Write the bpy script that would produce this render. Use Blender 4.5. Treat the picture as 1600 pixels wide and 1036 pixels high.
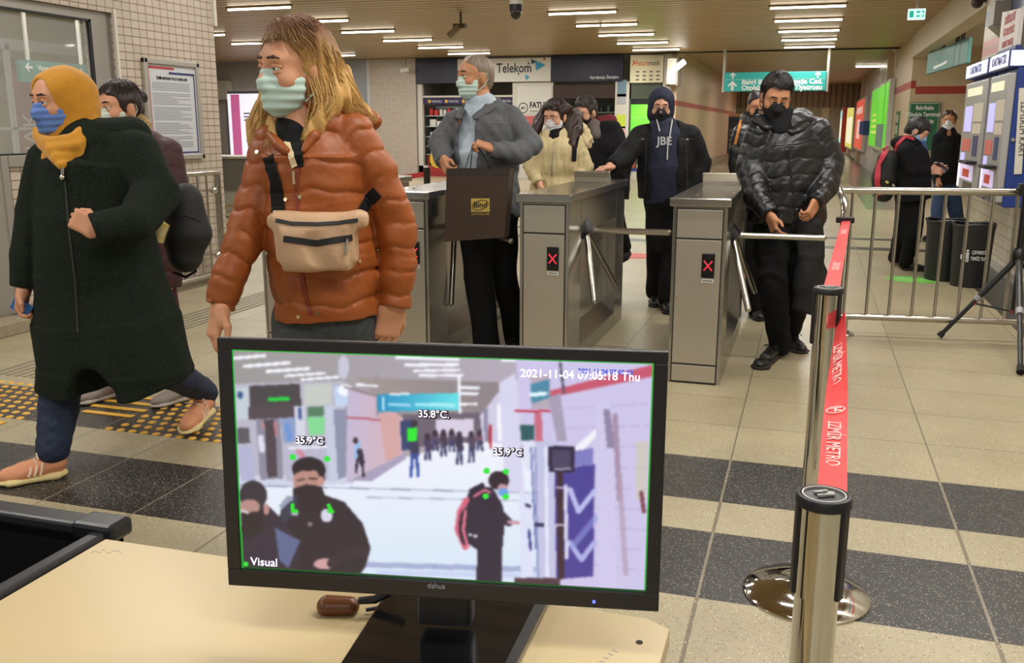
import bpy, math, random
import numpy as np
from mathutils import Vector, Matrix
from mathutils.bvhtree import BVHTree
for _o in list(bpy.data.objects): bpy.data.objects.remove(_o, do_unlink=True)
SC = bpy.context.scene
COL = SC.collection
random.seed(7); RNG = np.random.default_rng(7)

# ------------------------------------------------------------------ camera
FPX, EYE = 1451.3, 1.40                       # focal length in pixels of the 1600 wide frame; eye height
PITCH, YAW, ROLL = [math.radians(a) for a in (12.416, 17.521, 0.087)]
_cy, _sy, _cp, _sp = math.cos(YAW), math.sin(YAW), math.cos(PITCH), math.sin(PITCH)
FW = np.array([-_sy*_cp, _cy*_cp, -_sp]); _r0 = np.array([_cy, _sy, 0.]); _u0 = np.cross(_r0, FW)
RT = math.cos(ROLL)*_r0 + math.sin(ROLL)*_u0; UP = -math.sin(ROLL)*_r0 + math.cos(ROLL)*_u0
CAM = np.array([0., 0., EYE]); NH = np.array([-_sy, _cy, 0.])   # horizontal viewing direction
cd = bpy.data.cameras.new('camera'); cam = bpy.data.objects.new('camera', cd); COL.objects.link(cam)
cd.sensor_width = 36.0; cd.lens = FPX/1600*36; cd.clip_start = 0.05; cd.clip_end = 300
_M = Matrix.Identity(4)
for i in range(3):
    _M[i][0] = RT[i]; _M[i][1] = UP[i]; _M[i][2] = -FW[i]; _M[i][3] = CAM[i]
cam.matrix_world = _M
SC.camera = cam

# ------------------------------------------------------------------ view, world, lamps
vs = SC.view_settings
vs.view_transform = 'Standard'; vs.look = 'None'; vs.gamma = 1.0; vs.use_curve_mapping = False
vs.exposure = 0.0
W = bpy.data.worlds.new('station_air'); SC.world = W; W.use_nodes = True
W.node_tree.nodes['Background'].inputs[0].default_value = (1.0, 0.985, 0.96, 1)
W.node_tree.nodes['Background'].inputs[1].default_value = 0.27

def area_lamp(name, loc, sx, sy, watts, col=(1, 0.975, 0.925), rot=(0, 0, 0)):
    d = bpy.data.lights.new(name, 'AREA'); d.shape = 'RECTANGLE'; d.size = sx; d.size_y = sy
    d.energy = watts; d.color = col
    o = bpy.data.objects.new(name, d); COL.objects.link(o); o.location = loc; o.rotation_euler = rot
    return o
CEIL = 3.3
TUBES = []                                     # (x centre, y) of every fluorescent tube of the hall
for _x, _ys in ((-8.62, range(0, 6)), (-3.79, range(0, 5)), (-0.2, range(0, 5)), (-12.3, range(1, 5))):
    for _k in _ys: TUBES.append((_x, {-8.62: 13.75, -3.79: 15.85, -0.2: 16.1, -12.3: 15.4}[_x] + 1.96*_k))
for _x, _y in TUBES:
    area_lamp('tube_light', (_x, _y, CEIL-0.068), 1.15, 0.03, 29)
for _x in (-6.6, -3.79, -0.2, 1.4):            # the same tubes go on over and behind the camera
    for _y in (-3.4, -0.4, 2.2, 4.6, 7.2, 10.2, 13.0):
        if _x < -6 and _y > 12.5: continue
        if _x > 1 and not (-1 < _y < 9): continue
        area_lamp('tube_light', (_x, _y, CEIL-0.03), 1.15, 0.12, 36)
for _y in (29, 35, 42, 50, 57, 64, 70): area_lamp('tube_light', (-0.9, _y, CEIL-0.1), 1.2, 0.12, 70 if _y < 55 else 130, (1, 0.93, 0.84))  # corridor lamps; the farthest, stronger ones are added to brighten its dark end
for _x in (-15.5, -10.5, -6.3): area_lamp('tube_light', (_x, 22.5, CEIL-0.05), 1.2, 0.12, 45)
area_lamp('tube_light', (3.2, 16, 3.0), 1.2, 0.12, 60)

# ------------------------------------------------------------------ photograph pixel -> place
def ray(px, py): return (px-800)/FPX*RT - (py-518)/FPX*UP + FW
def _pl(px, py, ax, v):
    d = ray(px, py); return CAM + d*((v-CAM[ax])/d[ax])
def aX(px, py, v): return _pl(px, py, 0, v)
def aY(px, py, v): return _pl(px, py, 1, v)
def aZ(px, py, v=0.): return _pl(px, py, 2, v)
def aH(px, py, h):                             # at horizontal viewing distance h
    d = ray(px, py); return CAM + d*(h/(d@NH))
def hdist(P): return float((np.array(P)-CAM)@NH)
# ------------------------------------------------------------------ materials
def lin(h):
    if isinstance(h, str):
        h = h.lstrip('#'); c = [int(h[i:i+2], 16)/255 for i in (0, 2, 4)]
    else: c = h
    return tuple(((v+0.055)/1.055)**2.4 if v > 0.04045 else v/12.92 for v in c) + (1.,)
MATS = {}
def M(name, col='#888888', rough=0.6, metal=0.0, noise=0.0, nscale=40, bump=0.0, bscale=200, emit=0.0, spec=0.5, stretch=None, alpha=1.0, trans=0.0, sheen=0.0, coat=0.0, col2=None):
    if name in MATS: return MATS[name]
    m = bpy.data.materials.new(name); m.use_nodes = True; MATS[name] = m
    nt = m.node_tree; b = nt.nodes['Principled BSDF']; L = nt.links.new
    c = lin(col)
    b.inputs['Base Color'].default_value = c; b.inputs['Roughness'].default_value = rough; b.inputs['Metallic'].default_value = metal
    b.inputs['Specular IOR Level'].default_value = spec; b.inputs['Coat Weight'].default_value = coat
    b.inputs['Sheen Weight'].default_value = sheen
    b.inputs['Alpha'].default_value = alpha; b.inputs['Transmission Weight'].default_value = trans
    tc = nt.nodes.new('ShaderNodeTexCoord'); mp = nt.nodes.new('ShaderNodeMapping'); L(tc.outputs['Object'], mp.inputs[0])
    if stretch: mp.inputs['Scale'].default_value = stretch
    if noise or col2:
        n = nt.nodes.new('ShaderNodeTexNoise'); n.inputs['Scale'].default_value = nscale; n.inputs['Detail'].default_value = 4
        L(mp.outputs[0], n.inputs['Vector'])
        r = nt.nodes.new('ShaderNodeValToRGB'); L(n.outputs['Fac'], r.inputs[0])
        r.color_ramp.elements[0].position = 0.3; r.color_ramp.elements[1].position = 0.7
        if col2: r.color_ramp.elements[0].color = c; r.color_ramp.elements[1].color = lin(col2)
        else:
            r.color_ramp.elements[0].color = tuple(v*(1-noise) for v in c[:3])+(1,)
            r.color_ramp.elements[1].color = tuple(min(1, v*(1+noise)) for v in c[:3])+(1,)
        L(r.outputs[0], b.inputs['Base Color'])
    if bump:
        n2 = nt.nodes.new('ShaderNodeTexNoise'); n2.inputs['Scale'].default_value = bscale; n2.inputs['Detail'].default_value = 3
        L(mp.outputs[0], n2.inputs['Vector'])
        bp = nt.nodes.new('ShaderNodeBump'); bp.inputs['Strength'].default_value = bump; bp.inputs['Distance'].default_value = 0.004
        L(n2.outputs['Fac'], bp.inputs['Height']); L(bp.outputs[0], b.inputs['Normal'])
    if emit:
        b.inputs['Emission Color'].default_value = c; b.inputs['Emission Strength'].default_value = emit
    return m
def tile_mat(name, c1, c2, grout, sx, sy, axes=(1, 2), gw=0.06, off=0.0, rough=0.35, origin=(0, 0), speck=0.0, vscale=1.0):
    """rectangular tiles of sx by sy metres over two world axes"""
    m = bpy.data.materials.new(name); m.use_nodes = True; MATS[name] = m
    nt = m.node_tree; b = nt.nodes['Principled BSDF']; L = nt.links.new
    tc = nt.nodes.new('ShaderNodeNewGeometry'); s = nt.nodes.new('ShaderNodeSeparateXYZ'); L(tc.outputs['Position'], s.inputs[0])
    co = nt.nodes.new('ShaderNodeCombineXYZ')
    for i in (0, 1):
        a = nt.nodes.new('ShaderNodeMath'); a.operation = 'SUBTRACT'; L(s.outputs[axes[i]], a.inputs[0]); a.inputs[1].default_value = origin[i]
        L(a.outputs[0], co.inputs[i])
    k = nt.nodes.new('ShaderNodeTexBrick'); L(co.outputs[0], k.inputs['Vector'])
    k.offset = off; k.squash = 1.0; k.inputs['Scale'].default_value = 1.0
    k.inputs['Color1'].default_value = lin(c1); k.inputs['Color2'].default_value = lin(c2); k.inputs['Mortar'].default_value = lin(grout)
    k.inputs['Brick Width'].default_value = sx; k.inputs['Row Height'].default_value = sy
    k.inputs['Mortar Size'].default_value = gw*min(sx, sy); k.inputs['Mortar Smooth'].default_value = 0.1; k.inputs['Bias'].default_value = 0.0
    last = k.outputs['Color']
    if speck:
        for sc_, thr, cut, colr in ((150, .34, .45, '#d6d0c0' if speck > .5 else '#55492f'), (95, .26, .6, '#8f8676' if speck > .5 else '#e6dcba')):
            vo = nt.nodes.new('ShaderNodeTexVoronoi'); vo.inputs['Scale'].default_value = sc_; L(tc.outputs['Position'], vo.inputs['Vector'])
            l1 = nt.nodes.new('ShaderNodeMath'); l1.operation = 'LESS_THAN'; l1.inputs[1].default_value = thr; L(vo.outputs['Distance'], l1.inputs[0])
            sx_ = nt.nodes.new('ShaderNodeSeparateColor'); L(vo.outputs['Color'], sx_.inputs[0])
            l2 = nt.nodes.new('ShaderNodeMath'); l2.operation = 'GREATER_THAN'; l2.inputs[1].default_value = cut; L(sx_.outputs[0], l2.inputs[0])
            ml = nt.nodes.new('ShaderNodeMath'); ml.operation = 'MULTIPLY'; L(l1.outputs[0], ml.inputs[0]); L(l2.outputs[0], ml.inputs[1])
            m2 = nt.nodes.new('ShaderNodeMath'); m2.operation = 'MULTIPLY'; L(ml.outputs[0], m2.inputs[0]); L(sx_.outputs[1], m2.inputs[1]); m3 = nt.nodes.new('ShaderNodeMath'); m3.operation = 'MULTIPLY'; m3.inputs[1].default_value = 0.62 if speck > .5 else 0.9; L(m2.outputs[0], m3.inputs[0]); m2 = m3
            mx = nt.nodes.new('ShaderNodeMix'); mx.data_type = 'RGBA'; L(m2.outputs[0], mx.inputs['Factor']); L(last, mx.inputs['A']); mx.inputs['B'].default_value = lin(colr); last = mx.outputs['Result']
        n3 = nt.nodes.new('ShaderNodeTexNoise'); n3.inputs['Scale'].default_value = 2.2; n3.inputs['Detail'].default_value = 4; L(tc.outputs['Position'], n3.inputs['Vector'])
        r3 = nt.nodes.new('ShaderNodeValToRGB'); L(n3.outputs['Fac'], r3.inputs[0])
        r3.color_ramp.elements[0].position = 0.3; r3.color_ramp.elements[1].position = 0.7
        r3.color_ramp.elements[0].color = (0.86, 0.86, 0.85, 1); r3.color_ramp.elements[1].color = (1.05, 1.05, 1.05, 1)
        for rr in (r3,):
            mx = nt.nodes.new('ShaderNodeMix'); mx.data_type = 'RGBA'; mx.blend_type = 'MULTIPLY'; mx.inputs['Factor'].default_value = 1
            L(last, mx.inputs['A']); L(rr.outputs[0], mx.inputs['B']); last = mx.outputs['Result']
    L(last, b.inputs['Base Color']); b.inputs['Roughness'].default_value = rough
    bp = nt.nodes.new('ShaderNodeBump'); bp.inputs['Strength'].default_value = 0.25; bp.inputs['Distance'].default_value = 0.003; bp.invert = True
    L(k.outputs['Fac'], bp.inputs['Height']); L(bp.outputs[0], b.inputs['Normal'])
    return m

# ------------------------------------------------------------------ mesh building
def nrm(v): v = np.array(v, float); return v/max(np.linalg.norm(v), 1e-9)
def frame(w, u=(0, 0, 1)):
    w = nrm(w); u = np.array(u, float)
    if abs(nrm(u)@w) > 0.98: u = np.array([1., 0, 0]) if abs(w[0]) < 0.9 else np.array([0, 1., 0])
    u = nrm(u-w*(u@w)); return u, np.cross(w, u), w
class MB:
    def __init__(s): s.v = []; s.f = []; s.m = []; s.sm = []
    def add(s, V, F, mi=0, smooth=False):
        b = len(s.v); s.v += [tuple(map(float, p)) for p in V]
        for f in F: s.f.append(tuple(int(i)+b for i in f)); s.m.append(mi); s.sm.append(smooth)
        return s
    def box(s, p0, p1, mi=0):
        x0, y0, z0 = [min(a, b) for a, b in zip(p0, p1)]; x1, y1, z1 = [max(a, b) for a, b in zip(p0, p1)]
        return s.add([(x0,y0,z0),(x1,y0,z0),(x1,y1,z0),(x0,y1,z0),(x0,y0,z1),(x1,y0,z1),(x1,y1,z1),(x0,y1,z1)],
                     [(3,2,1,0),(4,5,6,7),(0,1,5,4),(1,2,6,5),(2,3,7,6),(3,0,4,7)], mi)
    def obox(s, c, half, A, mi=0):           # oriented box; A: rows are the three axes
        c = np.array(c, float); A = np.array(A, float)
        V = [c + sx*half[0]*A[0] + sy*half[1]*A[1] + sz*half[2]*A[2] for sz in (-1, 1) for sx, sy in ((-1,-1),(1,-1),(1,1),(-1,1))]
        F = [(3,2,1,0),(4,5,6,7),(0,1,5,4),(1,2,6,5),(2,3,7,6),(3,0,4,7)]
        if np.linalg.det(A) < 0: F = [f[::-1] for f in F]
        return s.add(V, F, mi)
    def quad(s, a, b, c, d, mi=0): return s.add([a, b, c, d], [(0, 1, 2, 3)], mi)
    def prism(s, pts, off, mi=0):            # planar outline pts (3D) swept by the vector off
        n = len(pts); P = [np.array(p, float) for p in pts]; off = np.array(off, float)
        nn = sum((np.cross(P[i]-P[0], P[(i+1) % n]-P[0]) for i in range(n)), np.zeros(3))
        if nn@off < 0: P = P[::-1]
        V = P+[p+off for p in P]
        return s.add(V, [tuple(range(n-1, -1, -1)), tuple(range(n, 2*n))]+[(i, (i+1) % n, n+(i+1) % n, n+i) for i in range(n)], mi)
    def cyl(s, a, b, r0, r1=None, n=16, mi=0, caps=True):
        r1 = r0 if r1 is None else r1
        return s.tube([a, b], [r0, r1], n, mi, caps)
    def tube(s, pts, r, n=10, mi=0, caps=True, closed=False, flat=None):
        P = [np.array(p, float) for p in pts]; k = len(P)
        R = list(r) if hasattr(r, '__len__') else [r]*k
        V = []; u = None
        for i in range(k):
            d = nrm(P[(i+1) % k]-P[i-1]) if closed else nrm(P[min(i+1, k-1)]-P[max(i-1, 0)])
            if u is None: u, w, _ = frame(d, flat if flat is not None else (0, 0, 1))
            else:
                u = nrm(u-d*(u@d)); w = np.cross(d, u)
            for j in range(n):
                a = 2*math.pi*j/n; V.append(P[i]+R[i]*(math.cos(a)*u+math.sin(a)*w))
        F = []
        for i in range(k if closed else k-1):
            for j in range(n):
                a, b = i*n+j, i*n+(j+1) % n; i2 = (i+1) % k
                F.append((a, b, i2*n+(j+1) % n, i2*n+j))
        s.add(V, F, mi, True)
        if caps and not closed:
            b = len(s.v)-len(V)
            s.f.append(tuple(b+j for j in range(n-1, -1, -1))); s.f.append(tuple(b+(k-1)*n+j for j in range(n))); s.m += [mi]*2; s.sm += [False]*2
        return s
    def strip(s, pts, wv, w, th, mi=0):      # flat ribbon: width direction(s) wv, thickness th
        P = [np.array(p, float) for p in pts]; k = len(P); V = []
        for i in range(k):
            d = nrm(P[min(i+1, k-1)]-P[max(i-1, 0)]); q = np.array(wv[i] if hasattr(wv[0], '__len__') else wv, float)
            q = nrm(q-d*(q@d)); nn = np.cross(d, q); ww = w[i] if hasattr(w, '__len__') else w
            for a, b in ((-1, -1), (1, -1), (1, 1), (-1, 1)): V.append(P[i]+q*ww/2*a+nn*th/2*b)
        F = [(0, 1, 2, 3), (4*k-1, 4*k-2, 4*k-3, 4*k-4)]
        for i in range(k-1):
            for j in range(4): F.append((4*i+(j+1) % 4, 4*i+j, 4*i+4+j, 4*i+4+(j+1) % 4))
        return s.add(V, F, mi, False)
    def lathe(s, c, prof, n=32, mi=0, axis=(0, 0, 1), smooth=True):    # prof: (r, z) pairs from the bottom up
        u, w, a = frame(axis, (1, 0, 0)); c = np.array(c, float); V = []
        for r, z in prof:
            for j in range(n):
                t = 2*math.pi*j/n; V.append(c+a*z+r*(math.cos(t)*u+math.sin(t)*w))
        k = len(prof); F = [(i*n+j, i*n+(j+1) % n, (i+1)*n+(j+1) % n, (i+1)*n+j) for i in range(k-1) for j in range(n)]
        s.add(V, F, mi, smooth); b = len(s.v)-len(V)
        s.f.append(tuple(b+j for j in range(n-1, -1, -1))); s.f.append(tuple(b+(k-1)*n+j for j in range(n))); s.m += [mi]*2; s.sm += [False]*2
        return s
    def ball(s, c, r, A=None, n=16, mi=0):
        rr = r if hasattr(r, '__len__') else (r, r, r); A = np.eye(3) if A is None else np.array(A); c = np.array(c, float)
        V = []; m = n//2
        for i in range(1, m):
            p = math.pi*i/m
            for j in range(n):
                t = 2*math.pi*j/n; q = (rr[0]*math.sin(p)*math.cos(t), rr[1]*math.sin(p)*math.sin(t), -rr[2]*math.cos(p))
                V.append(c+q[0]*A[0]+q[1]*A[1]+q[2]*A[2])
        V += [c-rr[2]*A[2], c+rr[2]*A[2]]; k = (m-1)*n
        F = [(i*n+j, i*n+(j+1) % n, (i+1)*n+(j+1) % n, (i+1)*n+j) for i in range(m-2) for j in range(n)]
        F += [(k, (j+1) % n, j) for j in range(n)]+[(k+1, (m-2)*n+j, (m-2)*n+(j+1) % n) for j in range(n)]
        return s.add(V, F, mi, True)
    def raw(s, V, F, mi=0): return s.add(V, F, mi, True)
    def build(s, name, mats, parent=None, bevel=0, kind=None, label=None, seg=2):
        me = bpy.data.meshes.new(name); me.from_pydata(s.v, [], s.f)
        for mt in (mats if isinstance(mats, (list, tuple)) else [mats]): me.materials.append(mt)
        me.polygons.foreach_set('material_index', s.m); me.polygons.foreach_set('use_smooth', s.sm); me.update()
        if any(s.sm): me.set_sharp_from_angle(angle=math.radians(42))
        return link(name, me, parent, bevel, kind, label, seg)
def link(name, me, parent=None, bevel=0, kind=None, label=None, seg=2):
    o = bpy.data.objects.new(name, me); COL.objects.link(o)
    if parent is not None:
        o.parent = parent; q = parent; T = Matrix.Identity(4)     # meshes are written in world coordinates
        chain = []
        while q is not None: chain.append(q.matrix_basis.copy()); q = q.parent
        for mm in chain[::-1]: T = T @ mm
        if T != Matrix.Identity(4): o.matrix_basis = T.inverted()
    if bevel:
        b = o.modifiers.new('bevel', 'BEVEL'); b.width = bevel; b.segments = seg; b.limit_method = 'ANGLE'; b.angle_limit = math.radians(35)
    if kind: o['kind'] = kind
    if label: o['label'] = label
    return o
def recenter(o, p):                            # move a top-level mesh object's origin to p, shape unmoved
    o.data.transform(Matrix.Translation(-Vector(p))); o.location = p; return o
def thing(name, label, cat, loc, group=None):
    o = bpy.data.objects.new(name, None); COL.objects.link(o); o.location = [float(v) for v in loc]; o.empty_display_size = 0.1
    return tag(o, label, cat, group)
def tag(o, label, cat, group=None):
    o['label'] = label; o['category'] = cat
    if group: o['group'] = group
    return o
def structure(o): o['kind'] = 'structure'; return o
_dgN = [0]
def text(s, size, org, xdir, ydir, mat, parent, name='lettering', align='CENTER', ext=0.0008, bold=0.0, squeeze=1.0):
    """lettering as a flat solid: baseline along xdir, up along ydir, org = middle (or start) of the baseline"""
    cu = bpy.data.curves.new('t', 'FONT'); cu.body = s; cu.size = size; cu.align_x = align; cu.extrude = ext; cu.resolution_u = 3; cu.offset = bold
    o = bpy.data.objects.new('t', cu); COL.objects.link(o)
    bpy.context.view_layer.update()
    me = bpy.data.meshes.new_from_object(o.evaluated_get(bpy.context.evaluated_depsgraph_get()))
    bpy.data.objects.remove(o); bpy.data.curves.remove(cu)
    x, y = nrm(xdir), nrm(ydir); z = np.cross(x, y); T = Matrix.Identity(4)
    for i in range(3): T[i][0] = x[i]*squeeze; T[i][1] = y[i]; T[i][2] = z[i]; T[i][3] = org[i]
    me.transform(T); me.materials.clear(); me.materials.append(mat); me.name = name
    return link(name, me, parent)
def copy_tree(o, parent=None):
    c = o.copy(); COL.objects.link(c)
    if parent is not None: c.parent = parent
    for ch in list(o.children): copy_tree(ch, c)
    return c
ORD = ['first', 'second', 'third', 'fourth', 'fifth', 'sixth', 'seventh', 'eighth', 'ninth', 'tenth', 'eleventh', 'twelfth']

# ------------------------------------------------------------------ soft shapes: distance fields -> one closed skin
def seg(a, b, ra, rb, u=(1, 0, 0), k=0.02, cap='round', quilt=None, p=2.0, cut=False):
    return dict(t='seg', a=np.array(a, float), b=np.array(b, float), ra=ra if hasattr(ra, '__len__') else (ra, ra), rb=rb if hasattr(rb, '__len__') else (rb, rb),
                u=u, k=k, cap=cap, q=quilt, p=p, cut=cut)
def ell(c, r, A=None, k=0.02, cut=False):
    return dict(t='ell', c=np.array(c, float), r=np.array(r if hasattr(r, '__len__') else (r,)*3, float), A=np.eye(3) if A is None else np.array(A, float), k=k, cut=cut)
def rbx(c, half, A=None, r=0.01, k=0.01, cut=False):
    return dict(t='rbx', c=np.array(c, float), h=np.array(half, float), A=np.eye(3) if A is None else np.array(A, float), rr=r, k=k, cut=cut)
def chain(pts, rad, u=(1, 0, 0), k=0.02, cap='round', quilt=None, p=2.0):
    out = []; s0 = 0
    for i in range(len(pts)-1):
        L = np.linalg.norm(np.array(pts[i+1], float)-np.array(pts[i], float))
        out.append(seg(pts[i], pts[i+1], rad[i], rad[i+1], u, k, cap, None if quilt is None else (quilt[0], quilt[1], s0), p)); s0 += L
    return [dict(t='grp', s=out, k=k, cut=False)]
def _bounds(q):
    if q['t'] == 'grp':
        b = [_bounds(e) for e in q['s']]; return np.min([e[0] for e in b], 0), np.max([e[1] for e in b], 0)
    if q['t'] == 'seg':
        m = max(max(q['ra']), max(q['rb'])); return np.minimum(q['a'], q['b'])-m, np.maximum(q['a'], q['b'])+m
    if q['t'] == 'ell': e = np.abs(q['A'].T)@q['r']; return q['c']-e, q['c']+e
    e = np.abs(q['A'].T)@q['h']; return q['c']-e, q['c']+e
def _dist(q, x, y, z):
    if q['t'] == 'grp':
        d = _dist(q['s'][0], x, y, z)
        for e in q['s'][1:]:
            d2 = _dist(e, x, y, z); h = np.clip(.008-np.abs(d-d2), 0, None)/.008; d = np.minimum(d, d2)-h*h*.002
        return d
    if q['t'] == 'seg':
        a, b = q['a'], q['b']; L = np.linalg.norm(b-a); u, v, w = frame(b-a, q['u'])
        dx, dy, dz = x-a[0], y-a[1], z-a[2]
        s = dx*w[0]+dy*w[1]+dz*w[2]; t = np.clip(s/L, 0, 1)
        ru = q['ra'][0]+(q['rb'][0]-q['ra'][0])*t; rv = q['ra'][1]+(q['rb'][1]-q['ra'][1])*t
        U = np.abs(dx*u[0]+dy*u[1]+dz*u[2])/ru; V = np.abs(dx*v[0]+dy*v[1]+dz*v[2])/rv; rm = np.minimum(ru, rv); e = s-t*L
        if q['cap'] == 'flat':
            rr = np.sqrt(U*U+V*V) if q['p'] == 2 else (U**q['p']+V**q['p'])**(1/q['p'])
            d = np.maximum((rr-1)*rm, np.where(e > 0, e, -e)-np.where(e > 0, q.get('ov', 0.002), q.get('ov0', 0.002)))
        else:
            E = np.abs(e)/rm
            d = ((np.sqrt(U*U+V*V+E*E) if q['p'] == 2 else (U**q['p']+V**q['p']+E**q['p'])**(1/q['p']))-1)*rm
        if q['q'] is not None:
            pit, amp = q['q'][0], q['q'][1]; s0 = q['q'][2] if len(q['q']) > 2 else 0
            uu = dx*u[0]+dy*u[1]+dz*u[2]
            ph = (s+s0+0.10*pit*np.sin(4*uu/max(q['ra'])+s0*9)+0.05*pit*np.sin(70*uu))/pit; fr = np.abs(ph-np.round(ph))*pit
            d = d-amp*(1-np.exp(-fr/0.0058)-0.6)
        return d
    A = q['A']; c = q['c']; dx, dy, dz = x-c[0], y-c[1], z-c[2]
    P = [dx*A[i][0]+dy*A[i][1]+dz*A[i][2] for i in range(3)]
    if q['t'] == 'ell':
        r = q['r']; return (np.sqrt((P[0]/r[0])**2+(P[1]/r[1])**2+(P[2]/r[2])**2)-1)*r.min()
    h = q['h']-q['rr']; Q = [np.abs(P[i])-h[i] for i in range(3)]
    return np.sqrt(sum(np.maximum(a, 0)**2 for a in Q))+np.minimum(np.maximum(np.maximum(Q[0], Q[1]), Q[2]), 0)-q['rr']
def skin(prims, res, disp=None, limit=None, pad=0.03):
    """distance field of prims in order (smooth union, or cut), then naive surface nets -> (V, quads)"""
    add = [q for q in prims if not q['cut']]
    B = [_bounds(q) for q in add]; lo = np.min([b[0] for b in B], 0)-pad; hi = np.max([b[1] for b in B], 0)+pad
    if limit is not None: lo = np.maximum(lo, limit[0]); hi = np.minimum(hi, limit[1])
    n = np.ceil((hi-lo)/res).astype(int)+1
    ax = [(lo[i]+res*np.arange(n[i])).astype(np.float32) for i in range(3)]
    Dg = np.full(n, 0.2, np.float32)
    for q in prims:
        b0, b1 = _bounds(q); k = q['k']; m = max(pad, 2*k)
        i0 = np.clip(((b0-m-lo)/res).astype(int), 0, n-1); i1 = np.clip(((b1+m-lo)/res).astype(int)+2, 1, n)
        if (i1 <= i0).any(): continue
        sl = tuple(slice(i0[i], i1[i]) for i in range(3))
        d = _dist(q, ax[0][sl[0]][:, None, None], ax[1][sl[1]][None, :, None], ax[2][sl[2]][None, None, :]).astype(np.float32)
        o = Dg[sl]
        if q['cut']:
            h = np.clip(k-np.abs(o+d), 0, None)/max(k, 1e-6); Dg[sl] = np.maximum(o, -d)+h*h*k*0.25
        else:
            h = np.clip(k-np.abs(o-d), 0, None)/max(k, 1e-6); Dg[sl] = np.minimum(o, d)-h*h*k*0.25
    if disp is not None: Dg = (Dg+disp(ax[0][:, None, None], ax[1][None, :, None], ax[2][None, None, :])).astype(np.float32)
    for a in range(3):                           # close the skin at the grid's edge
        sl = [slice(None)]*3
        for e in (0, -1): sl[a] = e; Dg[tuple(sl)] = np.maximum(Dg[tuple(sl)], 1e-4)
    return nets(Dg, lo, res)
def nets(Dg, lo, res):
    S = Dg < 0; n = np.array(Dg.shape)
    cnt = np.zeros(n-1, np.int8)
    offs = [(i, j, k) for i in (0, 1) for j in (0, 1) for k in (0, 1)]
    for o in offs: cnt += S[o[0]:n[0]-1+o[0], o[1]:n[1]-1+o[1], o[2]:n[2]-1+o[2]]
    act = (cnt > 0) & (cnt < 8); idx = np.argwhere(act)
    if len(idx) == 0: return np.zeros((0, 3)), np.zeros((0, 4), int)
    ids = np.full(n-1, -1, np.int64); ids[act] = np.arange(len(idx))
    vals = np.stack([Dg[idx[:, 0]+o[0], idx[:, 1]+o[1], idx[:, 2]+o[2]] for o in offs], 1)
    acc = np.zeros((len(idx), 3)); c = np.zeros(len(idx))
    for a in range(8):
        for b in range(a+1, 8):
            d = np.array(offs[b])-np.array(offs[a])
            if np.abs(d).sum() != 1: continue
            va, vb = vals[:, a], vals[:, b]; mk = (va < 0) != (vb < 0)
            t = np.where(mk, va/np.where(mk, va-vb, 1), 0)
            acc += mk[:, None]*(np.array(offs[a])+t[:, None]*d); c += mk
    V = lo+res*(idx+acc/c[:, None])
    F = []
    for a in range(3):
        b, g = (a+1) % 3, (a+2) % 3
        sa = [slice(None)]*3; sb = [slice(None)]*3; sa[a] = slice(0, n[a]-1); sb[a] = slice(1, n[a])
        ch = S[tuple(sa)] != S[tuple(sb)]; e = np.argwhere(ch)
        e = e[(e[:, b] > 0) & (e[:, g] > 0) & (e[:, b] < n[b]-1) & (e[:, g] < n[g]-1)]
        if len(e) == 0: continue
        q = []
        for db, dg in ((-1, -1), (0, -1), (0, 0), (-1, 0)):
            f = e.copy(); f[:, b] += db; f[:, g] += dg; q.append(ids[f[:, 0], f[:, 1], f[:, 2]])
        q = np.stack(q, 1); ins = S[e[:, 0], e[:, 1], e[:, 2]]
        q[~ins] = q[~ins][:, ::-1]; F.append(q)
    return V, np.concatenate(F)
def relax(V, F, it=2, lam=0.5):
    for _ in range(it):
        A = np.zeros_like(V); c = np.zeros(len(V))
        for i in range(4):
            j = (i+1) % 4
            np.add.at(A, F[:, i], V[F[:, j]]); np.add.at(A, F[:, j], V[F[:, i]]); np.add.at(c, F[:, i], 1); np.add.at(c, F[:, j], 1)
        V = V+lam*(A/np.maximum(c, 1)[:, None]-V)
    return V
def qmesh(name, VFs, mats, parent=None, label=None):
    """VFs: list of (V, quads, material index or per-face array)"""
    Vs, Fs, Ms = [], [], []; b = 0
    for V, F, mi in VFs:
        if len(F) == 0: continue
        Vs.append(V); Fs.append(np.asarray(F)+b); Ms.append(np.full(len(F), mi) if np.isscalar(mi) else mi); b += len(V)
    V = np.concatenate(Vs); F = np.concatenate(Fs); Mi = np.concatenate(Ms).astype(np.int32)
    me = bpy.data.meshes.new(name); me.vertices.add(len(V)); me.vertices.foreach_set('co', V.astype(np.float32).ravel())
    me.loops.add(F.size); me.loops.foreach_set('vertex_index', F.astype(np.int32).ravel())
    me.polygons.add(len(F)); me.polygons.foreach_set('loop_start', np.arange(0, F.size, 4, dtype=np.int32))
    for mt in (mats if isinstance(mats, (list, tuple)) else [mats]): me.materials.append(mt)
    me.polygons.foreach_set('material_index', Mi); me.polygons.foreach_set('use_smooth', np.ones(len(F), bool))
    me.update(); me.validate()
    return link(name, me, parent, label=label)
def soft(name, prims, res, mat, parent, disp=None, sm=1, label=None, limit=None):
    V, F = skin(prims, res, disp, limit)
    if sm: V = relax(V, F, sm)
    return qmesh(name, [(V, F, 0)], mat, parent, label)
def folds(amp, sc, stretch=(1, 1, 1), seed=0):
    r = np.random.default_rng(seed); K = r.normal(size=(7, 3))*sc*np.array(stretch); ph = r.uniform(0, 6.28, 7)
    def f(x, y, z):
        o = 0
        for kk, p in zip(K, ph): o = o+np.sin(kk[0]*x+kk[1]*y+kk[2]*z+p)
        return o*(amp/2.6)
    return f
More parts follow.
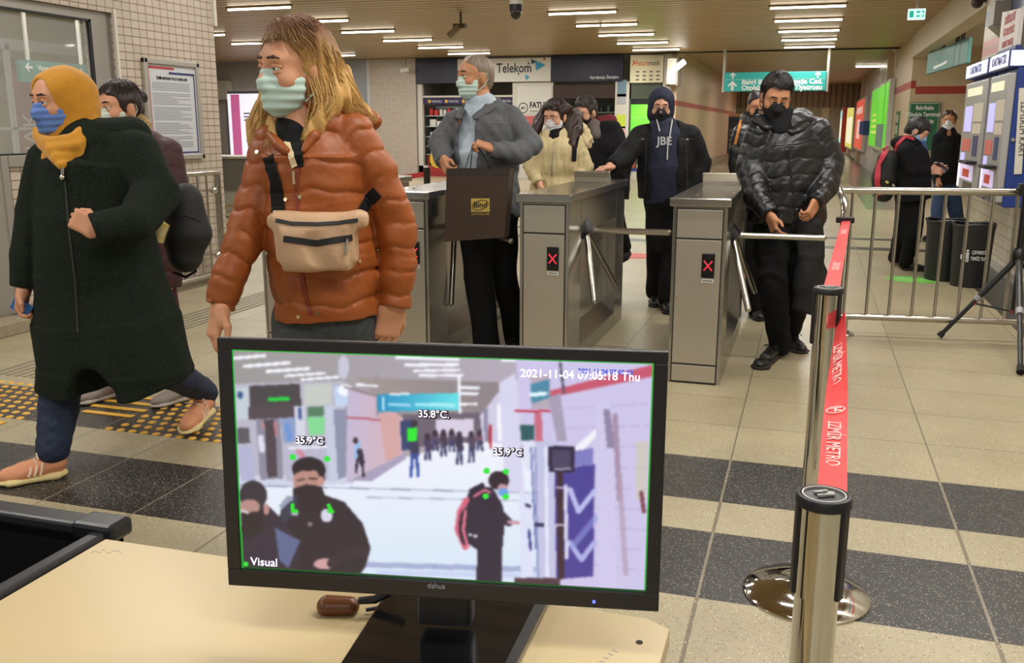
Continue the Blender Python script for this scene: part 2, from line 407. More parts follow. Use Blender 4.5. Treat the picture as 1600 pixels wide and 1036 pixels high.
def bvh_of(*objs):
    vs_, fs_ = [], []
    for o in objs:
        b = len(vs_); MWm = np.array(o.matrix_basis) if o.parent is None else np.eye(4)
        for v in o.data.vertices: vs_.append(tuple(MWm[:3, :3]@np.array(v.co)+MWm[:3, 3]))
        for q in o.data.polygons: fs_.append([b+i for i in q.vertices])
    return BVHTree.FromPolygons(vs_, fs_)
def hit(bv, px, py, off=0.003):
    """the place on a surface seen at a pixel of the photograph, lifted off along the surface normal"""
    d = ray(px, py); h = bv.ray_cast(Vector(CAM), Vector(nrm(d)))
    if h[0] is None: return None
    n = np.array(h[1]);
    if n@d > 0: n = -n
    return np.array(h[0])+n*off
def path_on(bv, pts, off=0.003, n=8):
    out = []
    for i in range(len(pts)-1):
        for j in range(n+(i == len(pts)-2)):
            t = j/n; q = hit(bv, pts[i][0]+(pts[i+1][0]-pts[i][0])*t, pts[i][1]+(pts[i+1][1]-pts[i][1])*t, off)
            if q is not None: out.append(q)
    return out
# ================================================================== SETTING
BEIGE = tile_mat('floor_beige', '#aba082', '#a29779', '#786f5a', 0.826, 0.485, (0, 1), 0.008, 0, 0.38, (-0.241+20*0.826*-1, 3.894), 0.28)
BEIGE2 = tile_mat('floor_beige_small', '#aba082', '#a29779', '#786f5a', 0.413, 0.485, (0, 1), 0.008, 0, 0.38, (-1.893-60*0.413, 3.894), 0.28)
BNAR = tile_mat('floor_beige_band', '#aea386', '#a59a7d', '#786f5a', 0.826, 40, (0, 1), 0.008, 0, 0.38, (-0.241-20*0.826, -20), 0.28)
BNAR2 = tile_mat('floor_beige_band_small', '#aea386', '#a59a7d', '#786f5a', 0.413, 40, (0, 1), 0.008, 0, 0.38, (-1.893-60*0.413, -20), 0.28)
DARK = tile_mat('floor_dark', '#2f2c2a', '#292725', '#857c68', 0.826, 40, (0, 1), 0.006, 0, 0.38, (-0.241-20*0.826, -20), 0.75)
DARK2 = tile_mat('floor_dark_small', '#2f2c2a', '#292725', '#857c68', 0.413, 40, (0, 1), 0.008, 0, 0.38, (-1.893-60*0.413, -20), 0.75)
FAR = tile_mat('floor_far', '#b9ae92', '#afa488', '#978d74', 0.826, 0.485, (0, 1), 0.02, 0, 0.3, (-0.241-20*0.826, 3.894), 0.1)
fl = MB()
for y0, y1, a, b in ((-4, 2.640, 2, 3), (2.640, 3.131, 4, 5), (3.131, 3.415, 2, 3), (3.415, 3.894, 4, 5), (3.894, 11.55, 0, 1), (11.55, 11.85, 4, 4),
                     (11.85, 12.6, 6, 6), (12.6, 12.85, 4, 4), (12.85, 80, 6, 6)):
    for x0, x1, mi in ((-24, -1.893, b), (-1.893, 6.5, a)): fl.quad((x0, y0, 0), (x1, y0, 0), (x1, y1, 0), (x0, y1, 0), mi)
structure(fl.build('floor', [BEIGE, BEIGE2, BNAR, BNAR2, DARK, DARK2, FAR]))
structure(MB().box((1.47, 6.6, 0.0), (1.84, 11.2, 0.004)).build('trim_1', DARK))
structure(MB().box((1.0, 17.5, 0.0), (1.9, 60, 0.004)).build('trim_2', M('corridor_edge', '#77736c', 0.25, noise=0.15, nscale=3)))

# ceiling of narrow metal slats running across the hall
def slat_mat():
    m = bpy.data.materials.new('ceiling_slats'); m.use_nodes = True; nt = m.node_tree; b = nt.nodes['Principled BSDF']; L = nt.links.new
    g = nt.nodes.new('ShaderNodeNewGeometry'); s = nt.nodes.new('ShaderNodeSeparateXYZ'); L(g.outputs['Position'], s.inputs[0])
    mp = nt.nodes.new('ShaderNodeMapping'); mp.inputs['Scale'].default_value = (0.35, 9, 1); L(g.outputs['Position'], mp.inputs[0])
    n = nt.nodes.new('ShaderNodeTexNoise'); n.inputs['Scale'].default_value = 1.0; n.inputs['Detail'].default_value = 3; L(mp.outputs[0], n.inputs['Vector'])
    r = nt.nodes.new('ShaderNodeValToRGB'); L(n.outputs['Fac'], r.inputs[0])
    r.color_ramp.elements[0].position = 0.25; r.color_ramp.elements[1].position = 0.75
    r.color_ramp.elements[0].color = lin('#a98a5c'); r.color_ramp.elements[1].color = lin('#cdb07c')
    d = nt.nodes.new('ShaderNodeMath'); d.operation = 'DIVIDE'; d.inputs[1].default_value = 0.27; L(s.outputs[1], d.inputs[0])
    f = nt.nodes.new('ShaderNodeMath'); f.operation = 'FRACT'; L(d.outputs[0], f.inputs[0])
    gp = nt.nodes.new('ShaderNodeMath'); gp.operation = 'LESS_THAN'; gp.inputs[1].default_value = 0.27; L(f.outputs[0], gp.inputs[0])
    mx = nt.nodes.new('ShaderNodeMix'); mx.data_type = 'RGBA'; L(gp.outputs[0], mx.inputs['Factor']); L(r.outputs[0], mx.inputs['A']); mx.inputs['B'].default_value = lin('#150e08')
    L(mx.outputs['Result'], b.inputs['Base Color']); b.inputs['Roughness'].default_value = 0.42; b.inputs['Metallic'].default_value = 0.25
    bp = nt.nodes.new('ShaderNodeBump'); bp.invert = True; bp.inputs['Strength'].default_value = 0.5; bp.inputs['Distance'].default_value = 0.01; L(gp.outputs[0], bp.inputs['Height']); L(bp.outputs[0], b.inputs['Normal'])
    return m
SLAT = slat_mat()
structure(MB().box((-24, -4, CEIL), (6.5, 25.2, CEIL+0.1)).build('ceiling', SLAT))
structure(MB().box((-24, 25.2, CEIL+0.06), (6.5, 80, CEIL+0.2)).build('ceiling_corridor', SLAT))
structure(MB().box((-4.9, 25.12, CEIL-0.03), (1.9, 25.24, CEIL+0.06)).build('trim_3', M('dark_gap', '#1d1712', 0.7)))

# left wall: small square tiles, end near the hall, with the glazed booth door before it
TILE = tile_mat('small_tiles', '#c9baa9', '#c0b1a0', '#6f6357', 0.094, 0.064, (1, 2), 0.055, 0, 0.3, (-5, 0))
TILEX = tile_mat('small_tiles_x', '#c9bcae', '#bdb0a2', '#9c9186', 0.062, 0.062, (0, 2), 0.1, 0, 0.3, (-30, 0))
wl = MB().box((-5.6, 6.37, 0), (-5.3, 7.68, CEIL)).box((-5.6, 3.2, 2.27), (-5.3, 6.37, CEIL)).box((-5.6, 2.0, 0), (-5.3, 3.4, CEIL)).box((-5.5, 5.22, 0), (-5.36, 6.155, 1.12))
structure(wl.build('wall_left', TILE))
structure(MB().box((-5.32, 7.66, 2.3), (-5.27, 7.70, CEIL)).box((-5.31, 6.355, 1.35), (-5.285, 6.38, 2.30)).build('trim_4', M('pale_strip', '#d9d2c6', 0.4)))
structure(MB().box((-5.3, 3.2, 0), (-5.12, 6.5, 0.09)).box((-5.3, 6.5, 0), (-5.22, 7.68, 0.05)).build('baseboard_left', M('stone_kerb', '#9d9079', 0.5, noise=0.12, nscale=25), bevel=0.006))
ALU = M('grey_aluminium', '#a19c94', 0.38, 0.35)
d1 = MB().box((-5.40, 6.155, 0.09), (-5.34, 6.37, 2.27)).box((-5.40, 3.4, 2.2), (-5.34, 6.155, 2.27)).box((-5.39, 3.4, 0.09), (-5.345, 5.22, 1.2)).box((-5.40, 5.22, 1.12), (-5.33, 6.155, 1.2)).box((-5.40, 5.16, 0.09), (-5.335, 5.22, 1.2))
dor = structure(d1.build('door_1', ALU, bevel=0.004))
MB().box((-5.372, 3.4, 1.2), (-5.366, 6.155, 2.2)).build('glass_pane', M('clear_glass', '#eef3ee', 0.03, alpha=0.16, spec=0.8), dor)
MB().box((-5.362, 6.13, 1.2), (-5.338, 6.155, 2.2)).box((-5.362, 3.4, 2.185), (-5.338, 6.155, 2.2)).box((-5.362, 3.4, 1.2), (-5.338, 6.155, 1.212)).build('glazing_seal', M('black_rubber', '#17181c', 0.6), dor)
structure(MB().box((-9.3, 3.0, 0), (-9.2, 12.0, CEIL)).build('wall_booth', M('booth_wall', '#b9a97e', 0.7, noise=0.06, nscale=3)))
structure(MB().prism([(-5.6, 7.75, 0), (-9.2, 12.0, 0), (-9.2, 11.9, 0), (-5.6, 7.6, 0)], (0, 0, CEIL)).build('wall_booth_back', M('booth_wall')))

# right side: near tiled wall with blue and red bands, alcove, corridor wall
BRK = tile_mat('long_tiles', '#c6bba2', '#bdb298', '#8a8172', 0.24, 0.115, (1, 2), 0.05, 0.5, 0.35, (-5, 0))
BRED = tile_mat('red_tiles', '#b5493a', '#a94034', '#7d4a40', 0.24, 0.115, (1, 2), 0.05, 0.5, 0.35, (-5, 0))
BBLU = tile_mat('blue_tiles', '#5d6d8e', '#566688', '#6a6a70', 0.24, 0.115, (1, 2), 0.05, 0.5, 0.35, (-5, 0))
structure(MB().box((1.88, 2.0, 0), (2.2, 12.75, 2.215)).box((1.88, 2.0, 2.215), (2.2, 12.75, 2.395), 1).box((1.88, 2, 2.395), (2.2, 12.75, 2.56)).box((1.88, 2, 2.56), (2.2, 12.75, 2.74), 2)
          .box((1.88, 2, 2.74), (2.2, 12.75, CEIL)).build('wall_right', [BRK, BRED, BBLU]))
structure(MB().box((1.84, 2, 0), (1.88, 12.75, 0.09)).build('baseboard_right', M('pale_kerb', '#b9b2a4', 0.5)))
CREAM = M('corridor_tiles', '#c7b394', 0.4, noise=0.06, nscale=6); REDB = M('red_band', '#a8382c', 0.45)
structure(MB().box((1.9, 12.75, 2.84), (2.15, 22.2, CEIL)).build('wall_header', M('header_plaster', '#bdb097', 0.6, noise=0.05, nscale=5)))
structure(MB().box((2.05, 22.2, 0), (6.5, 22.5, 2.10)).box((2.05, 22.2, 2.10), (6.5, 22.5, 2.26), 1).box((2.05, 22.2, 2.26), (6.5, 22.5, CEIL)).build('wall_alcove', [CREAM, REDB]))
structure(MB().box((6.4, 12.75, 0), (6.5, 22.2, CEIL)).box((2.2, 12.65, 0), (6.4, 12.75, CEIL)).build('wall_alcove_side', CREAM))
structure(MB().box((2.15, 12.75, 3.05), (6.4, 22.2, 3.15)).build('ceiling_alcove', M('alcove_ceiling', '#c8bda4', 0.7)))
w = MB().box((1.95, 22.2, 0), (2.05, 27.6, 2.22)).box((1.95, 22.2, 2.22), (2.05, 27.6, 2.38), 1).box((1.95, 22.2, 2.38), (2.05, 27.6, CEIL+0.06))
w.box((1.98, 27.6, 0), (2.05, 75, 2.22)).box((1.98, 27.6, 2.22), (2.05, 75, 2.38), 1).box((1.98, 27.6, 2.38), (2.05, 75, CEIL+0.06))
structure(w.build('wall_corridor_right', [CREAM, REDB]))
structure(MB().box((1.955, 27.75, 0), (1.978, 41.45, CEIL+0.06)).build('wall_panels_right', M('white_panels', '#c9c8c4', 0.35)))
for i, yy in enumerate((27.6, 41.6, 52.5)): structure(MB().box((1.80, yy-0.12, 0), (1.98, yy+0.12, CEIL+0.06)).build('trim_%d' % (10+i), CREAM))
structure(MB().box((1.66, 59.3, 0), (1.95, 61.0, 2.55)).build('column_red', M('red_cladding', '#a12a24', 0.4)))
# left wall of the corridor and the end of it
CRM2 = M('corridor_wall_left', '#c5a98c', 0.42, noise=0.07, nscale=2.0, stretch=(1, 1, 0.1))
w = MB().box((-3.62, 25.5, 0), (-3.5, 46, 1.96)).box((-3.62, 25.5, 1.96), (-3.5, 46, 2.10), 1).box((-3.62, 25.5, 2.10), (-3.5, 46, CEIL+0.06))
structure(w.build('wall_corridor_left', [CRM2, REDB]))
structure(MB().box((-3.5, 25.9, 0), (-3.42, 46, 0.28)).build('baseboard_corridor', M('corridor_skirt', '#8d7b67', 0.45)))
structure(MB().box((-9, 46, 0), (-3.5, 46.1, CEIL+0.06)).build('wall_corridor_return', CREAM))
structure(MB().box((-9, 75, 0), (4, 75.2, CEIL+0.06)).build('wall_far', M('far_wall', '#a8977c', 0.6)))
lv = MB()
for i in range(22): lv.box((-3.6+i*0.255, 47.0, 2.3), (-3.42+i*0.255, 47.12, CEIL+0.06))
structure(lv.box((-3.7, 47.12, 2.3), (2, 47.2, CEIL+0.06)).build('trim_20', M('louvre_brown', '#8d7c60', 0.5, 0.2)))
for i, xx in enumerate((-2.4, -1.0, 0.5)):
    structure(MB().box((xx, 62, 0), (xx+0.4, 62.4, CEIL)).build('column_%d' % (i+1), CREAM))
# back of the hall to the left of the shops
structure(MB().box((-12.35, 25.35, 0), (-10.9, 25.7, CEIL)).build('wall_back', TILEX))
GREYP = M('grey_shutter', '#9a9da3', 0.45, 0.1, noise=0.04, nscale=4)
structure(MB().box((-24, 25.5, 0), (-12.35, 25.7, CEIL)).build('wall_back_far', M('back_tiles', '#a9a197', 0.5, noise=0.05, nscale=3)))
sh = structure(MB().box((-13.75, 25.4, 0), (-12.42, 25.5, CEIL)).build('window_1', GREYP))
MB().box((-13.8, 25.37, 0), (-13.7, 25.5, CEIL)).box((-12.45, 25.37, 0), (-12.36, 25.5, CEIL)).box((-13.8, 25.37, 1.98), (-12.4, 25.5, 2.03)).build('shutter_frame', M('pale_frame', '#c3c4c4', 0.4), sh)
structure(MB().box((-24, 2, 0), (-23.9, 25.5, CEIL)).build('wall_side_far', M('back_tiles')))

# tactile paving on the dark band and the ribbed guide path behind it
tp = thing('tactile_paving', 'yellow domed and ribbed guide paving on the dark band under the walkers', 'tactile paving', (-3.3, 3.6, 0))
YEL = M('guide_yellow', '#d9a63a', 0.5, noise=0.12, nscale=60)
studs = []
for i in range(60):
    for j in range(8):
        x, y = -5.0+i*0.066+(j % 2)*0.033, 3.432+j*0.071
        if (-3.60 < x < -3.07 and y > 3.50) or (-3.60 < x < -3.12) or x > -1.2: continue
        studs.append((x, y))
STUD = [(0.020, 0), (0.0185, 0.003), (0.013, 0.0055), (0.005, 0.0065)]
studs.sort(key=lambda q: (not (-4.25 < q[0] < -2.42), q[1])); first = None
for x, y in studs[:100]:
    if first is None: first = MB().lathe((0, 0, 0), STUD, 12).build('stud', YEL, tp); so = first
    else: so = first.copy(); COL.objects.link(so)
    so.location = (x+3.3, y-3.6, 0)
dm = MB()
for x, y in studs[100:]: dm.lathe((x, y, 0), STUD, 8)
dm.build('stud_field', YEL, tp, kind='stuff')
for j in range(4):
    MB().box((-3.43+0.03*(j == 0), 3.60+j*0.095, 0), (-3.10, 3.635+j*0.095, 0.006)).build('guide_bar', YEL, tp, bevel=0.003)
MB().box((-3.74, 3.30, 0), (-3.62, 3.36, 0.006)).build('guide_bar', YEL, tp, bevel=0.003)
rb = MB()
for i in range(6): rb.box((-4.46+i*0.06, 4.05, 0), (-4.43+i*0.06, 11.0, 0.004))
tag(rb.build('ribbed_path', M('rib_grey', '#8f8670', 0.5)), 'thin grey ribbed guide strip running along the floor past the left wall', 'guide strip')
# ================================================================== HALL THINGS
STEEL = M('brushed_steel', '#a9a6a0', 0.20, 0.92, noise=0.05, nscale=60, stretch=(1, 1, 12))
STEEL2 = M('steel_front', '#b9b3a6', 0.32, 0.7, noise=0.05, nscale=90, stretch=(8, 1, 1))
CHROME = M('chrome', '#d2d0ca', 0.08, 1.0); CHROME2 = M('satin_tube', '#b9b5ab', 0.20, 0.95)
BLK = M('black_plastic', '#15151a', 0.42); BLKM = M('black_matte', '#131317', 0.7); SEAM = M('dark_seam', '#26231f', 0.6)
WHITE = M('white_paint', '#dcd9d2', 0.4); GLOWW = M('tube_glow', '#fff6e2', 0.4, emit=9.0)
INKW = M('white_ink', '#e8ecea', 0.5); INKB = M('black_ink', '#17181c', 0.6)

# ---- fluorescent tubes
COLN = {-8.62: 'row running to the phone shop', -3.79: 'middle row over the cream jacket woman', -0.2: 'row running to the teal sign', -12.3: 'far row beyond the tiled wall'}
cnt = {}
for x, y in sorted(TUBES):
    i = cnt.get(x, 0); cnt[x] = i+1
    lo = thing('ceiling_light', 'fluorescent ceiling light, %s in the %s' % (ORD[i], COLN[x]), 'ceiling light', (x, y, CEIL), 'fluorescent ceiling lights')
    MB().box((x-0.6, y-0.028, CEIL-0.03), (x+0.6, y+0.028, CEIL)).build('housing', M('housing_tan', '#8d7a58', 0.5), lo)
    m = MB()
    if abs(x+3.79) < 0.01 and i == 1:
        m.cyl((x-0.57, y, CEIL-0.045), (x-0.13, y, CEIL-0.045), 0.017, n=10).cyl((x-0.09, y, CEIL-0.045), (x+0.57, y, CEIL-0.045), 0.017, n=10)
    else: m.cyl((x-0.57, y, CEIL-0.045), (x+0.57, y, CEIL-0.045), 0.017, n=10)
    m.build('tube', GLOWW, lo)
for i, (px, py) in enumerate(((833, 105), (1367, 104), (1385, 119), (1384, 131), (968, 147-0), (1103, 147), (1280, 147))):
    if i == 4: continue
    q = aZ(px, py, CEIL)
    if q[1] > 62 or q[1] < 10: continue
    lo = thing('corridor_light', 'small bright ceiling light of the corridor, %s one' % ORD[i], 'ceiling light', (q[0], q[1], CEIL+0.06), 'corridor ceiling lights')
    MB().box((q[0]-0.6, q[1]-0.06, CEIL+0.03), (q[0]+0.6, q[1]+0.06, CEIL+0.06)).build('housing', WHITE, lo)
    MB().cyl((q[0]-0.57, q[1], CEIL+0.01), (q[0]+0.57, q[1], CEIL+0.01), 0.03, n=8).build('tube', GLOWW, lo)

# ---- turnstiles
XMAT = M('red_led', '#ff2f3f', 0.4, emit=2.2)
def turnstile(label, turn=0.0):
    W_, L_, H_ = 0.29, 1.66, 1.03
    t = thing('turnstile', label, 'turnstile', (0, 0, 0), 'steel turnstiles')
    b = MB().box((0, 0, 0), (W_, 0.30, 0.985)).box((0, 1.36, 0), (W_, L_, 0.985))
    b.box((0.055, 0.3, 0), (W_-0.055, 1.36, 0.985)).box((0, 0.30, 0.78), (W_, 1.36, 0.985)).box((0, 0.3, 0), (W_, 1.36, 0.10))
    for s in (0, 1):                          # sloping skirt at the foot of the recess
        x0, x1 = (W_, W_-0.055) if s else (0, 0.055)
        b.prism([(x0, 0.3, 0.10), (x1, 0.3, 0.10), (x1, 0.3, 0.22)], (0, 1.06, 0))
    b.build('body', STEEL, t, bevel=0.004)
    MB().box((-0.018, -0.022, 0.985), (W_+0.018, L_+0.022, H_)).build('top_cover', STEEL, t, bevel=0.006)
    MB().box((0.025, -0.006, 0.815), (W_-0.025, 0.0, 0.968)).build('upper_panel', STEEL2, t, bevel=0.002)
    dpan = MB().box((0.025, -0.006, 0.115), (W_-0.025, 0.0, 0.805)).build('door', STEEL2, t, bevel=0.002)
    MB().cyl((0.045, -0.006, 0.50), (0.045, -0.018, 0.50), 0.009, n=14).build('lock_knob', CHROME, dpan)
    MB().box((0.025, -0.006, 0.012), (W_-0.025, 0, 0.105)).build('kick_panel', STEEL2, t, bevel=0.002)
    MB().box((0.018, -0.0015, 0.0), (W_-0.018, 0.0, 0.975)).build('panel_gap', SEAM, t)
    ds = MB().box((0.165, -0.014, 0.60), (0.235, -0.005, 0.735)).build('display', M('display_black', '#0c0a0c', 0.25), t, bevel=0.006)
    xm = MB()
    for i in range(-3, 4):
        for sgn in ((1, -1) if i else (1,)):
            xm.cyl((0.200+i*0.0065, -0.0135, 0.668+sgn*i*0.0078), (0.200+i*0.0065, -0.0155, 0.668+sgn*i*0.0078), 0.0036, n=8)
    xm.build('red_cross', XMAT, ds)
    st = MB().box((0.168, -0.0075, 0.575), (0.232, -0.005, 0.595)).build('sticker', WHITE, t)
    MB().box((0.174, -0.0085, 0.581), (0.226, -0.007, 0.588)).build('sticker_print', M('grey_ink', '#77777a', 0.6), st)
    A = np.array([(1, 0, 0), (0, 0.9, 0.44), (0, -0.44, 0.9)])
    MB().obox((W_/2, 1.22, H_+0.035), (0.125, 0.008, 0.045), A).box((0.03, 1.2, H_), (W_-0.03, 1.3, H_+0.03)).build('card_reader', M('reader_plate', '#b7b0a0', 0.3, 0.7), t, bevel=0.003)
    for k, yy in enumerate((0.25, 1.45)): MB().lathe((W_/2+0.05*(k*2-1), yy, H_), [(0.012, 0), (0.012, 0.004), (0.006, 0.006)], 12).build('cover_screw', CHROME, t)
    hub = np.array([W_-0.02, 0.44, 0.80])
    hb = MB().box((W_-0.06, 0.36, 0.74), (W_-0.004, 0.56, 0.80)); hb.cyl(hub+[-0.03, 0, 0.03], hub+[0.035, 0, -0.035], 0.062, 0.05, n=20)
    hb.build('hub', BLK, t, bevel=0.004)
    for f in (0, 2.0944, -2.0944):          # three arms round the hub's slanting axis
        f += turn; dv = nrm((0.5+0.5*math.cos(f), 0.707*math.sin(f), -0.5+0.5*math.cos(f))); a = hub+[0.02, 0, -0.01]
        m = MB().cyl(a, a+dv*0.50, 0.0185, n=16); m.ball(a+dv*0.50, 0.0185, n=12); m.build('arm', CHROME2, t)
    for k in range(3): MB().box((W_-0.056, 1.05, 0.66+k*0.03), (W_-0.050, 1.2, 0.672+k*0.03)).build('vent_slot', CHROME2, t)
    return t
ts = turnstile('brushed steel turnstile right behind the monitor corner, beside the man in black puffer jacket')
tl = ['brushed steel turnstile right of the monitor, beside the man in the black puffer jacket', 'steel turnstile with red cross just right of the dark paper bag',
      'steel turnstile half hidden behind the woman in the rust jacket, beside her hanging hand', 'steel turnstile furthest from the tape posts, only its edge showing left of the rust jacket']
for i, (o, x, y) in enumerate(zip([ts, copy_tree(ts), turnstile('turnstile', 1.4), copy_tree(ts)], (-0.690, -1.560, -2.415, -3.262), (5.085, 5.085, 5.085, 5.085))):
    o.location = (x, y, 0); o['label'] = tl[i]

# ---- railings
def railing(label, A, B, z0, z1, n, name='railing'):
    A, B = np.array(A, float), np.array(B, float); L = np.linalg.norm(B-A); d = (B-A)/L
    t = thing(name, label, 'railing', tuple(A)+(0,))
    P = lambda s, z: np.array([A[0]+d[0]*s, A[1]+d[1]*s, z])
    MB().cyl(P(-0.0, z1), P(L, z1), 0.025, n=14).build('top_rail', CHROME2, t)
    MB().cyl(P(0, z0), P(L, z0), 0.022, n=14).build('bottom_rail', CHROME2, t)
    for i in range(n):
        s = (i+0.6)*L/n; MB().cyl(P(s, z0), P(s, z1), 0.0105, n=10, caps=False).build('baluster', CHROME2, t)
    return t, P, L
rt, P, L = railing('steel railing with upright bars standing between turnstiles and ticket machines', (0.20, 6.66), (1.80, 6.86), 0.13, 0.99, 11)
m = MB().cyl(P(0.10, 0.0), P(0.10, 0.13), 0.022, n=14); m.lathe(P(0.10, 0), [(0.07, 0), (0.07, 0.008), (0.05, 0.022), (0.03, 0.028)], 24); m.build('foot', CHROME2, rt)
m = MB().cyl(P(L-0.15, 0.0), P(L-0.15, 0.13), 0.022, n=14); m.lathe(P(L-0.15, 0), [(0.07, 0), (0.07, 0.008), (0.05, 0.022), (0.03, 0.028)], 24); m.build('foot', CHROME2, rt)
pe = P(0, 0.99); q = aH(1316, 330, 6.05); q2 = aH(1312, 490, 6.35)
MB().tube([pe, pe+[0.0, -0.12, -0.005], pe+[0.025, -0.33, -0.05], pe+[0.03, -0.40, -0.12], pe+[0.03, -0.40, -0.45], P(0, 0.13)+[0.03, -0.40, 0.02]], 0.024, 14).build('end_post', CHROME2, rt)
MB().cyl(P(0, 0.13), P(0, 0.13)+[0.03, -0.40, 0], 0.022, n=12).build('end_rail', CHROME2, rt)
clip = pe+[0.03, -0.43, -0.16]
MB().box(clip+[-0.05, -0.02, -0.018], clip+[0.06, 0.06, 0.018]).build('tape_clip', BLK, rt, bevel=0.005)
rl, P, L = railing('steel railing with thin upright bars along the tiled left wall', (-5.12, 6.05), (-5.12, 7.34), 0.08, 0.995, 10)
MB().cyl(P(L, 0.0), P(L, 1.0), 0.024, n=14).build('end_post', CHROME2, rl); MB().cyl(P(0, 0.09), P(0, 1.0), 0.024, n=14).build('end_post', CHROME2, rl)
for z in (0.26, 0.84): MB().ball((-5.09, 7.22, z), 0.035, n=14).cyl((-5.12, 7.22, z), (-5.3, 7.22, z), 0.015).build('wall_fixing', CHROME, rl)

# ---- queue posts and red tape
RED = M('red_tape', '#cf2a2c', 0.55, bump=0.15, bscale=500)
def queue_post(x, y, h, label, slot):
    t = thing('queue_post', label, 'queue post', (x, y, 0))
    MB().lathe((x, y, 0), [(0.186, 0), (0.188, 0.006), (0.180, 0.014), (0.12, 0.026), (0.085, 0.034), (0.082, 0.036), (0.05, 0.04), (0.036, 0.055)], 48).build('base', CHROME, t)
    MB().cyl((x, y, 0.03), (x, y, h-0.03), 0.034, n=32).build('tube', CHROME, t)
    cp = MB().lathe((x, y, h-0.165), [(0.0375, 0), (0.0375, 0.148)], 32).build('cassette', CHROME, t)
    s = MB()
    for a in (-2.75, -0.35, 1.2): 
        a += slot; c = np.array([x+0.0375*math.cos(a), y+0.0375*math.sin(a), h-0.09]); u = np.array([-math.sin(a), math.cos(a), 0]); nn = np.array([math.cos(a), math.sin(a), 0])
        s.obox(c, (0.009, 0.004, 0.075), (u, nn, (0, 0, 1)))
    s.build('tape_slot', BLK, cp, bevel=0.003)
    cap = MB().lathe((x, y, h-0.018), [(0.039, 0), (0.0425, 0.003), (0.0425, 0.013), (0.040, 0.018), (0.036, 0.019), (0.034, 0.016)], 40).build('cap', BLK, t)
    MB().lathe((x, y, h-0.003), [(0.034, 0), (0.0335, 0.004), (0.031, 0.004), (0.0305, 0.0)], 40).build('cap_ring', M('ring_grey', '#a7a59f', 0.35, 0.4), cap)
    m = MB()
    for k, (ax_, ay_, l) in enumerate(((-0.008, 0.006, 0.008), (0.006, -0.002, 0.010), (-0.004, -0.008, 0.006), (0.010, 0.007, 0.006), (0.0, 0.012, 0.005))):
        m.obox((x+ax_, y+ay_, h+0.0005), (l, 0.0022, 0.0018), ((0.9, 0.4, 0), (-0.4, 0.9, 0), (0, 0, 1)))
    m.build('cap_mark', M('ring_grey'), cap)
    return t
pn = CAM+ray(1287.5, 776)*1.44; PN = (float(pn[0]), float(pn[1]), float(pn[2])+0.004)
queue_post(PN[0], PN[1], PN[2], 'chrome queue post in the front corner beside the monitor, its base out of view', 2.2)
PFAR = (0.074, 2.765, 0.955)
queue_post(*PFAR, 'chrome queue post behind the nearest one, standing on a round base on the dark band', 2.2)
def tape(label, P0, P1, w0, sag, name, twist=0.0, n=14, words=True):
    P0, P1 = np.array(P0), np.array(P1); pts = [P0+(P1-P0)*t-np.array([0, 0, sag*4*t*(1-t)]) for t in np.linspace(0, 1, n)]
    d = nrm((P1-P0)*[1, 1, 0]); side = np.array([-d[1], d[0], 0])
    wv = [nrm(np.array([0, 0, 1.])*(1-f)+nrm([0.96, 0.29, 0])*f) for f in [twist+(1-twist)*min(1, max(0, t*1.5)) for t in np.linspace(0, 1, n)]]
    o = MB().strip(pts, wv, w0, 0.0016).build(name, RED); tag(o, label, 'queue tape')
    return o, pts, wv
TW = M('tape_white', '#f2b9b4', 0.6)
o1, pts, wv = tape('red printed queue tape hanging between the two chrome posts', (PFAR[0]+0.038, PFAR[1]-0.02, PFAR[2]-0.085), (PN[0]+0.016, PN[1]+0.038, PN[2]-0.085), 0.052, 0.05, 'queue_tape', 0.30)
def tape_words(o, pts, wv, i0, s, size, sgn):
    p = pts[i0]; d = nrm(pts[min(i0+1, len(pts)-1)]-pts[i0-1]); q = nrm(wv[i0]-d*(d@wv[i0])); nn = np.cross(d, q)
    if nn@(CAM-p) < 0: nn = -nn
    x = d*sgn; y = np.cross(nn, x)
    text(s, size, p+nn*0.0025-y*size*0.36, x, y, TW, o)
for i0 in (3, 8): tape_words(o1, pts, wv, i0, 'İZMİR METRO', 0.040, 1)
for i0 in (6, ):
    p = pts[i0]; d = nrm(pts[i0+1]-pts[i0-1]); q = nrm(wv[i0]-d*(d@wv[i0])); nn = np.cross(d, q); nn = nn if nn@(CAM-p) > 0 else -nn
    m = MB(); c = p+nn*0.002
    m.tube([c+0.02*(math.cos(a)*d+math.sin(a)*q) for a in np.linspace(0, 6.283, 25)[:-1]], 0.0018, 6, closed=True)
    m.strip([c-0.010*d+0.014*q, c-0.010*d-0.012*q], d, 0.005, 0.002).strip([c-0.010*d, c+0.012*d], q, 0.005, 0.002).strip([c+0.002*d+0.004*q, c+0.012*d+0.014*q], q, 0.005, 0.002)
    m.build('emblem', TW, o1)
o2, pts, wv = tape('red printed queue tape stretched from the railing clip down to the farther chrome post', clip+[0.01, -0.02, -0.005], (PFAR[0]-0.0, PFAR[1]+0.04, PFAR[2]-0.075), 0.052, 0.0, 'queue_tape', 0.95)
for i0 in (3, 9): tape_words(o2, pts, wv, i0, 'İZMİR METRO', 0.040, 1)

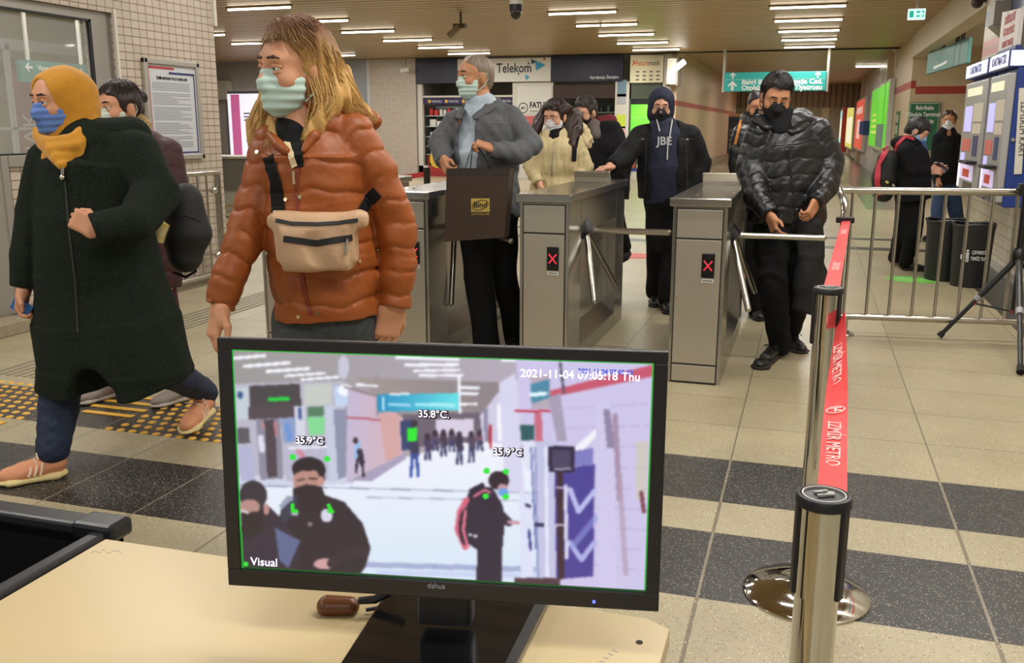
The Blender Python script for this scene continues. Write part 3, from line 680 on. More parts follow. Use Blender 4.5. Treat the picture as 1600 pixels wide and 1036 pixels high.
# ---- hanging direction sign over the corridor
TEAL = M('sign_teal', '#2b9a93', 0.35, emit=0.25)
def arrow(m, c, x, y, s, th=0.004):          # upward arrow
    c = np.array(c, float); z = np.cross(x, y)
    pts = [(-0.14, -0.5), (0.14, -0.5), (0.14, 0.12), (0.40, -0.12), (0.5, 0.03), (0, 0.52), (-0.5, 0.03), (-0.40, -0.12), (-0.14, 0.12)]
    P = [c+s*(a*np.array(x)+b*np.array(y)) for a, b in pts]
    m.prism(P[0:3]+P[8:9], z*th); m.prism([P[8], P[2], P[3], P[4], P[5]], z*th); m.prism([P[8], P[5], P[6], P[7]], z*th); return m
EX, EZ = np.array([1., 0, 0]), np.array([0, 0, 1.])
YS = 24.3; a, b = aY(1131, 143, YS), aY(1292, 111, YS)
hs = thing('hanging_sign', 'teal direction sign with white arrows hanging over the corridor entrance', 'sign', ((a[0]+b[0])/2, YS, a[2]))
MB().box((a[0], YS, a[2]), (b[0], YS+0.12, b[2])).build('panel', TEAL, hs, bevel=0.01)
Wd = b[0]-a[0]; Hh = b[2]-a[2]; zm = a[2]+Hh*0.62
MB().box((a[0]+0.02, YS-0.006, zm-0.006), (b[0]-0.02, YS, zm+0.006)).build('divider', M('pale_teal', '#8fd3cc', 0.4), hs)
m = MB(); arrow(m, (a[0]+0.2, YS-0.004, zm+0.10), EX, EZ, 0.15); arrow(m, (a[0]+0.2, YS-0.004, a[2]+Hh*0.3), EX, EZ, 0.23); arrow(m, (b[0]-0.2, YS-0.004, zm+0.10), EX, EZ, 0.15)
m.build('arrow', INKW, hs)
text('Bahri Baba', 0.165, (a[0]+0.42, YS-0.002, a[2]+0.17), EX, EZ, INKW, hs, align='LEFT', bold=0.006)
text('Otobüs', 0.165, (a[0]+0.42, YS-0.002, a[2]+0.03), EX, EZ, INKW, hs, align='LEFT', bold=0.006)
text('Halil Rıfatpaşa Cad.', 0.165, (b[0]-0.08, YS-0.002, a[2]+0.17), EX, EZ, INKW, hs, align='RIGHT', bold=0.006)
text('Devlet Tiyatrosu', 0.165, (b[0]-0.08, YS-0.002, a[2]+0.03), EX, EZ, INKW, hs, align='RIGHT', bold=0.006)
for x in (a[0]-0.02, b[0]+0.03): MB().cyl((x, YS+0.06, a[2]-0.02), (x, YS+0.06, CEIL), 0.035, n=10).build('hanger_pole', M('pole_white', '#b8b4aa', 0.4), hs)
# ---- exit sign
a, b = aY(1418, 31, 15.6), aY(1447, 13, 15.6)
es = thing('exit_sign', 'small lit green and white emergency exit sign under the ceiling edge', 'sign', ((a[0]+b[0])/2, 15.6, b[2]))
MB().box((a[0], 15.6, a[2]), (b[0], 15.66, b[2])).build('lit_panel', M('exit_white', '#d6fff4', 0.4, emit=1.0), es, bevel=0.006)
EG = M('exit_green', '#27b49b', 0.4, emit=0.8); w_, h_ = b[0]-a[0], b[2]-a[2]
MB().box((a[0]+0.08*w_, 15.594, a[2]+0.2*h_), (a[0]+0.32*w_, 15.6, a[2]+0.8*h_)).build('running_figure', EG, es)
m = MB().box((a[0]+0.48*w_, 15.594, a[2]+0.22*h_), (a[0]+0.92*w_, 15.6, a[2]+0.80*h_)); m.build('arrow_field', EG, es)
m = MB(); arrow(m, (a[0]+0.7*w_, 15.592, a[2]+0.5*h_), np.array([0, 0, -1.]), EX, 0.10); m.build('arrow', M('exit_white'), es)
MB().cyl(((a[0]+b[0])/2, 15.63, b[2]), ((a[0]+b[0])/2, 15.63, CEIL), 0.012).build('stem', WHITE, es)
# ---- teal sign in the alcove, seen at a slant
t = thing('hanging_sign', 'teal sign hanging at a slant in the alcove over the ticket machines', 'sign', (2.5, 16.4, 2.62))
TEAL2 = M('sign_teal_dull', '#4f8d87', 0.4)
p0, p1 = aH(1451, 100, 19.0), aH(1515, 78, 15.6); d = nrm((p1-p0)*[1, 1, 0]); nn = np.array([d[1], -d[0], 0]); hh = 0.20
MB().obox((p0+p1)/2, (np.linalg.norm((p1-p0)[:2])/2, 0.03, hh), (d, nn, (0, 0, 1))).build('panel', TEAL2, t, bevel=0.008)
c = (p0+p1)/2+nn*0.034
text('Konak', 0.17, c-d*0.55+EZ*0.0, d, EZ, M('pale_teal'), t)
m = MB(); m.strip([c-d*1.0-EZ*0.12, c-d*0.2-EZ*0.10, c+d*0.2-EZ*0.08], EZ, 0.05, 0.004); m.build('painted_glint', M('sign_glint', '#e4f2f0', 0.3), t)  # white strip stands in for a glint on the panel
for s in (-0.45, 0.75, 1.15): MB().box(((p0+p1)/2+d*s+[-0.03, -0.03, -0.2]), ((p0+p1)/2+d*s+[0.03, 0.03, 0.0])+np.array([0, 0, 3.06-float((p0+p1)[2]/2)])).build('hanger', M('hanger_dark', '#3b352e', 0.5), t)
# ---- cameras and ceiling fittings
t = thing('dome_camera', 'white and black dome camera hanging from the ceiling above the dark paper bag man', 'camera', (-3.72, 11.9, CEIL))
c = aY(806, 0, 11.9); cx, cy = c[0], 11.9
MB().cyl((cx, cy, CEIL), (cx, cy, 2.97), 0.03).lathe((cx, cy, 2.92), [(0.085, 0), (0.085, 0.06), (0.05, 0.085)], 24).build('mount', WHITE, t)
MB().lathe((cx, cy, 2.84), [(0.080, 0), (0.084, 0.05), (0.086, 0.085)], 24).build('collar', BLK, t)
MB().ball((cx, cy, 2.835), (0.074, 0.074, 0.10), n=20).build('dome', M('camera_dome', '#0d0d12', 0.08, coat=1), t)
c = aY(720, 42, 15.5); t = thing('security_camera', 'small dark box camera on a ceiling bracket beside the dome camera', 'camera', (c[0], 15.5, CEIL))
MB().cyl((c[0], 15.5, CEIL), (c[0], 15.5, c[2]), 0.02).box((c[0]-0.12, 15.44, c[2]-0.02), (c[0]+0.10, 15.56, c[2]+0.05)).build('bracket', M('bracket_brown', '#5b4c39', 0.5), t)
MB().obox((c[0]-0.10, 15.45, c[2]-0.08), (0.12, 0.06, 0.05), (nrm((0.7, 0.1, 0.6)), nrm((-0.1, 1, 0)), nrm(np.cross((0.7, 0.1, 0.6), (-0.1, 1, 0))))).build('housing', M('camera_grey', '#85795f', 0.5), t, bevel=0.008)
c = aY(632, 109, 25.1); t = thing('security_camera', 'white bullet camera on the tiled back wall beside the phone shop', 'camera', (c[0], 25.34, c[2]))
MB().cyl((c[0], 25.35, c[2]+0.05), (c[0], 25.1, c[2]+0.05), 0.02).cyl((c[0]+0.05, 25.1, c[2]+0.0), (c[0]+0.05, 25.1, c[2]+0.45), 0.012).build('bracket', M('camera_grey'), t)
MB().cyl((c[0]+0.14, 25.08, c[2]+0.02), (c[0]-0.10, 24.98, c[2]-0.02), 0.075).build('housing', WHITE, t); MB().cyl((c[0]-0.10, 24.98, c[2]-0.02), (c[0]-0.108, 24.977, c[2]-0.021), 0.06).build('lens', BLK, t)
c = aX(1527, 4, 1.80); t = thing('security_camera', 'dark ball camera high on the wall corner over the ticket machines', 'camera', tuple(c))
MB().ball(c, 0.07, n=14).box(c+[0.0, -0.03, 0.0], c+[0.1, 0.03, 0.08]).build('housing', M('camera_dark', '#3a322c', 0.4), t)
c = aX(1562, 25, 1.80); t = thing('cable_box', 'grey metal box and conduit fixed high on the tiled wall', 'box', tuple(c))
MB().box((1.72, c[1]-0.16, c[2]-0.10), (1.88, c[1]+0.16, c[2]+0.14)).prism([(1.72, c[1]-0.16, c[2]-0.10), (1.88, c[1]-0.16, c[2]-0.10), (1.88, c[1]-0.16, c[2]-0.24)], (0, 0.32, 0)).build('housing', M('box_grey', '#8b8479', 0.45, 0.2), t, bevel=0.006)
MB().cyl((1.85, c[1], c[2]+0.1), (1.85, c[1], CEIL), 0.02).cyl((1.85, c[1], c[2]-0.15), (1.85, c[1], c[2]-0.42), 0.014).build('conduit', M('box_grey'), t)
c = aY(1018, 101, 23.0)
# ---- framed poster on the tiled wall
t = thing('framed_poster', 'framed white notice with red and navy border on the tiled left wall', 'poster', (-5.29, 7.0, 1.1))
y0, y1, z0, z1 = 6.64, 7.375, 1.115, 1.955
for (ya, yb, za, zb) in ((y0, y1, z0, z0+0.045), (y0, y1, z1-0.045, z1), (y0, y0+0.045, z0, z1), (y1-0.045, y1, z0, z1)):
    MB().box((-5.3, ya, za), (-5.262, yb, zb)).build('frame_bar', M('frame_silver', '#b9b4aa', 0.35, 0.5), t, bevel=0.008)
MB().box((-5.299, y0+0.03, z0+0.03), (-5.285, y1-0.03, z1-0.03)).build('sheet', M('poster_white', '#c9cbd0', 0.35), t)
EY = np.array([0, 1., 0]); fx = -5.284
RB_, NB_ = M('poster_red', '#b52f37', 0.4), M('poster_navy', '#26336a', 0.4)
MB().box((fx, y0+0.06, z0+0.07), (fx+0.002, y0+0.072, z1-0.06)).box((fx, y0+0.06, z1-0.08), (fx+0.002, y0+0.40, z1-0.062)).box((fx, y0+0.06, z0+0.055), (fx+0.002, y0+0.4, z0+0.067)).build('red_line', RB_, t)
MB().box((fx, y1-0.072, z0+0.055), (fx+0.002, y1-0.06, z1-0.10)).box((fx, y0+0.33, z1-0.118), (fx+0.002, y1-0.06, z1-0.10)).box((fx, y0+0.4, z0+0.055), (fx+0.002, y1-0.06, z0+0.067)).build('navy_line', NB_, t)
text('İZMİR METROSU YOLCU KURALLARI', 0.030, (fx+0.001, (y0+y1)/2, z1-0.165), EY, EZ, INKB, t, squeeze=0.82, bold=0.0008)
ln = MB(); r_ = random.Random(3)
for i in range(38):
    zz = z1-0.195-i*0.0145
    if i in (5, 13, 22, 30): continue
    ln.box((fx, y0+0.10, zz), (fx+0.0012, y0+0.10+(0.50 if r_.random() < 0.65 else r_.uniform(0.2, 0.48)), zz+0.004))
ln.build('small_print', M('print_grey', '#8d9097', 0.6), t)
# ---- what is seen through the booth glass
t = thing('hanging_sign', 'teal sign with a left arrow seen through the booth glass', 'sign', (-7.0, 7.3, 1.9))
c0, c1 = aX(32, 110, -7.0), aX(150, 110, -7.0); d = EY; xx = -7.0; zt = aX(70, 96, -7.0)[2]; zb = zt-0.20
MB().box((xx-0.05, c0[1], zb), (xx, c1[1]+0.35, zt)).build('panel', M('sign_teal_dull'), t)
m = MB(); arrow(m, (xx+0.002, c0[1]+0.10, zt-0.065), np.array([0, 0, 1.]), -EY, 0.085); m.build('arrow', INKW, t)
text('Varyant   Katlı Otopark', 0.060, (xx+0.002, c0[1]+0.21, zt-0.085), EY, EZ, INKW, t, align='LEFT', bold=0.003); text('Hastane          SSK', 0.060, (xx+0.002, c0[1]+0.21, zt-0.165), EY, EZ, INKW, t, align='LEFT', bold=0.003)
for s in (0.15, 1.0): MB().cyl((xx-0.02, c0[1]+s*0.8, zt), (xx-0.02, c0[1]+s*0.8, CEIL), 0.02).build('hanger_pole', WHITE, t)
t = thing('banner', 'red vertical banner with white letters seen through the booth glass', 'banner', (-9.9, 8.2, 0))
c0, c1 = aX(10, 90, -9.05), aX(24, 215, -9.05)
MB().box((-9.058, c0[1], 0.2), (-9.05, c0[1]+0.40, c0[2])).build('panel', M('banner_red', '#a9605a', 0.6), t)
text('KONAK', 0.30, (-9.045, c0[1]+0.34, 0.5), EZ, -EY, INKW, t, align='LEFT')
t = thing('glazing_grid', 'pale metal glazing bars inside the booth behind the glass', 'glazing grid', (-9.0, 8, 0))
MB().box((-8.7, 6.4, 1.36), (-8.66, 11, 1.39)).box((-8.7, 6.4, 2.24), (-8.66, 11, 2.36)).box((-8.7, 8.6, 0), (-8.66, 8.66, 2.3)).box((-8.7, 6.4, 0), (-8.66, 6.46, 2.3)).build('bars', M('pale_frame'), t)
# ================================================================== SHOPS, MACHINES, ADS
YF = 25.4
def fx_(px): return float(aY(px, 200, YF)[0])
def fz_(py, px=850): return float(aY(px, py, YF)[2])
SHOPW = M('shop_white', '#cfcac0', 0.45); NAVY = M('shop_navy', '#14162f', 0.35, noise=0.1, nscale=2)
structure(MB().box((-10.9, 27.6, 0), (-3.62, 27.8, CEIL)).box((-10.9, 25.4, CEIL-0.02), (-3.62, 27.6, CEIL)).box((-11.0, 25.4, 0), (-10.88, 27.6, CEIL)).build('wall_shop', M('shop_inside', '#8f8b86', 0.6)))
structure(MB().box((-10.88, 25.42, 0), (-10.74, 25.55, 2.6)).box((-8.02, 25.42, 0), (-6.86, 25.6, 2.6)).box((-5.12, 25.40, 0), (-4.74, 25.55, 2.6)).box((-10.88, 25.42, 0), (-8.0, 25.6, 0.30)).box((-10.88, 25.45, 2.22), (-8.0, 25.5, 2.27)).box((-3.85, 25.38, 0), (-3.62, 25.6, CEIL)).build('wall_shopfront', SHOPW))
# phone shop sign
t = thing('shop_sign', 'long navy shop sign with white middle panel over the phone shop', 'shop sign', (-7.9, YF, 2.6))
x0, x1, z0, z1 = -10.87, -4.92, 2.60, CEIL-0.01; xa, xb = fx_(718), fx_(861)
MB().box((x0, YF-0.10, z0), (xa, YF, z1)).build('navy_panel', NAVY, t, bevel=0.01); MB().box((xb, YF-0.10, z0), (x1, YF, z1)).build('navy_panel', NAVY, t, bevel=0.01)
MB().box((xa, YF-0.105, z0+0.02), (xb, YF, z1-0.04)).build('white_panel', M('sign_white', '#d8d6cf', 0.4), t, bevel=0.005)
ys = YF-0.108
text('Türk Telekom', 0.355, (fx_(832), ys, fz_(113, 830)), EX, EZ, M('sign_ink', '#1b2331', 0.5), t, align='RIGHT', bold=0.006, squeeze=0.80)
def tri(m, pts): 
    P = [np.array([fx_(p), ys-0.002, fz_(q, p)]) for p, q in pts]; m.prism(P, (0, -0.004, 0)); return m
for q_ in ([(837, 95), (853, 102), (839, 111)], [(822, 116), (829, 121), (823, 126)]): tri(MB(), q_).build('blue_triangle', M('logo_blue', '#2f9ac6', 0.4), t)
for q_ in ([(831, 92), (839, 97), (832, 101)], [(826, 97), (829, 100), (826, 102)], [(811, 114), (814, 116), (811, 118)]): tri(MB(), q_).build('dark_triangle', M('logo_dark', '#2a3f63', 0.4), t)
tri(MB(), [(850, 90), (854, 92.5), (850, 95)]).build('red_triangle', M('logo_red', '#c03a33', 0.4), t)
text('Eşrefpaşa İletişim', 0.105, (fx_(966), YF-0.102, fz_(123, 950)), EX, EZ, INKW, t, align='RIGHT')
# second shop sign
t = thing('shop_sign', 'cream bill payment sign with orange lettering beside the navy sign', 'shop sign', (-4.3, YF, 2.55))
xa, xb, z0, z1 = fx_(983), fx_(1034), 2.55, 3.26
MB().box((xa, YF-0.10, z0), (xb, YF, z1)).build('panel', M('sign_cream', '#ddd6b4', 0.4), t, bevel=0.006)
text('Fatura', 0.185, ((xa+xb)/2+0.05, YF-0.102, z1-0.27), EX, EZ, M('sign_orange', '#d9622e', 0.5), t, align='RIGHT', bold=0.002, squeeze=0.72)
text('matik', 0.185, ((xa+xb)/2+0.05, YF-0.102, z1-0.27), EX, EZ, M('sign_brown', '#4b2d20', 0.5), t, align='LEFT', bold=0.002, squeeze=0.72)
m = MB(); c = np.array([xa+0.1, YF-0.102, z1-0.20]); m.prism([c+[-0.05, 0, 0.09], c+[0.05, 0, 0], c+[-0.05, 0, -0.09], c+[-0.01, 0, 0]], (0, -0.004, 0)); m.build('arrow', M('sign_orange'), t)
m = MB()
for i in range(3):
    for j in range(4): m.box((xa+0.16+j*0.18, YF-0.103, z0+0.06+i*0.10), (xa+0.25+j*0.18, YF-0.10, z0+0.10+i*0.10))
m.build('small_marks', M('mark_grey', '#6d675c', 0.6), t)
# projecting lightbox and spot lamp at the shop corner
t = thing('projecting_sign', 'narrow white lightbox projecting from the shop corner', 'sign', (-3.5, 25, 2.5))
MB().box((fx_(1045), 24.7, 2.48), (fx_(1059), 25.35, 3.12)).build('box', M('box_pale', '#c9c4b0', 0.4, emit=0.12), t, bevel=0.01)
MB().box((fx_(1059), 24.68, 2.45), (fx_(1061.5), 25.36, 3.15)).box((fx_(1043), 24.68, 2.45), (fx_(1045), 25.36, 3.15)).build('rim', M('rim_dark', '#5d5648', 0.5), t)
t = thing('spot_lamp', 'bright white spot lamp at the corner where the corridor begins', 'lamp', (-3.5, 24.5, 3.0))
c = aY(1062, 102, 24.4); ax = nrm((0.5, -0.2, 0.35))
MB().cyl(c-ax*0.18, c+ax*0.15, 0.07, n=14).build('head', M('spot_glow', '#ffffff', 0.3, emit=7), t)
MB().tube([c-ax*0.1, c-ax*0.1+[-0.05, 0.15, 0], [fx_(1060), 24.8, 2.9]], 0.02).build('arm', WHITE, t)
area_lamp('spot_light', tuple(c+np.array([0.2, -0.3, -0.2])), 0.25, 0.25, 30, rot=(0.6, 0.5, 0))
# purple logo strip and shelves of the phone shop
t = thing('header_strip', 'purple strip with small white logos above the shop shelves', 'shop strip', (-9.4, 25.5, 2.05))
MB().box((-10.74, 25.50, 2.03), (-8.03, 25.54, 2.20)).build('strip', M('strip_purple', '#2d2352', 0.4), t)
for i in range(5):
    x = -10.55+i*0.52; MB().cyl((x, 25.50, 2.115), (x, 25.494, 2.115), 0.045, n=12).build('logo_dot', M('logo_yellow', '#e5b53a', 0.5), t)
    text('TURKCELL', 0.07, (x+0.06, 25.497, 2.09), EX, EZ, INKW, t, align='LEFT')
t = thing('shelf_rack', 'pale back panel with uprights holding the glass shelves of the phone shop', 'shelf', (-9.9, 26.0, 0.3))
MB().box((-10.74, 26.5, 0.3), (-8.03, 26.55, 2.0)).build('back_panel', M('shelf_back', '#b7c0be', 0.5), t)
GLS = M('shelf_edge', '#c3d3cd', 0.2)
SZ = [1.72, 1.42, 1.13, 0.86, 0.62]
for x in (-10.74, -9.84, -8.94, -8.05): MB().box((x, 26.45, 0.3), (x+0.03, 26.5, 2.0)).build('upright', M('pale_frame'), t)
for z, nm in zip(SZ, ('topmost', 'second', 'third', 'fourth', 'lowest')): tag(MB().box((-10.74, 25.65, z-0.02), (-8.03, 26.45, z)).build('glass_shelf', GLS), nm+' glass shelf board of the phone shop rack', 'shelf')
cols = ['#c9342f', '#d8d6d0', '#20232a', '#c9342f', '#e3e1da', '#8b8f93']
def item(nm, c0, c1, col, label, grp, cat='box'):
    o = MB().box(c0, c1).build(nm, M('item_'+col.strip('#'), col, 0.4), bevel=0.008); recenter(o, ((c0[0]+c1[0])/2, (c0[1]+c1[1])/2, c0[2])); return tag(o, label, cat, grp)
r_ = random.Random(5)
for k, (z, nm, lab, grp) in enumerate(((1.72, 'earphone_pack', 'small red, white or black earphone pack on the top shelf of the phone shop', 'earphone packs on the top shelf'), (1.42, 'accessory_box', 'small white or black accessory box on the second shelf of the phone shop', 'boxes on the second shelf'),
        (1.13, 'phone_box', 'pale or blue phone box on the third shelf of the phone shop', 'boxes on the third shelf'), (0.86, 'phone_case', 'pale grey packaged item on the fourth shelf of the phone shop', 'packs on the fourth shelf'), (0.62, 'accessory_pack', 'dull packaged item on the lowest shelf of the phone shop', 'packs on the lowest shelf'))):
    x = -10.64
    while x < -8.2:
        w = (0.09, 0.15, 0.22, 0.14, 0.2)[k]*r_.uniform(0.85, 1.2); h = (0.20, 0.18, 0.17, 0.15, 0.12)[k]*r_.uniform(0.7, 1.1)
        col = r_.choice([['#c9342f', '#d8d6d0', '#20232a', '#c9342f'], ['#dfddd6', '#dfddd6', '#26282d'], ['#b9cfd6', '#5d9fc2', '#d6d9d6', '#a9b6b4'], ['#bcc6c4', '#9fb0b2', '#d4d4ce'], ['#8f8f86', '#c3c1b8', '#4e5654']][k])
        item(nm, (x, 25.72, z), (x+w, 25.9, z+h), col, lab, grp); x += w+0.03+0.03*r_.random()
t = thing('round_sign', 'yellow and black round display sign at the foot of the shop shelves', 'sign', (fx_(683), 25.38, 0))
c = np.array([fx_(684), 25.36, fz_(251)])
MB().cyl(c, c+[0, 0.04, 0], 0.25, n=28).build('disc', M('sign_yellow', '#d8b53a', 0.45), t); MB().cyl(c+[0.03, -0.004, 0.03], c+[0.03, 0, 0.03], 0.095, n=20).prism([c+[0.06, -0.003, -0.22], c+[0.2, -0.003, -0.12], c+[0.14, -0.003, -0.02], c+[-0.02, -0.003, -0.1]], (0, 0.003, 0)).build('black_mark', INKB, t)
MB().box((c[0]-0.3, 25.36, 0), (c[0]-0.27, 25.4, c[2]+0.1)).box((c[0]+0.27, 25.36, 0), (c[0]+0.3, 25.4, c[2]+0.1)).box((c[0]-0.3, 25.37, 0.02), (c[0]+0.3, 25.4, 0.28)).build('stand', M('stand_red', '#a32c2c', 0.5), t)
# posters around the shop door
t = thing('wall_notice', 'white notice lettered FATURA between shop window and shop door', 'notice', (-7.3, 25.4, 1.75))
xa, xb = fx_(808), fx_(861)
MB().box((xa, 25.395, 1.76), (xb, 25.42, 2.5)).build('sheet', M('notice_white', '#d9d7d0', 0.45), t)
text('FATURA', 0.22, (xa+0.36, 25.392, 1.92), EX, EZ, INKB, t, align='LEFT', bold=0.008, squeeze=0.8); text('ÖDEME NOKTASI', 0.08, (xa+0.36, 25.392, 1.80), EX, EZ, INKB, t, align='LEFT', squeeze=0.9)
m = MB(); c = np.array([xa+0.18, 25.392, 1.92]); m.tube([c+0.13*np.array([math.cos(a), 0, math.sin(a)]) for a in np.linspace(0, 6.283, 25)[:-1]], 0.012, 6, closed=True); m.build('round_mark', INKB, t)
text('4/1', 0.11, c-[0, 0, 0.04], EX, EZ, INKB, t, bold=0.004)
t = thing('wall_poster', 'red poster below the FATURA notice beside the shop door', 'poster', (-7.4, 25.4, 0.9))
MB().box((fx_(808), 25.395, 0.86), (fx_(842), 25.42, 1.7)).build('sheet', M('poster_rose', '#b4474f', 0.45, col2='#c86a6c', nscale=3), t)
MB().box((fx_(812), 25.39, 1.3), (fx_(825), 25.395, 1.6)).build('figure_block', M('poster_pale', '#cdb3b0', 0.5), t)
t = thing('shop_header', 'dark brown header board above the shop opening behind the woman in cream', 'board', (-6, 25.4, 2.1))
MB().box((-6.86, 25.44, 2.17), (-5.12, 25.5, 2.52)).build('board', M('header_brown', '#35211a', 0.5), t)
t = thing('shop_cabinet', 'low grey cabinet under the glass shelves inside the shop opening', 'cabinet', (-6, 26.8, 0))
MB().box((-6.8, 26.7, 0), (-5.2, 27.2, 0.9)).build('body', M('cab_grey', '#6f6c68', 0.5), t)
for z, nm in zip((1.2, 1.5, 1.8), ('lower', 'middle', 'top')): tag(MB().box((-6.8, 26.8, z), (-5.2, 27.2, z+0.025)).build('glass_shelf', GLS), nm+' glass shelf board above the low cabinet inside the shop opening', 'shelf')
structure(MB().box((-6.8, 27.2, 0.9), (-5.2, 27.24, 2.1)).build('trim_30', M('cab_back', '#59605f', 0.4)))
for z, grp in ((0.9, 'bottom'), (1.225, 'lower'), (1.525, 'middle'), (1.825, 'top')):
    for i in range(7):
        item('shop_item', (-6.7+i*0.21, 26.9, z), (-6.62+i*0.21, 27.0, z+r_.uniform(0.1, 0.2)), r_.choice(['#c9c7c0', '#4c5a66', '#7f9aa0', '#2b2d31']), 'small packed article on the %s shelf of the shop cabinet' % grp, 'articles on the %s cabinet shelf' % grp)
for k, (zc, hh_, col, nm) in enumerate(((2.42, 0.22, '#6f8a9c', 'picture sticker'), (2.14, 0.13, '#a9abb0', 'grey sticker'), (1.55, 0.18, '#c3d843', 'yellow green sticker'), (1.2, 0.22, '#e0aeb0', 'pink sticker'))):
    o = MB().box((-5.06, 25.385, zc-hh_), (-4.82, 25.40, zc+hh_)).build('sticker', M('stk%d' % k, col, 0.5)); recenter(o, (-4.94, 25.39, zc)); tag(o, nm+' on the white shop door post', 'sticker')
t = thing('window_advert', 'bright green lit advertising panel in the window under the cream sign', 'advertising panel', (-4.3, 25.5, 1.2))
MB().box((-4.72, 25.5, 1.08), (-3.87, 25.56, 2.0)).build('panel', M('ad_green', '#62c83c', 0.4, emit=0.55, col2='#8fdc4e', nscale=3), t)
MB().box((-4.72, 25.49, 2.02), (-3.87, 25.55, 2.14)).build('logo_strip', M('strip_black', '#1b1b22', 0.4), t); MB().box((-4.72, 25.485, 1.64), (-3.87, 25.5, 1.655)).build('line', M('pale_green', '#b9e29a', 0.4), t)
MB().box((-4.74, 25.45, 0.3), (-4.70, 25.55, 2.55)).box((-3.89, 25.45, 0.3), (-3.85, 25.55, 2.55)).box((-4.74, 25.45, 2.14), (-3.85, 25.56, 2.55)).build('frame', M('win_dark', '#4d5648', 0.4), t)
t = thing('goods_rack', 'low white rack base with blue edge under the green lit panel', 'rack', (-4.3, 25.7, 0))
MB().box((-4.7, 25.6, 0), (-3.9, 26.0, 0.22)).box((-4.7, 25.59, 0.22), (-3.9, 26.0, 0.30), 1).build('body', [SHOPW, M('rack_blue', '#2c3f86', 0.5)], t)
for z, nm in ((0.60, 'lower'), (0.84, 'upper')): tag(MB().box((-4.68, 25.6, z), (-3.92, 25.95, z+0.02)).build('rack_shelf', M('rack_grey', '#8a8c88', 0.5)), nm+' grey shelf board behind the window under the green lit panel', 'shelf')
structure(MB().box((-4.7, 25.95, 0.3), (-3.9, 26.0, 1.05)).build('trim_31', M('rack_grey')))
for z in (0.42, 0.62, 0.86):
    for i in range(6): item('snack_pack', (-4.66+i*0.125, 25.66, z if z > 0.5 else 0.30), (-4.57+i*0.125, 25.76, (z if z > 0.5 else 0.30)+r_.uniform(0.1, 0.16)), r_.choice(['#b85a3a', '#d8cfa0', '#6c8f5d', '#d5d3cc']), 'small pack on the low rack under the green panel', 'packs on the low rack')
# ---- lit advert and counter at the far left, red belt by the shop
t = thing('lit_poster', 'bright lit poster with pink stripes far behind the tiled wall end', 'advertising panel', tuple(aY(390, 250, 25.3)*[1, 1, 0]))
a, b = aY(361, 247, 25.2), aY(425, 146, 25.2)
MB().box((a[0], 25.2, a[2]), (b[0], 25.3, b[2])).build('panel', M('poster_lit', '#ecebf7', 0.4, emit=0.8), t)
MB().box((a[0]+0.12, 25.19, a[2]), (a[0]+0.42, 25.2, b[2]-0.02)).build('pink_stripe', M('poster_pink', '#e072ac', 0.4, emit=0.35), t)
MB().box((b[0]-0.4, 25.19, a[2]+0.2), (b[0]-0.16, 25.2, b[2]-0.02)).build('pale_stripe', M('poster_rose2', '#dd90b4', 0.4, emit=0.35), t)
m = MB()
for i in range(3): m.box((a[0]+0.55, 25.19, b[2]-0.60-i*0.1), (b[0]-0.45, 25.2, b[2]-0.56-i*0.1))
m.build('print_line', M('poster_ink', '#8d86a0', 0.5), t)
MB().box((a[0]-0.08, 25.22, 0.4), (a[0], 25.32, b[2]+0.08)).box((a[0]-0.08, 25.22, b[2]), (b[0]+0.08, 25.32, b[2]+0.08)).box((a[0]+0.1, 25.22, 0), (a[0]+0.2, 25.32, a[2])).build('frame', M('frame_dark', '#6a6868', 0.4), t)
t = thing('counter', 'grey and white service counter behind the end of the tiled wall', 'counter', (-8.5, 13.7, 0))
MB().box((-10.6, 13.55, 0.36), (-7.6, 14.2, 0.88)).build('grey_front', M('counter_grey', '#85837b', 0.4), t)
MB().box((-10.6, 13.6, 0.0), (-7.6, 14.2, 0.36)).build('white_base', M('counter_white', '#cfccc2', 0.4), t)
MB().box((-10.6, 13.5, 0.88), (-7.6, 14.25, 0.92)).build('top', SHOPW, t, bevel=0.01)
m = MB().box((-10.55, 13.596, 0.08), (-7.7, 13.6, 0.11))
m.build('gold_line', M('gold_mark', '#c9a95a', 0.4), t)
t = thing('wall_speaker', 'small grey box on the wall behind the end of the tiled wall', 'box', tuple(aY(343, 140, 20)))
c = aY(345, 141, 25.2); MB().box((c[0]-0.25, 25.2, c[2]-0.28), (c[0]+0.2, 25.5, c[2]+0.28)).build('housing', M('camera_grey2', '#bdb6a8', 0.5), t, bevel=0.01)
t = thing('queue_barrier', 'dark queue post with red belt standing in front of the phone shop', 'queue post', (-3.68, 8.8, 0))
q = aH(667, 262, 9.5); MB().cyl((q[0], q[1], 0.02), (q[0], q[1], q[2]), 0.034, n=20).build('tube', M('post_dark', '#4a4843', 0.25, 0.9), t)
MB().lathe((q[0], q[1], 0), [(0.17, 0), (0.17, 0.012), (0.05, 0.03)], 28).build('base', M('post_dark'), t)
e = aH(590, 270, 9.5); e2 = aH(706, 262, 10.0)
MB().strip([q+[0, 0, -0.06], (q+e)/2+[0, 0, -0.075], e+[0, 0, -0.02]], (0, 0, 1), 0.05, 0.003).strip([q+[0, 0, -0.06], e2+[0, 0, -0.07]], (0, 0, 1), 0.05, 0.003).build('belt', M('belt_red', '#b32a2e', 0.5), t)

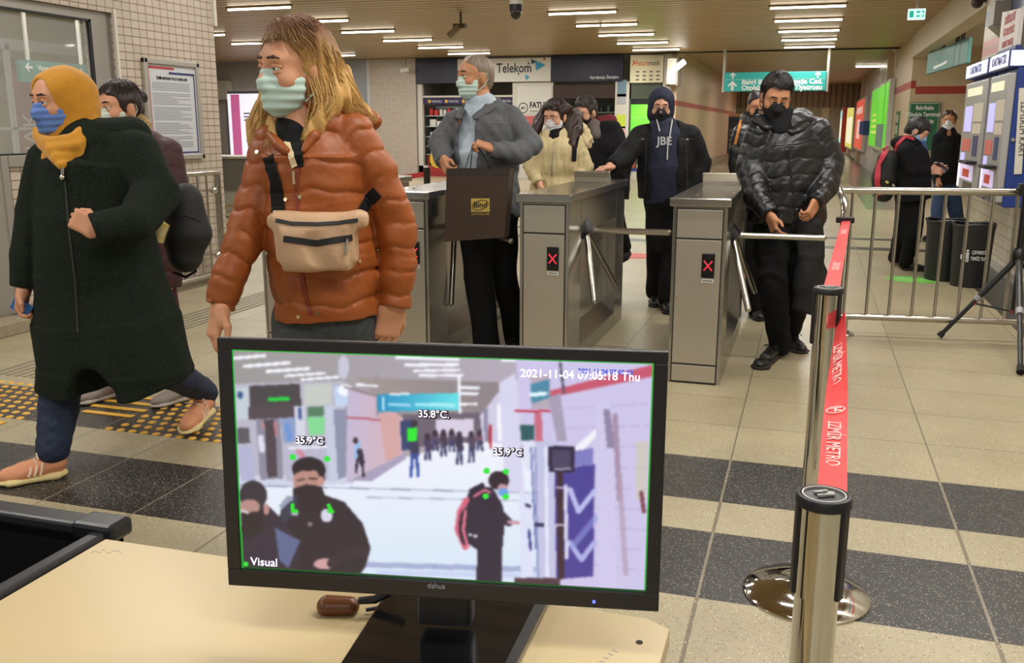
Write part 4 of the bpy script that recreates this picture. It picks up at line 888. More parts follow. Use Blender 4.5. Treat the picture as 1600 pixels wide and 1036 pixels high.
# ---- ticket machines on the right wall
PANEL = M('machine_grey', '#b2b1b1', 0.35, 0.3); MBLUE = M('machine_blue', '#1d3a86', 0.4, noise=0.06, nscale=4); SCRN = M('screen_lilac', '#b9b6ee', 0.3, emit=0.7)
LITW = M('lit_white', '#e9eaf6', 0.4, emit=0.75); EYm = np.array([0, -1., 0])
def machine(label, y0, y1):
    t = thing('ticket_machine', label, 'ticket machine', (1.7, (y0+y1)/2, 0.72))
    xf = 1.565; L = y1-y0
    MB().box((1.625, y0, 0.72), (1.875, y1, 1.90)).build('cabinet', MBLUE, t, bevel=0.01)
    fa = MB().box((xf, y0+0.01, 0.76), (1.625, y1-0.01, 1.86)).build('fascia', PANEL, t, bevel=0.012)
    hd = MB().box((1.55, y0, 1.90), (1.86, y1, 2.05)).build('header', M('header_blue', '#27377c', 0.4), t, bevel=0.006)
    MB().box((1.546, y0+0.04, 1.915), (1.55, y1-0.04, 2.04)).build('header_light', LITW, hd)
    MB().box((1.56, y0-0.004, 1.915), (1.68, y0, 2.04)).build('header_side', LITW, hd)
    text('KARTMATİK', 0.10, (1.545, (y0+y1)/2, 1.945), EYm, EZ, M('sign_blue', '#2b3aa0', 0.5), hd, bold=0.003, squeeze=1.2)
    P = lambda a, b, za, zb, nm, mt, dx=0.006: MB().box((xf-dx, y1-L*b, za), (xf, y1-L*a, zb)).build(nm, mt, fa)
    P(0.15, 0.80, 1.72, 1.80, 'lit_strip', M('strip_warm', '#e8e4c2', 0.4, emit=0.5)); P(0.12, 0.45, 1.36, 1.62, 'screen', SCRN)
    P(0.52, 0.92, 1.46, 1.64, 'notice', M('mach_cream', '#d8cfbd', 0.5)); P(0.54, 0.9, 1.34, 1.44, 'notice', M('mach_cream'))
    P(0.12, 0.5, 1.16, 1.29, 'card_reader', M('mach_red', '#c86a62', 0.4, emit=0.15)); P(0.62, 0.82, 1.12, 1.32, 'keypad', M('mach_navy', '#3a3f77', 0.4))
    P(0.1, 0.28, 1.02, 1.14, 'blue_light', SCRN); P(0.15, 0.75, 0.87, 1.02, 'lit_tray', M('tray_lit', '#d9c9f2', 0.4, emit=0.5)); P(0.3, 0.6, 0.90, 0.98, 'tray_mark', M('tray_red', '#c8402f', 0.4, emit=0.2), 0.010)
    P(0.35, 0.75, 0.77, 0.85, 'return_slot', M('slot_brown', '#54483e', 0.5)); P(0.04, 0.12, 0.78, 1.05, 'light_bar', LITW)
    m = MB().box((xf-0.10, y0+0.12*L, 1.045), (xf, y0+0.5*L, 1.075)); m.build('card_shelf', BLK, t, bevel=0.006)
    return t
machine('grey and blue ticket machine closer to the man in the black jumper', 10.08, 11.45)
tm = machine('grey and blue ticket machine next to the blue panel with the vertical lettering', 9.06, 9.96)
# blue side panel lettering and what is fixed to it
yb = 9.055
MB().box((1.685, yb-0.012, 1.90), (1.875, yb, 2.05)).build('side_header', M('mach_white', '#d8d8d6', 0.4), tm)
text('YÜKLE', 0.065, (1.795, yb-0.014, 1.985), EX, EZ, INKB, tm, bold=0.003); text('BİLET', 0.04, (1.80, yb-0.014, 1.93), EX, EZ, INKB, tm, bold=0.002)
m = MB().box((1.70, yb-0.014, 1.955), (1.725, yb-0.012, 1.985)); m.build('red_mark', M('mark_red', '#b53434', 0.5), tm)
sp = MB().obox((1.695, yb-0.006, 1.37), (0.030, 0.005, 0.36), (nrm((1, 0, 0.05)), (0, 1, 0), nrm((-0.05, 0, 1)))).build('name_strip', M('strip_cream', '#dcd9cc', 0.5), tm)
text('İZMİRİM KART', 0.068, (1.695-0.022, yb-0.013, 1.62), (0.06, 0, -1), (1, 0, 0.06), INKB, sp, align='LEFT', squeeze=1.0)
MB().box((1.693, yb-0.014, 1.665), (1.720, yb-0.011, 1.69)).build('red_mark', M('mark_red'), sp)
for z in (1.58, 1.15):
    m = MB(); m.prism([(1.80, yb-0.002, z), (1.88, yb-0.002, z+0.01), (1.88, yb-0.002, z+0.12), (1.82, yb-0.002, z+0.10)], (0, -0.05, 0)); m.build('leaflet_holder', M('clear_plastic', '#c3cddb', 0.15, alpha=0.5), tm)
MB().cyl((1.645, yb, 1.30), (1.645, yb-0.015, 1.30), 0.016, n=12).build('key_lock', CHROME, tm); MB().box((1.68, yb-0.004, 1.80), (1.71, yb, 1.815)).build('sticker', WHITE, tm)
t = thing('notice_board', 'white board with red lettering on top of the ticket machine by the blue panel', 'notice', (1.6, 10, 2.05))
p0, p1 = aY(1531, 118, 10.6), aY(1558, 110, 9.4)
MB().prism([(1.60, 9.95, 2.055), (1.60, 9.1, 2.055), (1.60, 9.1, 2.38), (1.60, 9.95, 2.44)], (0.03, 0, 0)).build('sheet', M('board_white', '#d9d4d2', 0.5), t)
for i, (s, w_) in enumerate((('DİKKAT', 0.09), ('ÜCRETSİZ', 0.075), ('KART SATIŞ', 0.065))): text(s, w_*1.1, (1.597, 9.52, 2.31-i*0.10), EYm, EZ, M('board_red', '#b8453f', 0.5), t, squeeze=1.3, bold=0.002)
MB().box((1.59, 9.08, 2.05), (1.64, 9.95, 2.085)).build('blue_foot', M('header_blue'), t)
t = thing('wall_bracket', 'grey triangular sheet bracket on the tiled wall above the blue panel', 'bracket', (1.7, 9.1, 2.1))
MB().prism([(1.64, 9.3, 2.06), (1.87, 9.0, 2.06), (1.66, 9.25, 2.42)], (0.0, 0.02, 0.0)).build('sheet', M('bracket_sheet', '#a59f96', 0.5), t)

# ---- waste bins
for (x, y), lab, wd in (((1.255, 9.50), 'black round waste bin standing behind its lettered twin by the ticket machines', False), ((1.44, 9.19), 'black round waste bin with white figure mark, nearer of the pair by the ticket machines', True)):
    t = thing('waste_bin', lab, 'waste bin', (x, y, 0), 'black waste bins')
    MB().lathe((x, y, 0), [(0.150, 0), (0.155, 0.02), (0.170, 0.50), (0.178, 0.53), (0.178, 0.555), (0.160, 0.555), (0.155, 0.50), (0.14, 0.05)], 32).build('body', M('bin_black', '#1b1b1d', 0.5), t)
    m = MB(); n = 28
    m.tube([(x+(0.172+0.008*math.sin(5*a))*math.cos(a), y+(0.172+0.008*math.sin(5*a))*math.sin(a), 0.557+0.008*math.sin(3*a)) for a in np.linspace(0, 6.283, n+1)[:-1]], 0.012, 8, closed=True)
    m.build('bag_rim', M('bag_black', '#222226', 0.3), t)
    if wd:
        v = nrm(np.array([CAM[0]-x, CAM[1]-y, 0])); c = np.array([x, y, 0.29])+v*0.167; u = np.array([-v[1], v[0], 0]); u = u if u[0] > 0 else -u
        c = c+v*0.004; u2 = EZ; WG = M('bin_white', '#c9c9c5', 0.5)
        m = MB(); m.ball(c-u*0.03+EZ*0.045, 0.012, n=10).obox(c-u*0.03+EZ*0.005, (0.012, 0.003, 0.026), (u, v, EZ)).obox(c-u*0.036-EZ*0.035, (0.005, 0.003, 0.02), (u, v, EZ)).obox(c-u*0.022-EZ*0.035, (0.005, 0.003, 0.02), (u, v, EZ)).obox(c-u*0.07-EZ*0.01, (0.014, 0.003, 0.02), (u, v, EZ)).obox(c-u*0.048+EZ*0.02, (0.014, 0.003, 0.005), (u, v, nrm(EZ+0.3*u)))
        m.build('figure_mark', WG, t)
        text('ÇEVREYİ', 0.042, c+u*0.062+EZ*0.02+v*0.006, u, EZ, WG, t, bold=0.001, squeeze=0.7); text('TEMİZ TUT', 0.042, c+u*0.062-EZ*0.035+v*0.006, u, EZ, WG, t, bold=0.001, squeeze=0.6)

# ---- black tripod at the right edge
t = thing('tripod', 'black folding tripod with red joints standing before the ticket machines', 'tripod', (1.2, 6.1, 0))
hubp = aH(1592, 402, 6.0)
f0, f1, f2 = aZ(1467, 530), aZ(1594, 587), np.array([1.75, 6.35, 0.0])
TB = M('tripod_black', '#121215', 0.35)
def leg(f, mid=0.5):
    f = np.array(f)+[0, 0, 0.02]; m = MB(); md = hubp+(f-hubp)*mid
    m.cyl(hubp, md, 0.020, n=14).cyl(md, f, 0.015, n=14); l = m.build('leg', TB, t)
    MB().cyl(md-(f-hubp)*0.02, md+(f-hubp)*0.03, 0.024, n=14).build('leg_clamp', M('clamp_grey', '#8d8d8f', 0.4), l)
    m = MB(); m.cyl(f+(hubp-f)*0.05, f, 0.019, 0.023, n=14); m.build('rubber_foot', M('rubber', '#1a1a1a', 0.8), l); return md
for f in (f0, f1, f2): leg(f)
MB().lathe(hubp-[0, 0, 0.04], [(0.035, 0), (0.045, 0.02), (0.045, 0.08), (0.03, 0.10)], 20).build('hub', TB, t)
top = aH(1594, 298, 6.05)
MB().cyl(hubp+[0, 0, 0.03], [hubp[0], hubp[1], top[2]+0.2], 0.022, n=14).cyl(hubp, hubp-[0, 0, 0.36], 0.012, n=10).build('centre_column', TB, t)
sl = hubp-[0, 0, 0.36]
for f in (f0, f1, f2):
    jn = hubp+(np.array(f)-hubp)*0.55; MB().cyl(sl, jn, 0.007, n=8).build('brace', TB, t); MB().ball(jn, 0.014, n=10).build('joint', M('joint_red', '#b3262c', 0.4), t)
MB().ball(sl, 0.016, n=10).build('joint', M('joint_red'), t)
c = np.array([hubp[0], hubp[1], top[2]]); MB().box(c+[-0.05, -0.03, -0.03], c+[0.05, 0.03, 0.05]).cyl(c+[-0.02, 0, 0.0], c+[-0.06, -0.02, 0.02], 0.016).build('head_clamp', TB, t, bevel=0.006)
# ---- floor stickers
def sticker(px, py, rx, ry, mat, lab, z=0.003):
    c = aZ(px, py); o = MB(); n = 32
    o.prism([(c[0]+rx*math.cos(a), c[1]+ry*math.sin(a), 0.0005) for a in np.linspace(0, 6.283, n+1)[:-1]], (0, 0, 0.0012)); o = o.build('floor_sticker', mat); tag(o, lab, 'floor sticker'); return o, c
o, c = sticker(1427, 437, 0.24, 0.20, M('sticker_green', '#6ec24a', 0.5), 'round green floor sticker with pale lettering before the waste bins')
for i, s in enumerate(('SOSYAL', 'MESAFE', '1,5 m')): text(s, 0.075, (c[0], c[1]+0.06-i*0.085, 0.0022), EX, EY, M('pale_green'), o, squeeze=1.1)
o, c = sticker(992, 400, 0.24, 0.22, M('sticker_red', '#c9423f', 0.5), 'round red floor sticker beyond the middle turnstile lane')
for i, s in enumerate(('SOSYAL', 'MESAFE')): text(s, 0.09, (c[0], c[1]+0.03-i*0.1, 0.0022), EX, EY, TW, o)
o, c = sticker(1172, 428, 0.24, 0.22, M('sticker_red'), 'round red floor sticker behind the turnstile nearest the tape posts')
# ---- green wall sign in the alcove
yy = 22.19; a, b = aY(1414, 237, yy), aY(1470, 160, yy)
t = thing('wall_sign', 'dark green white-lettered direction board on the alcove wall behind the queue', 'sign', ((a[0]+b[0])/2, yy, a[2]))
SG = M('sign_green', '#1c6a44', 0.4)
MB().box((a[0], yy-0.05, a[2]), (b[0], yy, b[2])).build('panel', SG, t, bevel=0.02)
w_, h_ = b[0]-a[0], b[2]-a[2]; m = MB()
for (xa, xb, za, zb) in ((0.03, 0.97, 0.975, 0.985), (0.03, 0.97, 0.015, 0.025), (0.03, 0.04, 0.02, 0.98), (0.96, 0.97, 0.02, 0.98)): m.box((a[0]+xa*w_, yy-0.055, a[2]+za*h_), (a[0]+xb*w_, yy-0.05, a[2]+zb*h_))
m.box((a[0]+0.05*w_, yy-0.055, a[2]+0.4*h_), (a[0]+0.42*w_, yy-0.05, a[2]+0.56*h_)); m.build('white_line', INKW, t)
for i, s in enumerate(('Bahribaba', 'Otobüs Terminali', 'Mithatpaşa')): text(s, 0.125, ((a[0]+b[0])/2, yy-0.052, b[2]-0.15-i*0.14), EX, EZ, INKW, t, bold=0.003, squeeze=0.72)
t = thing('wall_plate', 'narrow dark green plate on the pillar edge beside the green direction board', 'sign', (1.95, 24, 1.4))
MB().box((1.93, 24.2, 1.15), (1.95, 25.1, 1.78)).build('plate', SG, t); MB().box((1.925, 24.35, 1.25), (1.93, 24.95, 1.45)).box((1.925, 24.35, 1.52), (1.93, 24.95, 1.70)).build('pale_field', M('plate_pale', '#a9b3a0', 0.5), t)
# ---- lit adverts along the corridor
def advert(px0, px1, ytop0, ybot0, mat, label, extra=None, x=1.80):
    a, b = aX(px1, (ytop0+ybot0)/2, x), aX(px0, (ytop0+ybot0)/2, x); zt, zb = aX(px1, ytop0, x)[2], aX(px1, ybot0, x)[2]
    t = thing('lit_advert', label, 'advertising panel', (x, (a[1]+b[1])/2, zb))
    MB().box((x+0.012, a[1]-0.1, zb-0.08), (1.948, b[1]+0.1, zt+0.08)).build('case', M('case_white', '#cfcdc6', 0.4), t, bevel=0.02)
    p = MB().box((x, a[1], zb), (x+0.02, b[1], zt)).build('panel', mat, t)
    if extra: extra(p, a[1], b[1], zb, zt, x)
    return t
def e1(p, y0, y1, z0, z1, x):
    L = y1-y0; m = MB()
    for i in range(4): m.box((x-0.01, y0+L*(0.52+0.03*i), z0+(z1-z0)*(0.22+0.1*i)), (x, y0+L*(0.86-0.02*i), z0+(z1-z0)*(0.27+0.1*i)))
    m.build('yellow_stroke', M('stroke_yellow', '#d8ee6a', 0.4, emit=0.5), p)
    MB().box((x-0.01, y0+L*0.1, z0+0.02), (x, y0+L*0.5, z0+(z1-z0)*0.38)).build('dark_figure', M('figure_grey', '#6f8a80', 0.4, emit=0.25), p)
def e2(p, y0, y1, z0, z1, x):
    L = y1-y0; MB().box((x-0.01, y0+L*0.15, z0+(z1-z0)*0.72), (x, y1-L*0.15, z0+(z1-z0)*0.86)).box((x-0.01, y0+L*0.3, z0+(z1-z0)*0.2), (x, y1-L*0.3, z0+(z1-z0)*0.6)).build('pale_print', M('print_pink', '#f2c3b4', 0.4, emit=0.5), p)
def e3(p, y0, y1, z0, z1, x):
    L = y1-y0; MB().box((x-0.01, y0+L*0.12, z0+(z1-z0)*0.1), (x, y1-L*0.12, z0+(z1-z0)*0.75)).build('pale_print', M('print_cream', '#f0ecd0', 0.4, emit=0.7), p)
advert(1360, 1385, 130, 235, M('adv_green', '#57c02e', 0.4, emit=0.75, col2='#86dc3a', nscale=1.2), 'large bright green lit advert nearest on the corridor wall', e1)
advert(1336, 1348, 155, 236, M('adv_red', '#d2553f', 0.4, emit=0.7), 'red lit advert on the corridor wall beyond the green one', e2)
advert(1322, 1332, 166, 234, M('adv_yellow', '#d3c95f', 0.4, emit=0.7), 'yellow lit advert on the corridor wall beyond the red one', e3)
advert(1312, 1317.5, 172, 226, M('adv_cyan', '#8fd2dc', 0.4, emit=0.8), 'pale cyan lit advert furthest along the corridor wall', e3)
t = thing('payphone_hood', 'two dark blue phone hoods on the corridor wall past the green advert', 'phone', (1.85, 36, 1.2))
for y in (34.1, 35.8): MB().box((1.62, y, 1.15), (1.95, y+0.9, 1.62)).build('hood', M('phone_blue', '#243f86', 0.4), t, bevel=0.03)
t = thing('easel_poster', 'dark framed poster stand at the end of the left corridor wall', 'poster', (-3.28, 42.4, 0))
a, b = aY(1131, 250, 42.3), aY(1163, 178, 42.3)
MB().box((a[0], 42.3, 0.0), (b[0], 42.45, b[2])).build('frame', M('easel_gold', '#c59a68', 0.4), t, bevel=0.02); MB().box((a[0]+0.12, 42.28, 0.22), (b[0]-0.12, 42.3, b[2]-0.12)).build('poster', M('easel_navy', '#23283a', 0.4), t)
for i, s in enumerate(('Sağlıklı', 'bir yaşam', 'için', 'yürüyün')): text(s, 0.17, (a[0]+0.18, 42.275, b[2]-0.75-i*0.19), EX, EZ, M('poster_ink2', '#b3a9a0', 0.5), t, align='LEFT', squeeze=0.7)
t = thing('spot_lamp', 'small white lamp head fixed on the pillar above the green advert', 'lamp', (1.9, 25, 2.8))
c = aX(1396, 80, 1.85); MB().cyl(c, c+[0.05, 0, 0.12], 0.06, n=12).cyl(c+[0.05, 0, 0.1], c+[0.1, 0, 0.1], 0.02).build('head', WHITE, t); MB().cyl(c+[0.08, 0, 0], c+[0.08, 0, -0.45], 0.02).build('conduit', WHITE, t)
# ================================================================== DESK AND MONITOR
DZ = 0.75
t = thing('desk', 'cream topped desk in the foreground carrying the monitor', 'desk', (-0.6, 0.7, 0))
DT = M('desk_cream', '#bfab82', 0.34, noise=0.02, nscale=4)
x0, x1, y0, y1 = -1.046, -0.136, 0.20, 1.152
pts = [(x0, y0), (x1, y0), (x1, y1-0.02), (x1-0.035, y1), (x0, y1-0.02)]
dt = MB().prism([(a, b, DZ-0.028) for a, b in pts], (0, 0, 0.028)).build('top', DT, t, bevel=0.004)
MB().box((x0+0.05, y0+0.1, 0), (x0+0.08, y1-0.12, DZ-0.028)).build('side_panel', M('desk_side', '#cdb98f', 0.5), t)
MB().box((x1-0.08, y0+0.1, 0), (x1-0.05, y1-0.12, DZ-0.028)).build('side_panel', M('desk_side'), t)
MB().box((x0+0.08, y1-0.18, 0.25), (x1-0.08, y1-0.16, DZ-0.028)).build('back_panel', M('desk_side'), t)
c = aZ(999, 1004, DZ); MB().cyl(c, c+[0, 0, 0.001], 0.0045, n=14).build('screw_hole', M('hole_black', '#2a1d16', 0.8), dt)
m = MB(); r_ = random.Random(4)
for i in range(6):
    p = aZ(143+i*8, 864-(i % 3)*2, DZ)+[0, 0, 0.0004]; q = aZ(149+i*8, 860+(i % 2)*4, DZ)+[0, 0, 0.0004]; m.strip([p, q], (1, 0, 0.0), 0.0016, 0.0004)
for i in range(4):
    p = aZ(936+i*7, 1033-i*6, DZ)+[0, 0, 0.0004]; q = aZ(944+i*7, 1034-i*5, DZ)+[0, 0, 0.0004]; m.strip([p, q], (0, 1, 0), 0.0016, 0.0004)
m.build('pen_mark', M('pen_violet', '#b3a2ab', 0.6), dt)
t = thing('open_crate', 'black open crate with raised rim standing against the left side of the cream desk', 'crate', (-1.4, 0.9, 0))
CB = M('crate_black', '#121214', 0.4)
a, b = (-1.78, 0.45), (-1.058, 1.185)
MB().box((a[0], a[1], 0), (b[0], b[1], 0.03)).box((a[0], b[1]-0.02, 0), (b[0], b[1], 0.735)).box((a[0], a[1], 0), (a[0]+0.02, b[1], 0.735)).box((b[0]-0.02, a[1], 0), (b[0], b[1]-0.0, 0.735)).box((a[0], a[1], 0), (b[0], a[1]+0.02, 0.735)).build('body', CB, t)
MB().box((a[0]-0.005, b[1]-0.035, 0.735), (b[0]+0.005, b[1]+0.01, 0.757)).box((b[0]-0.03, a[1], 0.735), (b[0]+0.0, b[1]-0.035, 0.750)).box((a[0]-0.005, a[1], 0.735), (a[0]+0.03, b[1]-0.035, 0.757)).box((a[0], a[1]-0.005, 0.735), (b[0], a[1]+0.03, 0.757)).build('rim', M('rim_black', '#26262a', 0.35), t, bevel=0.006)
MB().box((b[0]-0.07, b[1]-0.04, 0.73), (b[0]+0.012, b[1]+0.014, 0.762)).build('corner_cap', M('corner_black', '#1c1d22', 0.3), t, bevel=0.008)

# ---- monitor
mt = thing('monitor', 'black flat monitor on the desk showing a thermal camera view of the hall', 'monitor', (-0.40, 1.0, DZ))
WX, NZ = nrm((0.98209, 0.18839, -0.0026)), nrm((0.1883, -0.9812, 0.0411)); WX = nrm(WX-NZ*(WX@NZ)); UZ = np.cross(NZ, WX); UZ = UZ if UZ[2] > 0 else -UZ
TL = np.array([-0.6638, 0.9272, 1.1530]); MW, MH = 0.535, 0.3164
def mp(u, v, d=0.0): return TL+WX*u-UZ*v+NZ*d      # metres from the top left corner of the casing
Ax = (WX, UZ, NZ); bl, bt, bb, br = 0.0172, 0.0140, 0.0225, 0.0160
BZ = M('bezel_black', '#1b191b', 0.36)
m = MB()
for (ua, ub, va, vb) in ((0, MW, 0, bt), (0, MW, MH-bb, MH), (0, bl, bt, MH-bb), (MW-br, MW, bt, MH-bb)):
    m.obox((mp(ua, va)+mp(ub, vb))/2-NZ*0.006, ((ub-ua)/2, (vb-va)/2, 0.006), Ax)
bez = m.build('bezel', BZ, mt, bevel=0.0015)
m = MB().obox(mp(MW/2, MH/2, -0.017), (MW/2-0.002, MH/2-0.002, 0.008), Ax); m.obox(mp(MW/2, MH/2, -0.035), (MW*0.36, MH*0.34, 0.012), Ax); m.build('back_cover', BLK, mt, bevel=0.006)
MB().obox(mp(MW/2, MH-0.03, -0.06), (0.035, 0.09, 0.018), Ax).build('stand_neck', BLK, mt, bevel=0.006)
bp_ = [aZ(595, 932, DZ+0.014), aZ(852, 949, DZ+0.014), aZ(801, 1046, DZ+0.014), aZ(524, 1046, DZ+0.014)]
_b = nrm((bp_[0]-bp_[3])+(bp_[1]-bp_[2]))*0.05; bp_[0] = bp_[0]+_b; bp_[1] = bp_[1]+_b
bpl = MB().prism([bp_[0], bp_[1], bp_[2], bp_[3]], (0, 0, -0.0135)).build('stand_base', M('gloss_black', '#0e0e10', 0.18, coat=0.3), mt, bevel=0.004)
MB().prism([bp_[1]*0.94+bp_[0]*0.06+[0, 0, 0.0006], bp_[1]+[0, 0, 0.0006], bp_[2]+[0, 0, 0.0006], bp_[2]*0.94+bp_[3]*0.06+[0, 0, 0.0006]], (0, 0, -0.0008)).build('base_edge', BLK, bpl)
lg = aH(690, 928, 1.0)
text('dahua', 0.0095, mp(0.266, MH-0.0135, 0.0006), WX, UZ, M('logo_grey', '#8b8c92', 0.5), bez)
c = mp(0.458, MH-0.0085, 0.0005); MB().ball(c, 0.0022, n=10).build('power_light', M('led_blue', '#5a6cff', 0.4, emit=1.5), bez)
# the picture on the screen: colours on the screen's own fine grid
NU, NV = 420, 236
su, sv = MW-bl-br, MH-bt-bb
U_, V_ = np.meshgrid(np.linspace(0, 1, NU), np.linspace(0, 1, NV))
C4 = np.array([(360, 547), (1026, 570), (1015, 931), (378, 893)], float)
PX = C4[0, 0]*(1-U_)*(1-V_)+C4[1, 0]*U_*(1-V_)+C4[2, 0]*U_*V_+C4[3, 0]*(1-U_)*V_
PY = C4[0, 1]*(1-U_)*(1-V_)+C4[1, 1]*U_*(1-V_)+C4[2, 1]*U_*V_+C4[3, 1]*(1-U_)*V_
IM = np.zeros((NV, NU, 3))
def hx(c): c = c.lstrip('#'); return np.array([int(c[i:i+2], 16)/255 for i in (0, 2, 4)])
def inside(pts):
    q = np.zeros(PX.shape, bool); n = len(pts)
    for i in range(n):
        (xa, ya), (xb, yb) = pts[i], pts[(i+1) % n]
        if ya == yb: continue
        q ^= ((ya > PY) != (yb > PY)) & (PX < (xb-xa)*(PY-ya)/(yb-ya)+xa)
    return q
def poly(pts, c, a=1.0): k = inside(pts); IM[k] = IM[k]*(1-a)+hx(c)*a
def oval(x, y, rx, ry, c, a=1.0): k = ((PX-x)/rx)**2+((PY-y)/ry)**2 < 1; IM[k] = IM[k]*(1-a)+hx(c)*a
def band(pts, w, c, a=1.0):
    for i in range(len(pts)-1):
        p, q = np.array(pts[i], float), np.array(pts[i+1], float); d = q-p; L2 = d@d
        tt = np.clip(((PX-p[0])*d[0]+(PY-p[1])*d[1])/L2, 0, 1); k = np.hypot(PX-p[0]-tt*d[0], PY-p[1]-tt*d[1]) < w/2; IM[k] = IM[k]*(1-a)+hx(c)*a
def grad(k, c0, c1, f): f = np.clip(f, 0, 1)[..., None]; IM[k] = (hx(c0)*(1-f)+hx(c1)*f)[k]
def softblur(n):
    global IM
    for _ in range(n):
        P_ = np.pad(IM, ((1, 1), (1, 1), (0, 0)), 'edge'); IM = (P_[:-2, 1:-1]+P_[2:, 1:-1]+P_[1:-1, :-2]+P_[1:-1, 2:]+2*P_[1:-1, 1:-1])/6
grad(np.ones(PX.shape, bool), '#9b9796', '#bcb0c4', (PX-360)/600)
grad(inside([(360, 752), (560, 752), (640, 715), (745, 690), (800, 690), (870, 760), (880, 960), (360, 960)]), '#eff1fb', '#d6e5f5', (PY-700)/200)
poly([(355, 600), (545, 596), (545, 752), (355, 758)], '#b9b7c8'); poly([(355, 745), (560, 740), (560, 757), (355, 764)], '#cfd2e6')
poly([(367, 605), (388, 605), (390, 655), (368, 655)], '#c3cdd6'); oval(374, 617, 5, 6, '#3c5c88'); poly([(389, 603), (472, 600), (475, 634), (391, 640)], '#4b4549'); band([(422, 624), (453, 623)], 6, '#21d43f')
poly([(388, 635), (462, 632), (464, 652), (389, 655)], '#54494f'); poly([(368, 668), (389, 668), (391, 692), (370, 692)], '#5e5a62'); poly([(371, 697), (395, 697), (400, 752), (376, 752)], '#b3b3d4')
poly([(400, 655), (440, 653), (446, 748), (408, 750)], '#8d8a9c'); poly([(414, 656), (431, 655), (436, 745), (420, 746)], '#4f454d'); band([(411, 660), (413, 668)], 5, '#b98a8e'); band([(432, 660), (434, 680)], 5, '#b87c84'); band([(408, 684), (411, 702)], 10, '#dcdcec')
poly([(441, 653), (470, 651), (474, 690), (446, 692)], '#8f9ec6'); band([(452, 665), (456, 685)], 9, '#6f95d6'); poly([(464, 634), (480, 634), (484, 752), (470, 752)], '#d4d4e4'); band([(472, 640), (473, 652)], 7, '#50639a')
poly([(478, 601), (524, 600), (524, 632), (480, 634)], '#c6cac4'); poly([(484, 636), (511, 635), (511, 650), (485, 651)], '#567f62'); poly([(484, 652), (513, 651), (513, 678), (488, 680)], '#85d997'); poly([(448, 698), (520, 690), (523, 750), (450, 752)], '#b7b6cc'); band([(470, 705), (478, 712)], 8, '#d28a9c'); band([(455, 700), (515, 698)], 4, '#e4e6ee')
poly([(512, 634), (530, 634), (534, 752), (520, 752)], '#c5cade'); poly([(527, 640), (548, 640), (548, 745), (535, 750)], '#8e91ac'); poly([(528, 605), (553, 603), (552, 635), (530, 636)], '#c3d2ee'); oval(546, 610, 12, 9, '#f4f8ff'); oval(543, 575, 9, 18, '#d8d8ee', 0.7)
grad(inside([(550, 608), (600, 622), (640, 645), (640, 710), (565, 745), (548, 752)]), '#c3b9d4', '#d9b0b8', (PX-550)/90); poly([(600, 640), (632, 645), (634, 712), (612, 722)], '#d3a6a4')
band([(549, 652), (602, 656)], 3, '#b5606e'); band([(545, 605), (598, 620)], 3, '#8c7a80'); poly([(548, 752), (575, 744), (640, 708), (645, 716), (590, 752)], '#a89fbd')
grad(inside([(560, 590), (800, 600), (760, 655), (640, 655)]), '#a49894', '#8f8488', (PX-560)/200)
poly([(638, 648), (760, 645), (765, 690), (640, 700)], '#6d6270'); poly([(690, 655), (750, 655), (752, 682), (692, 684)], '#d7cfe2')
grad(inside([(597, 617), (728, 615), (729, 641), (599, 644)]), '#2a8fc0', '#63dce6', (PX-600)/120); band([(607, 622), (607, 640)], 4, '#d8f4ff'); band([(617, 632), (650, 634)], 4, '#9fd8f0'); band([(660, 632), (720, 634)], 5, '#a8ecf4'); band([(596, 585), (598, 650)], 2, '#8f8896'); band([(727, 590), (729, 645)], 4, '#eef2fa')
poly([(634, 658), (655, 656), (656, 702), (637, 704)], '#39426e')
for x, y, h_, c in ((678, 700, 30, '#4a3e5a'), (703, 694, 30, '#4c3c50'), (728, 702, 38, '#3f3550'), (747, 700, 36, '#54485c'), (690, 690, 22, '#5a4a60'), (760, 690, 22, '#7a5666'), (716, 690, 24, '#554a5c')):
    band([(x, y-h_*0.45), (x+1, y)], 11, c); oval(x, y-h_*0.6, 4, 5, '#3a2c38'); band([(x-2, y), (x-3, y+h_*0.6)], 4, '#474a72'); band([(x+2, y), (x+4, y+h_*0.6)], 4, '#3c3c60')
band([(657, 685), (658, 710)], 13, '#3d3856'); band([(654, 710), (652, 744)], 5, '#3d55a6'); band([(661, 710), (663, 744)], 5, '#3d55a6'); poly([(645, 669), (661, 668), (662, 689), (646, 690)], '#2bea30'); oval(657, 662, 5, 6, '#3a3040')
band([(566, 694), (565, 712)], 10, '#9dbbe6'); oval(563, 688, 4, 5, '#3a3036'); band([(570, 705), (573, 722)], 9, '#352c40'); band([(566, 718), (564, 738)], 4, '#2f2838'); band([(574, 722), (576, 744)], 4, '#2f2838')
band([(360, 758), (880, 772)], 2.2, '#97a0b8'); band([(580, 778), (880, 784)], 2.2, '#aab4ca')
band([(360, 881), (690, 890), (880, 895)], 9, '#9aa2cc', 0.8); band([(600, 900), (880, 905)], 8, '#c4cdf0', 0.8)
for p, q, w_ in (((360, 561), (414, 557), 5), ((381, 573), (455, 568), 5), ((418, 581), (487, 577), 5), ((449, 588), (513, 584), 4), ((475, 594), (534, 590), 4), ((628, 560), (726, 564), 5), ((643, 572), (725, 572), 5), ((657, 581), (728, 580), 4), ((665, 588), (733, 588), 4), ((795, 565), (820, 566), 5), ((565, 602), (597, 604), 4), ((618, 617), (648, 616), 3), ((728, 607), (757, 607), 5), ((729, 616), (757, 616), 4), ((730, 632), (755, 632), 4)): band([p, q], w_, '#f6f6ff')
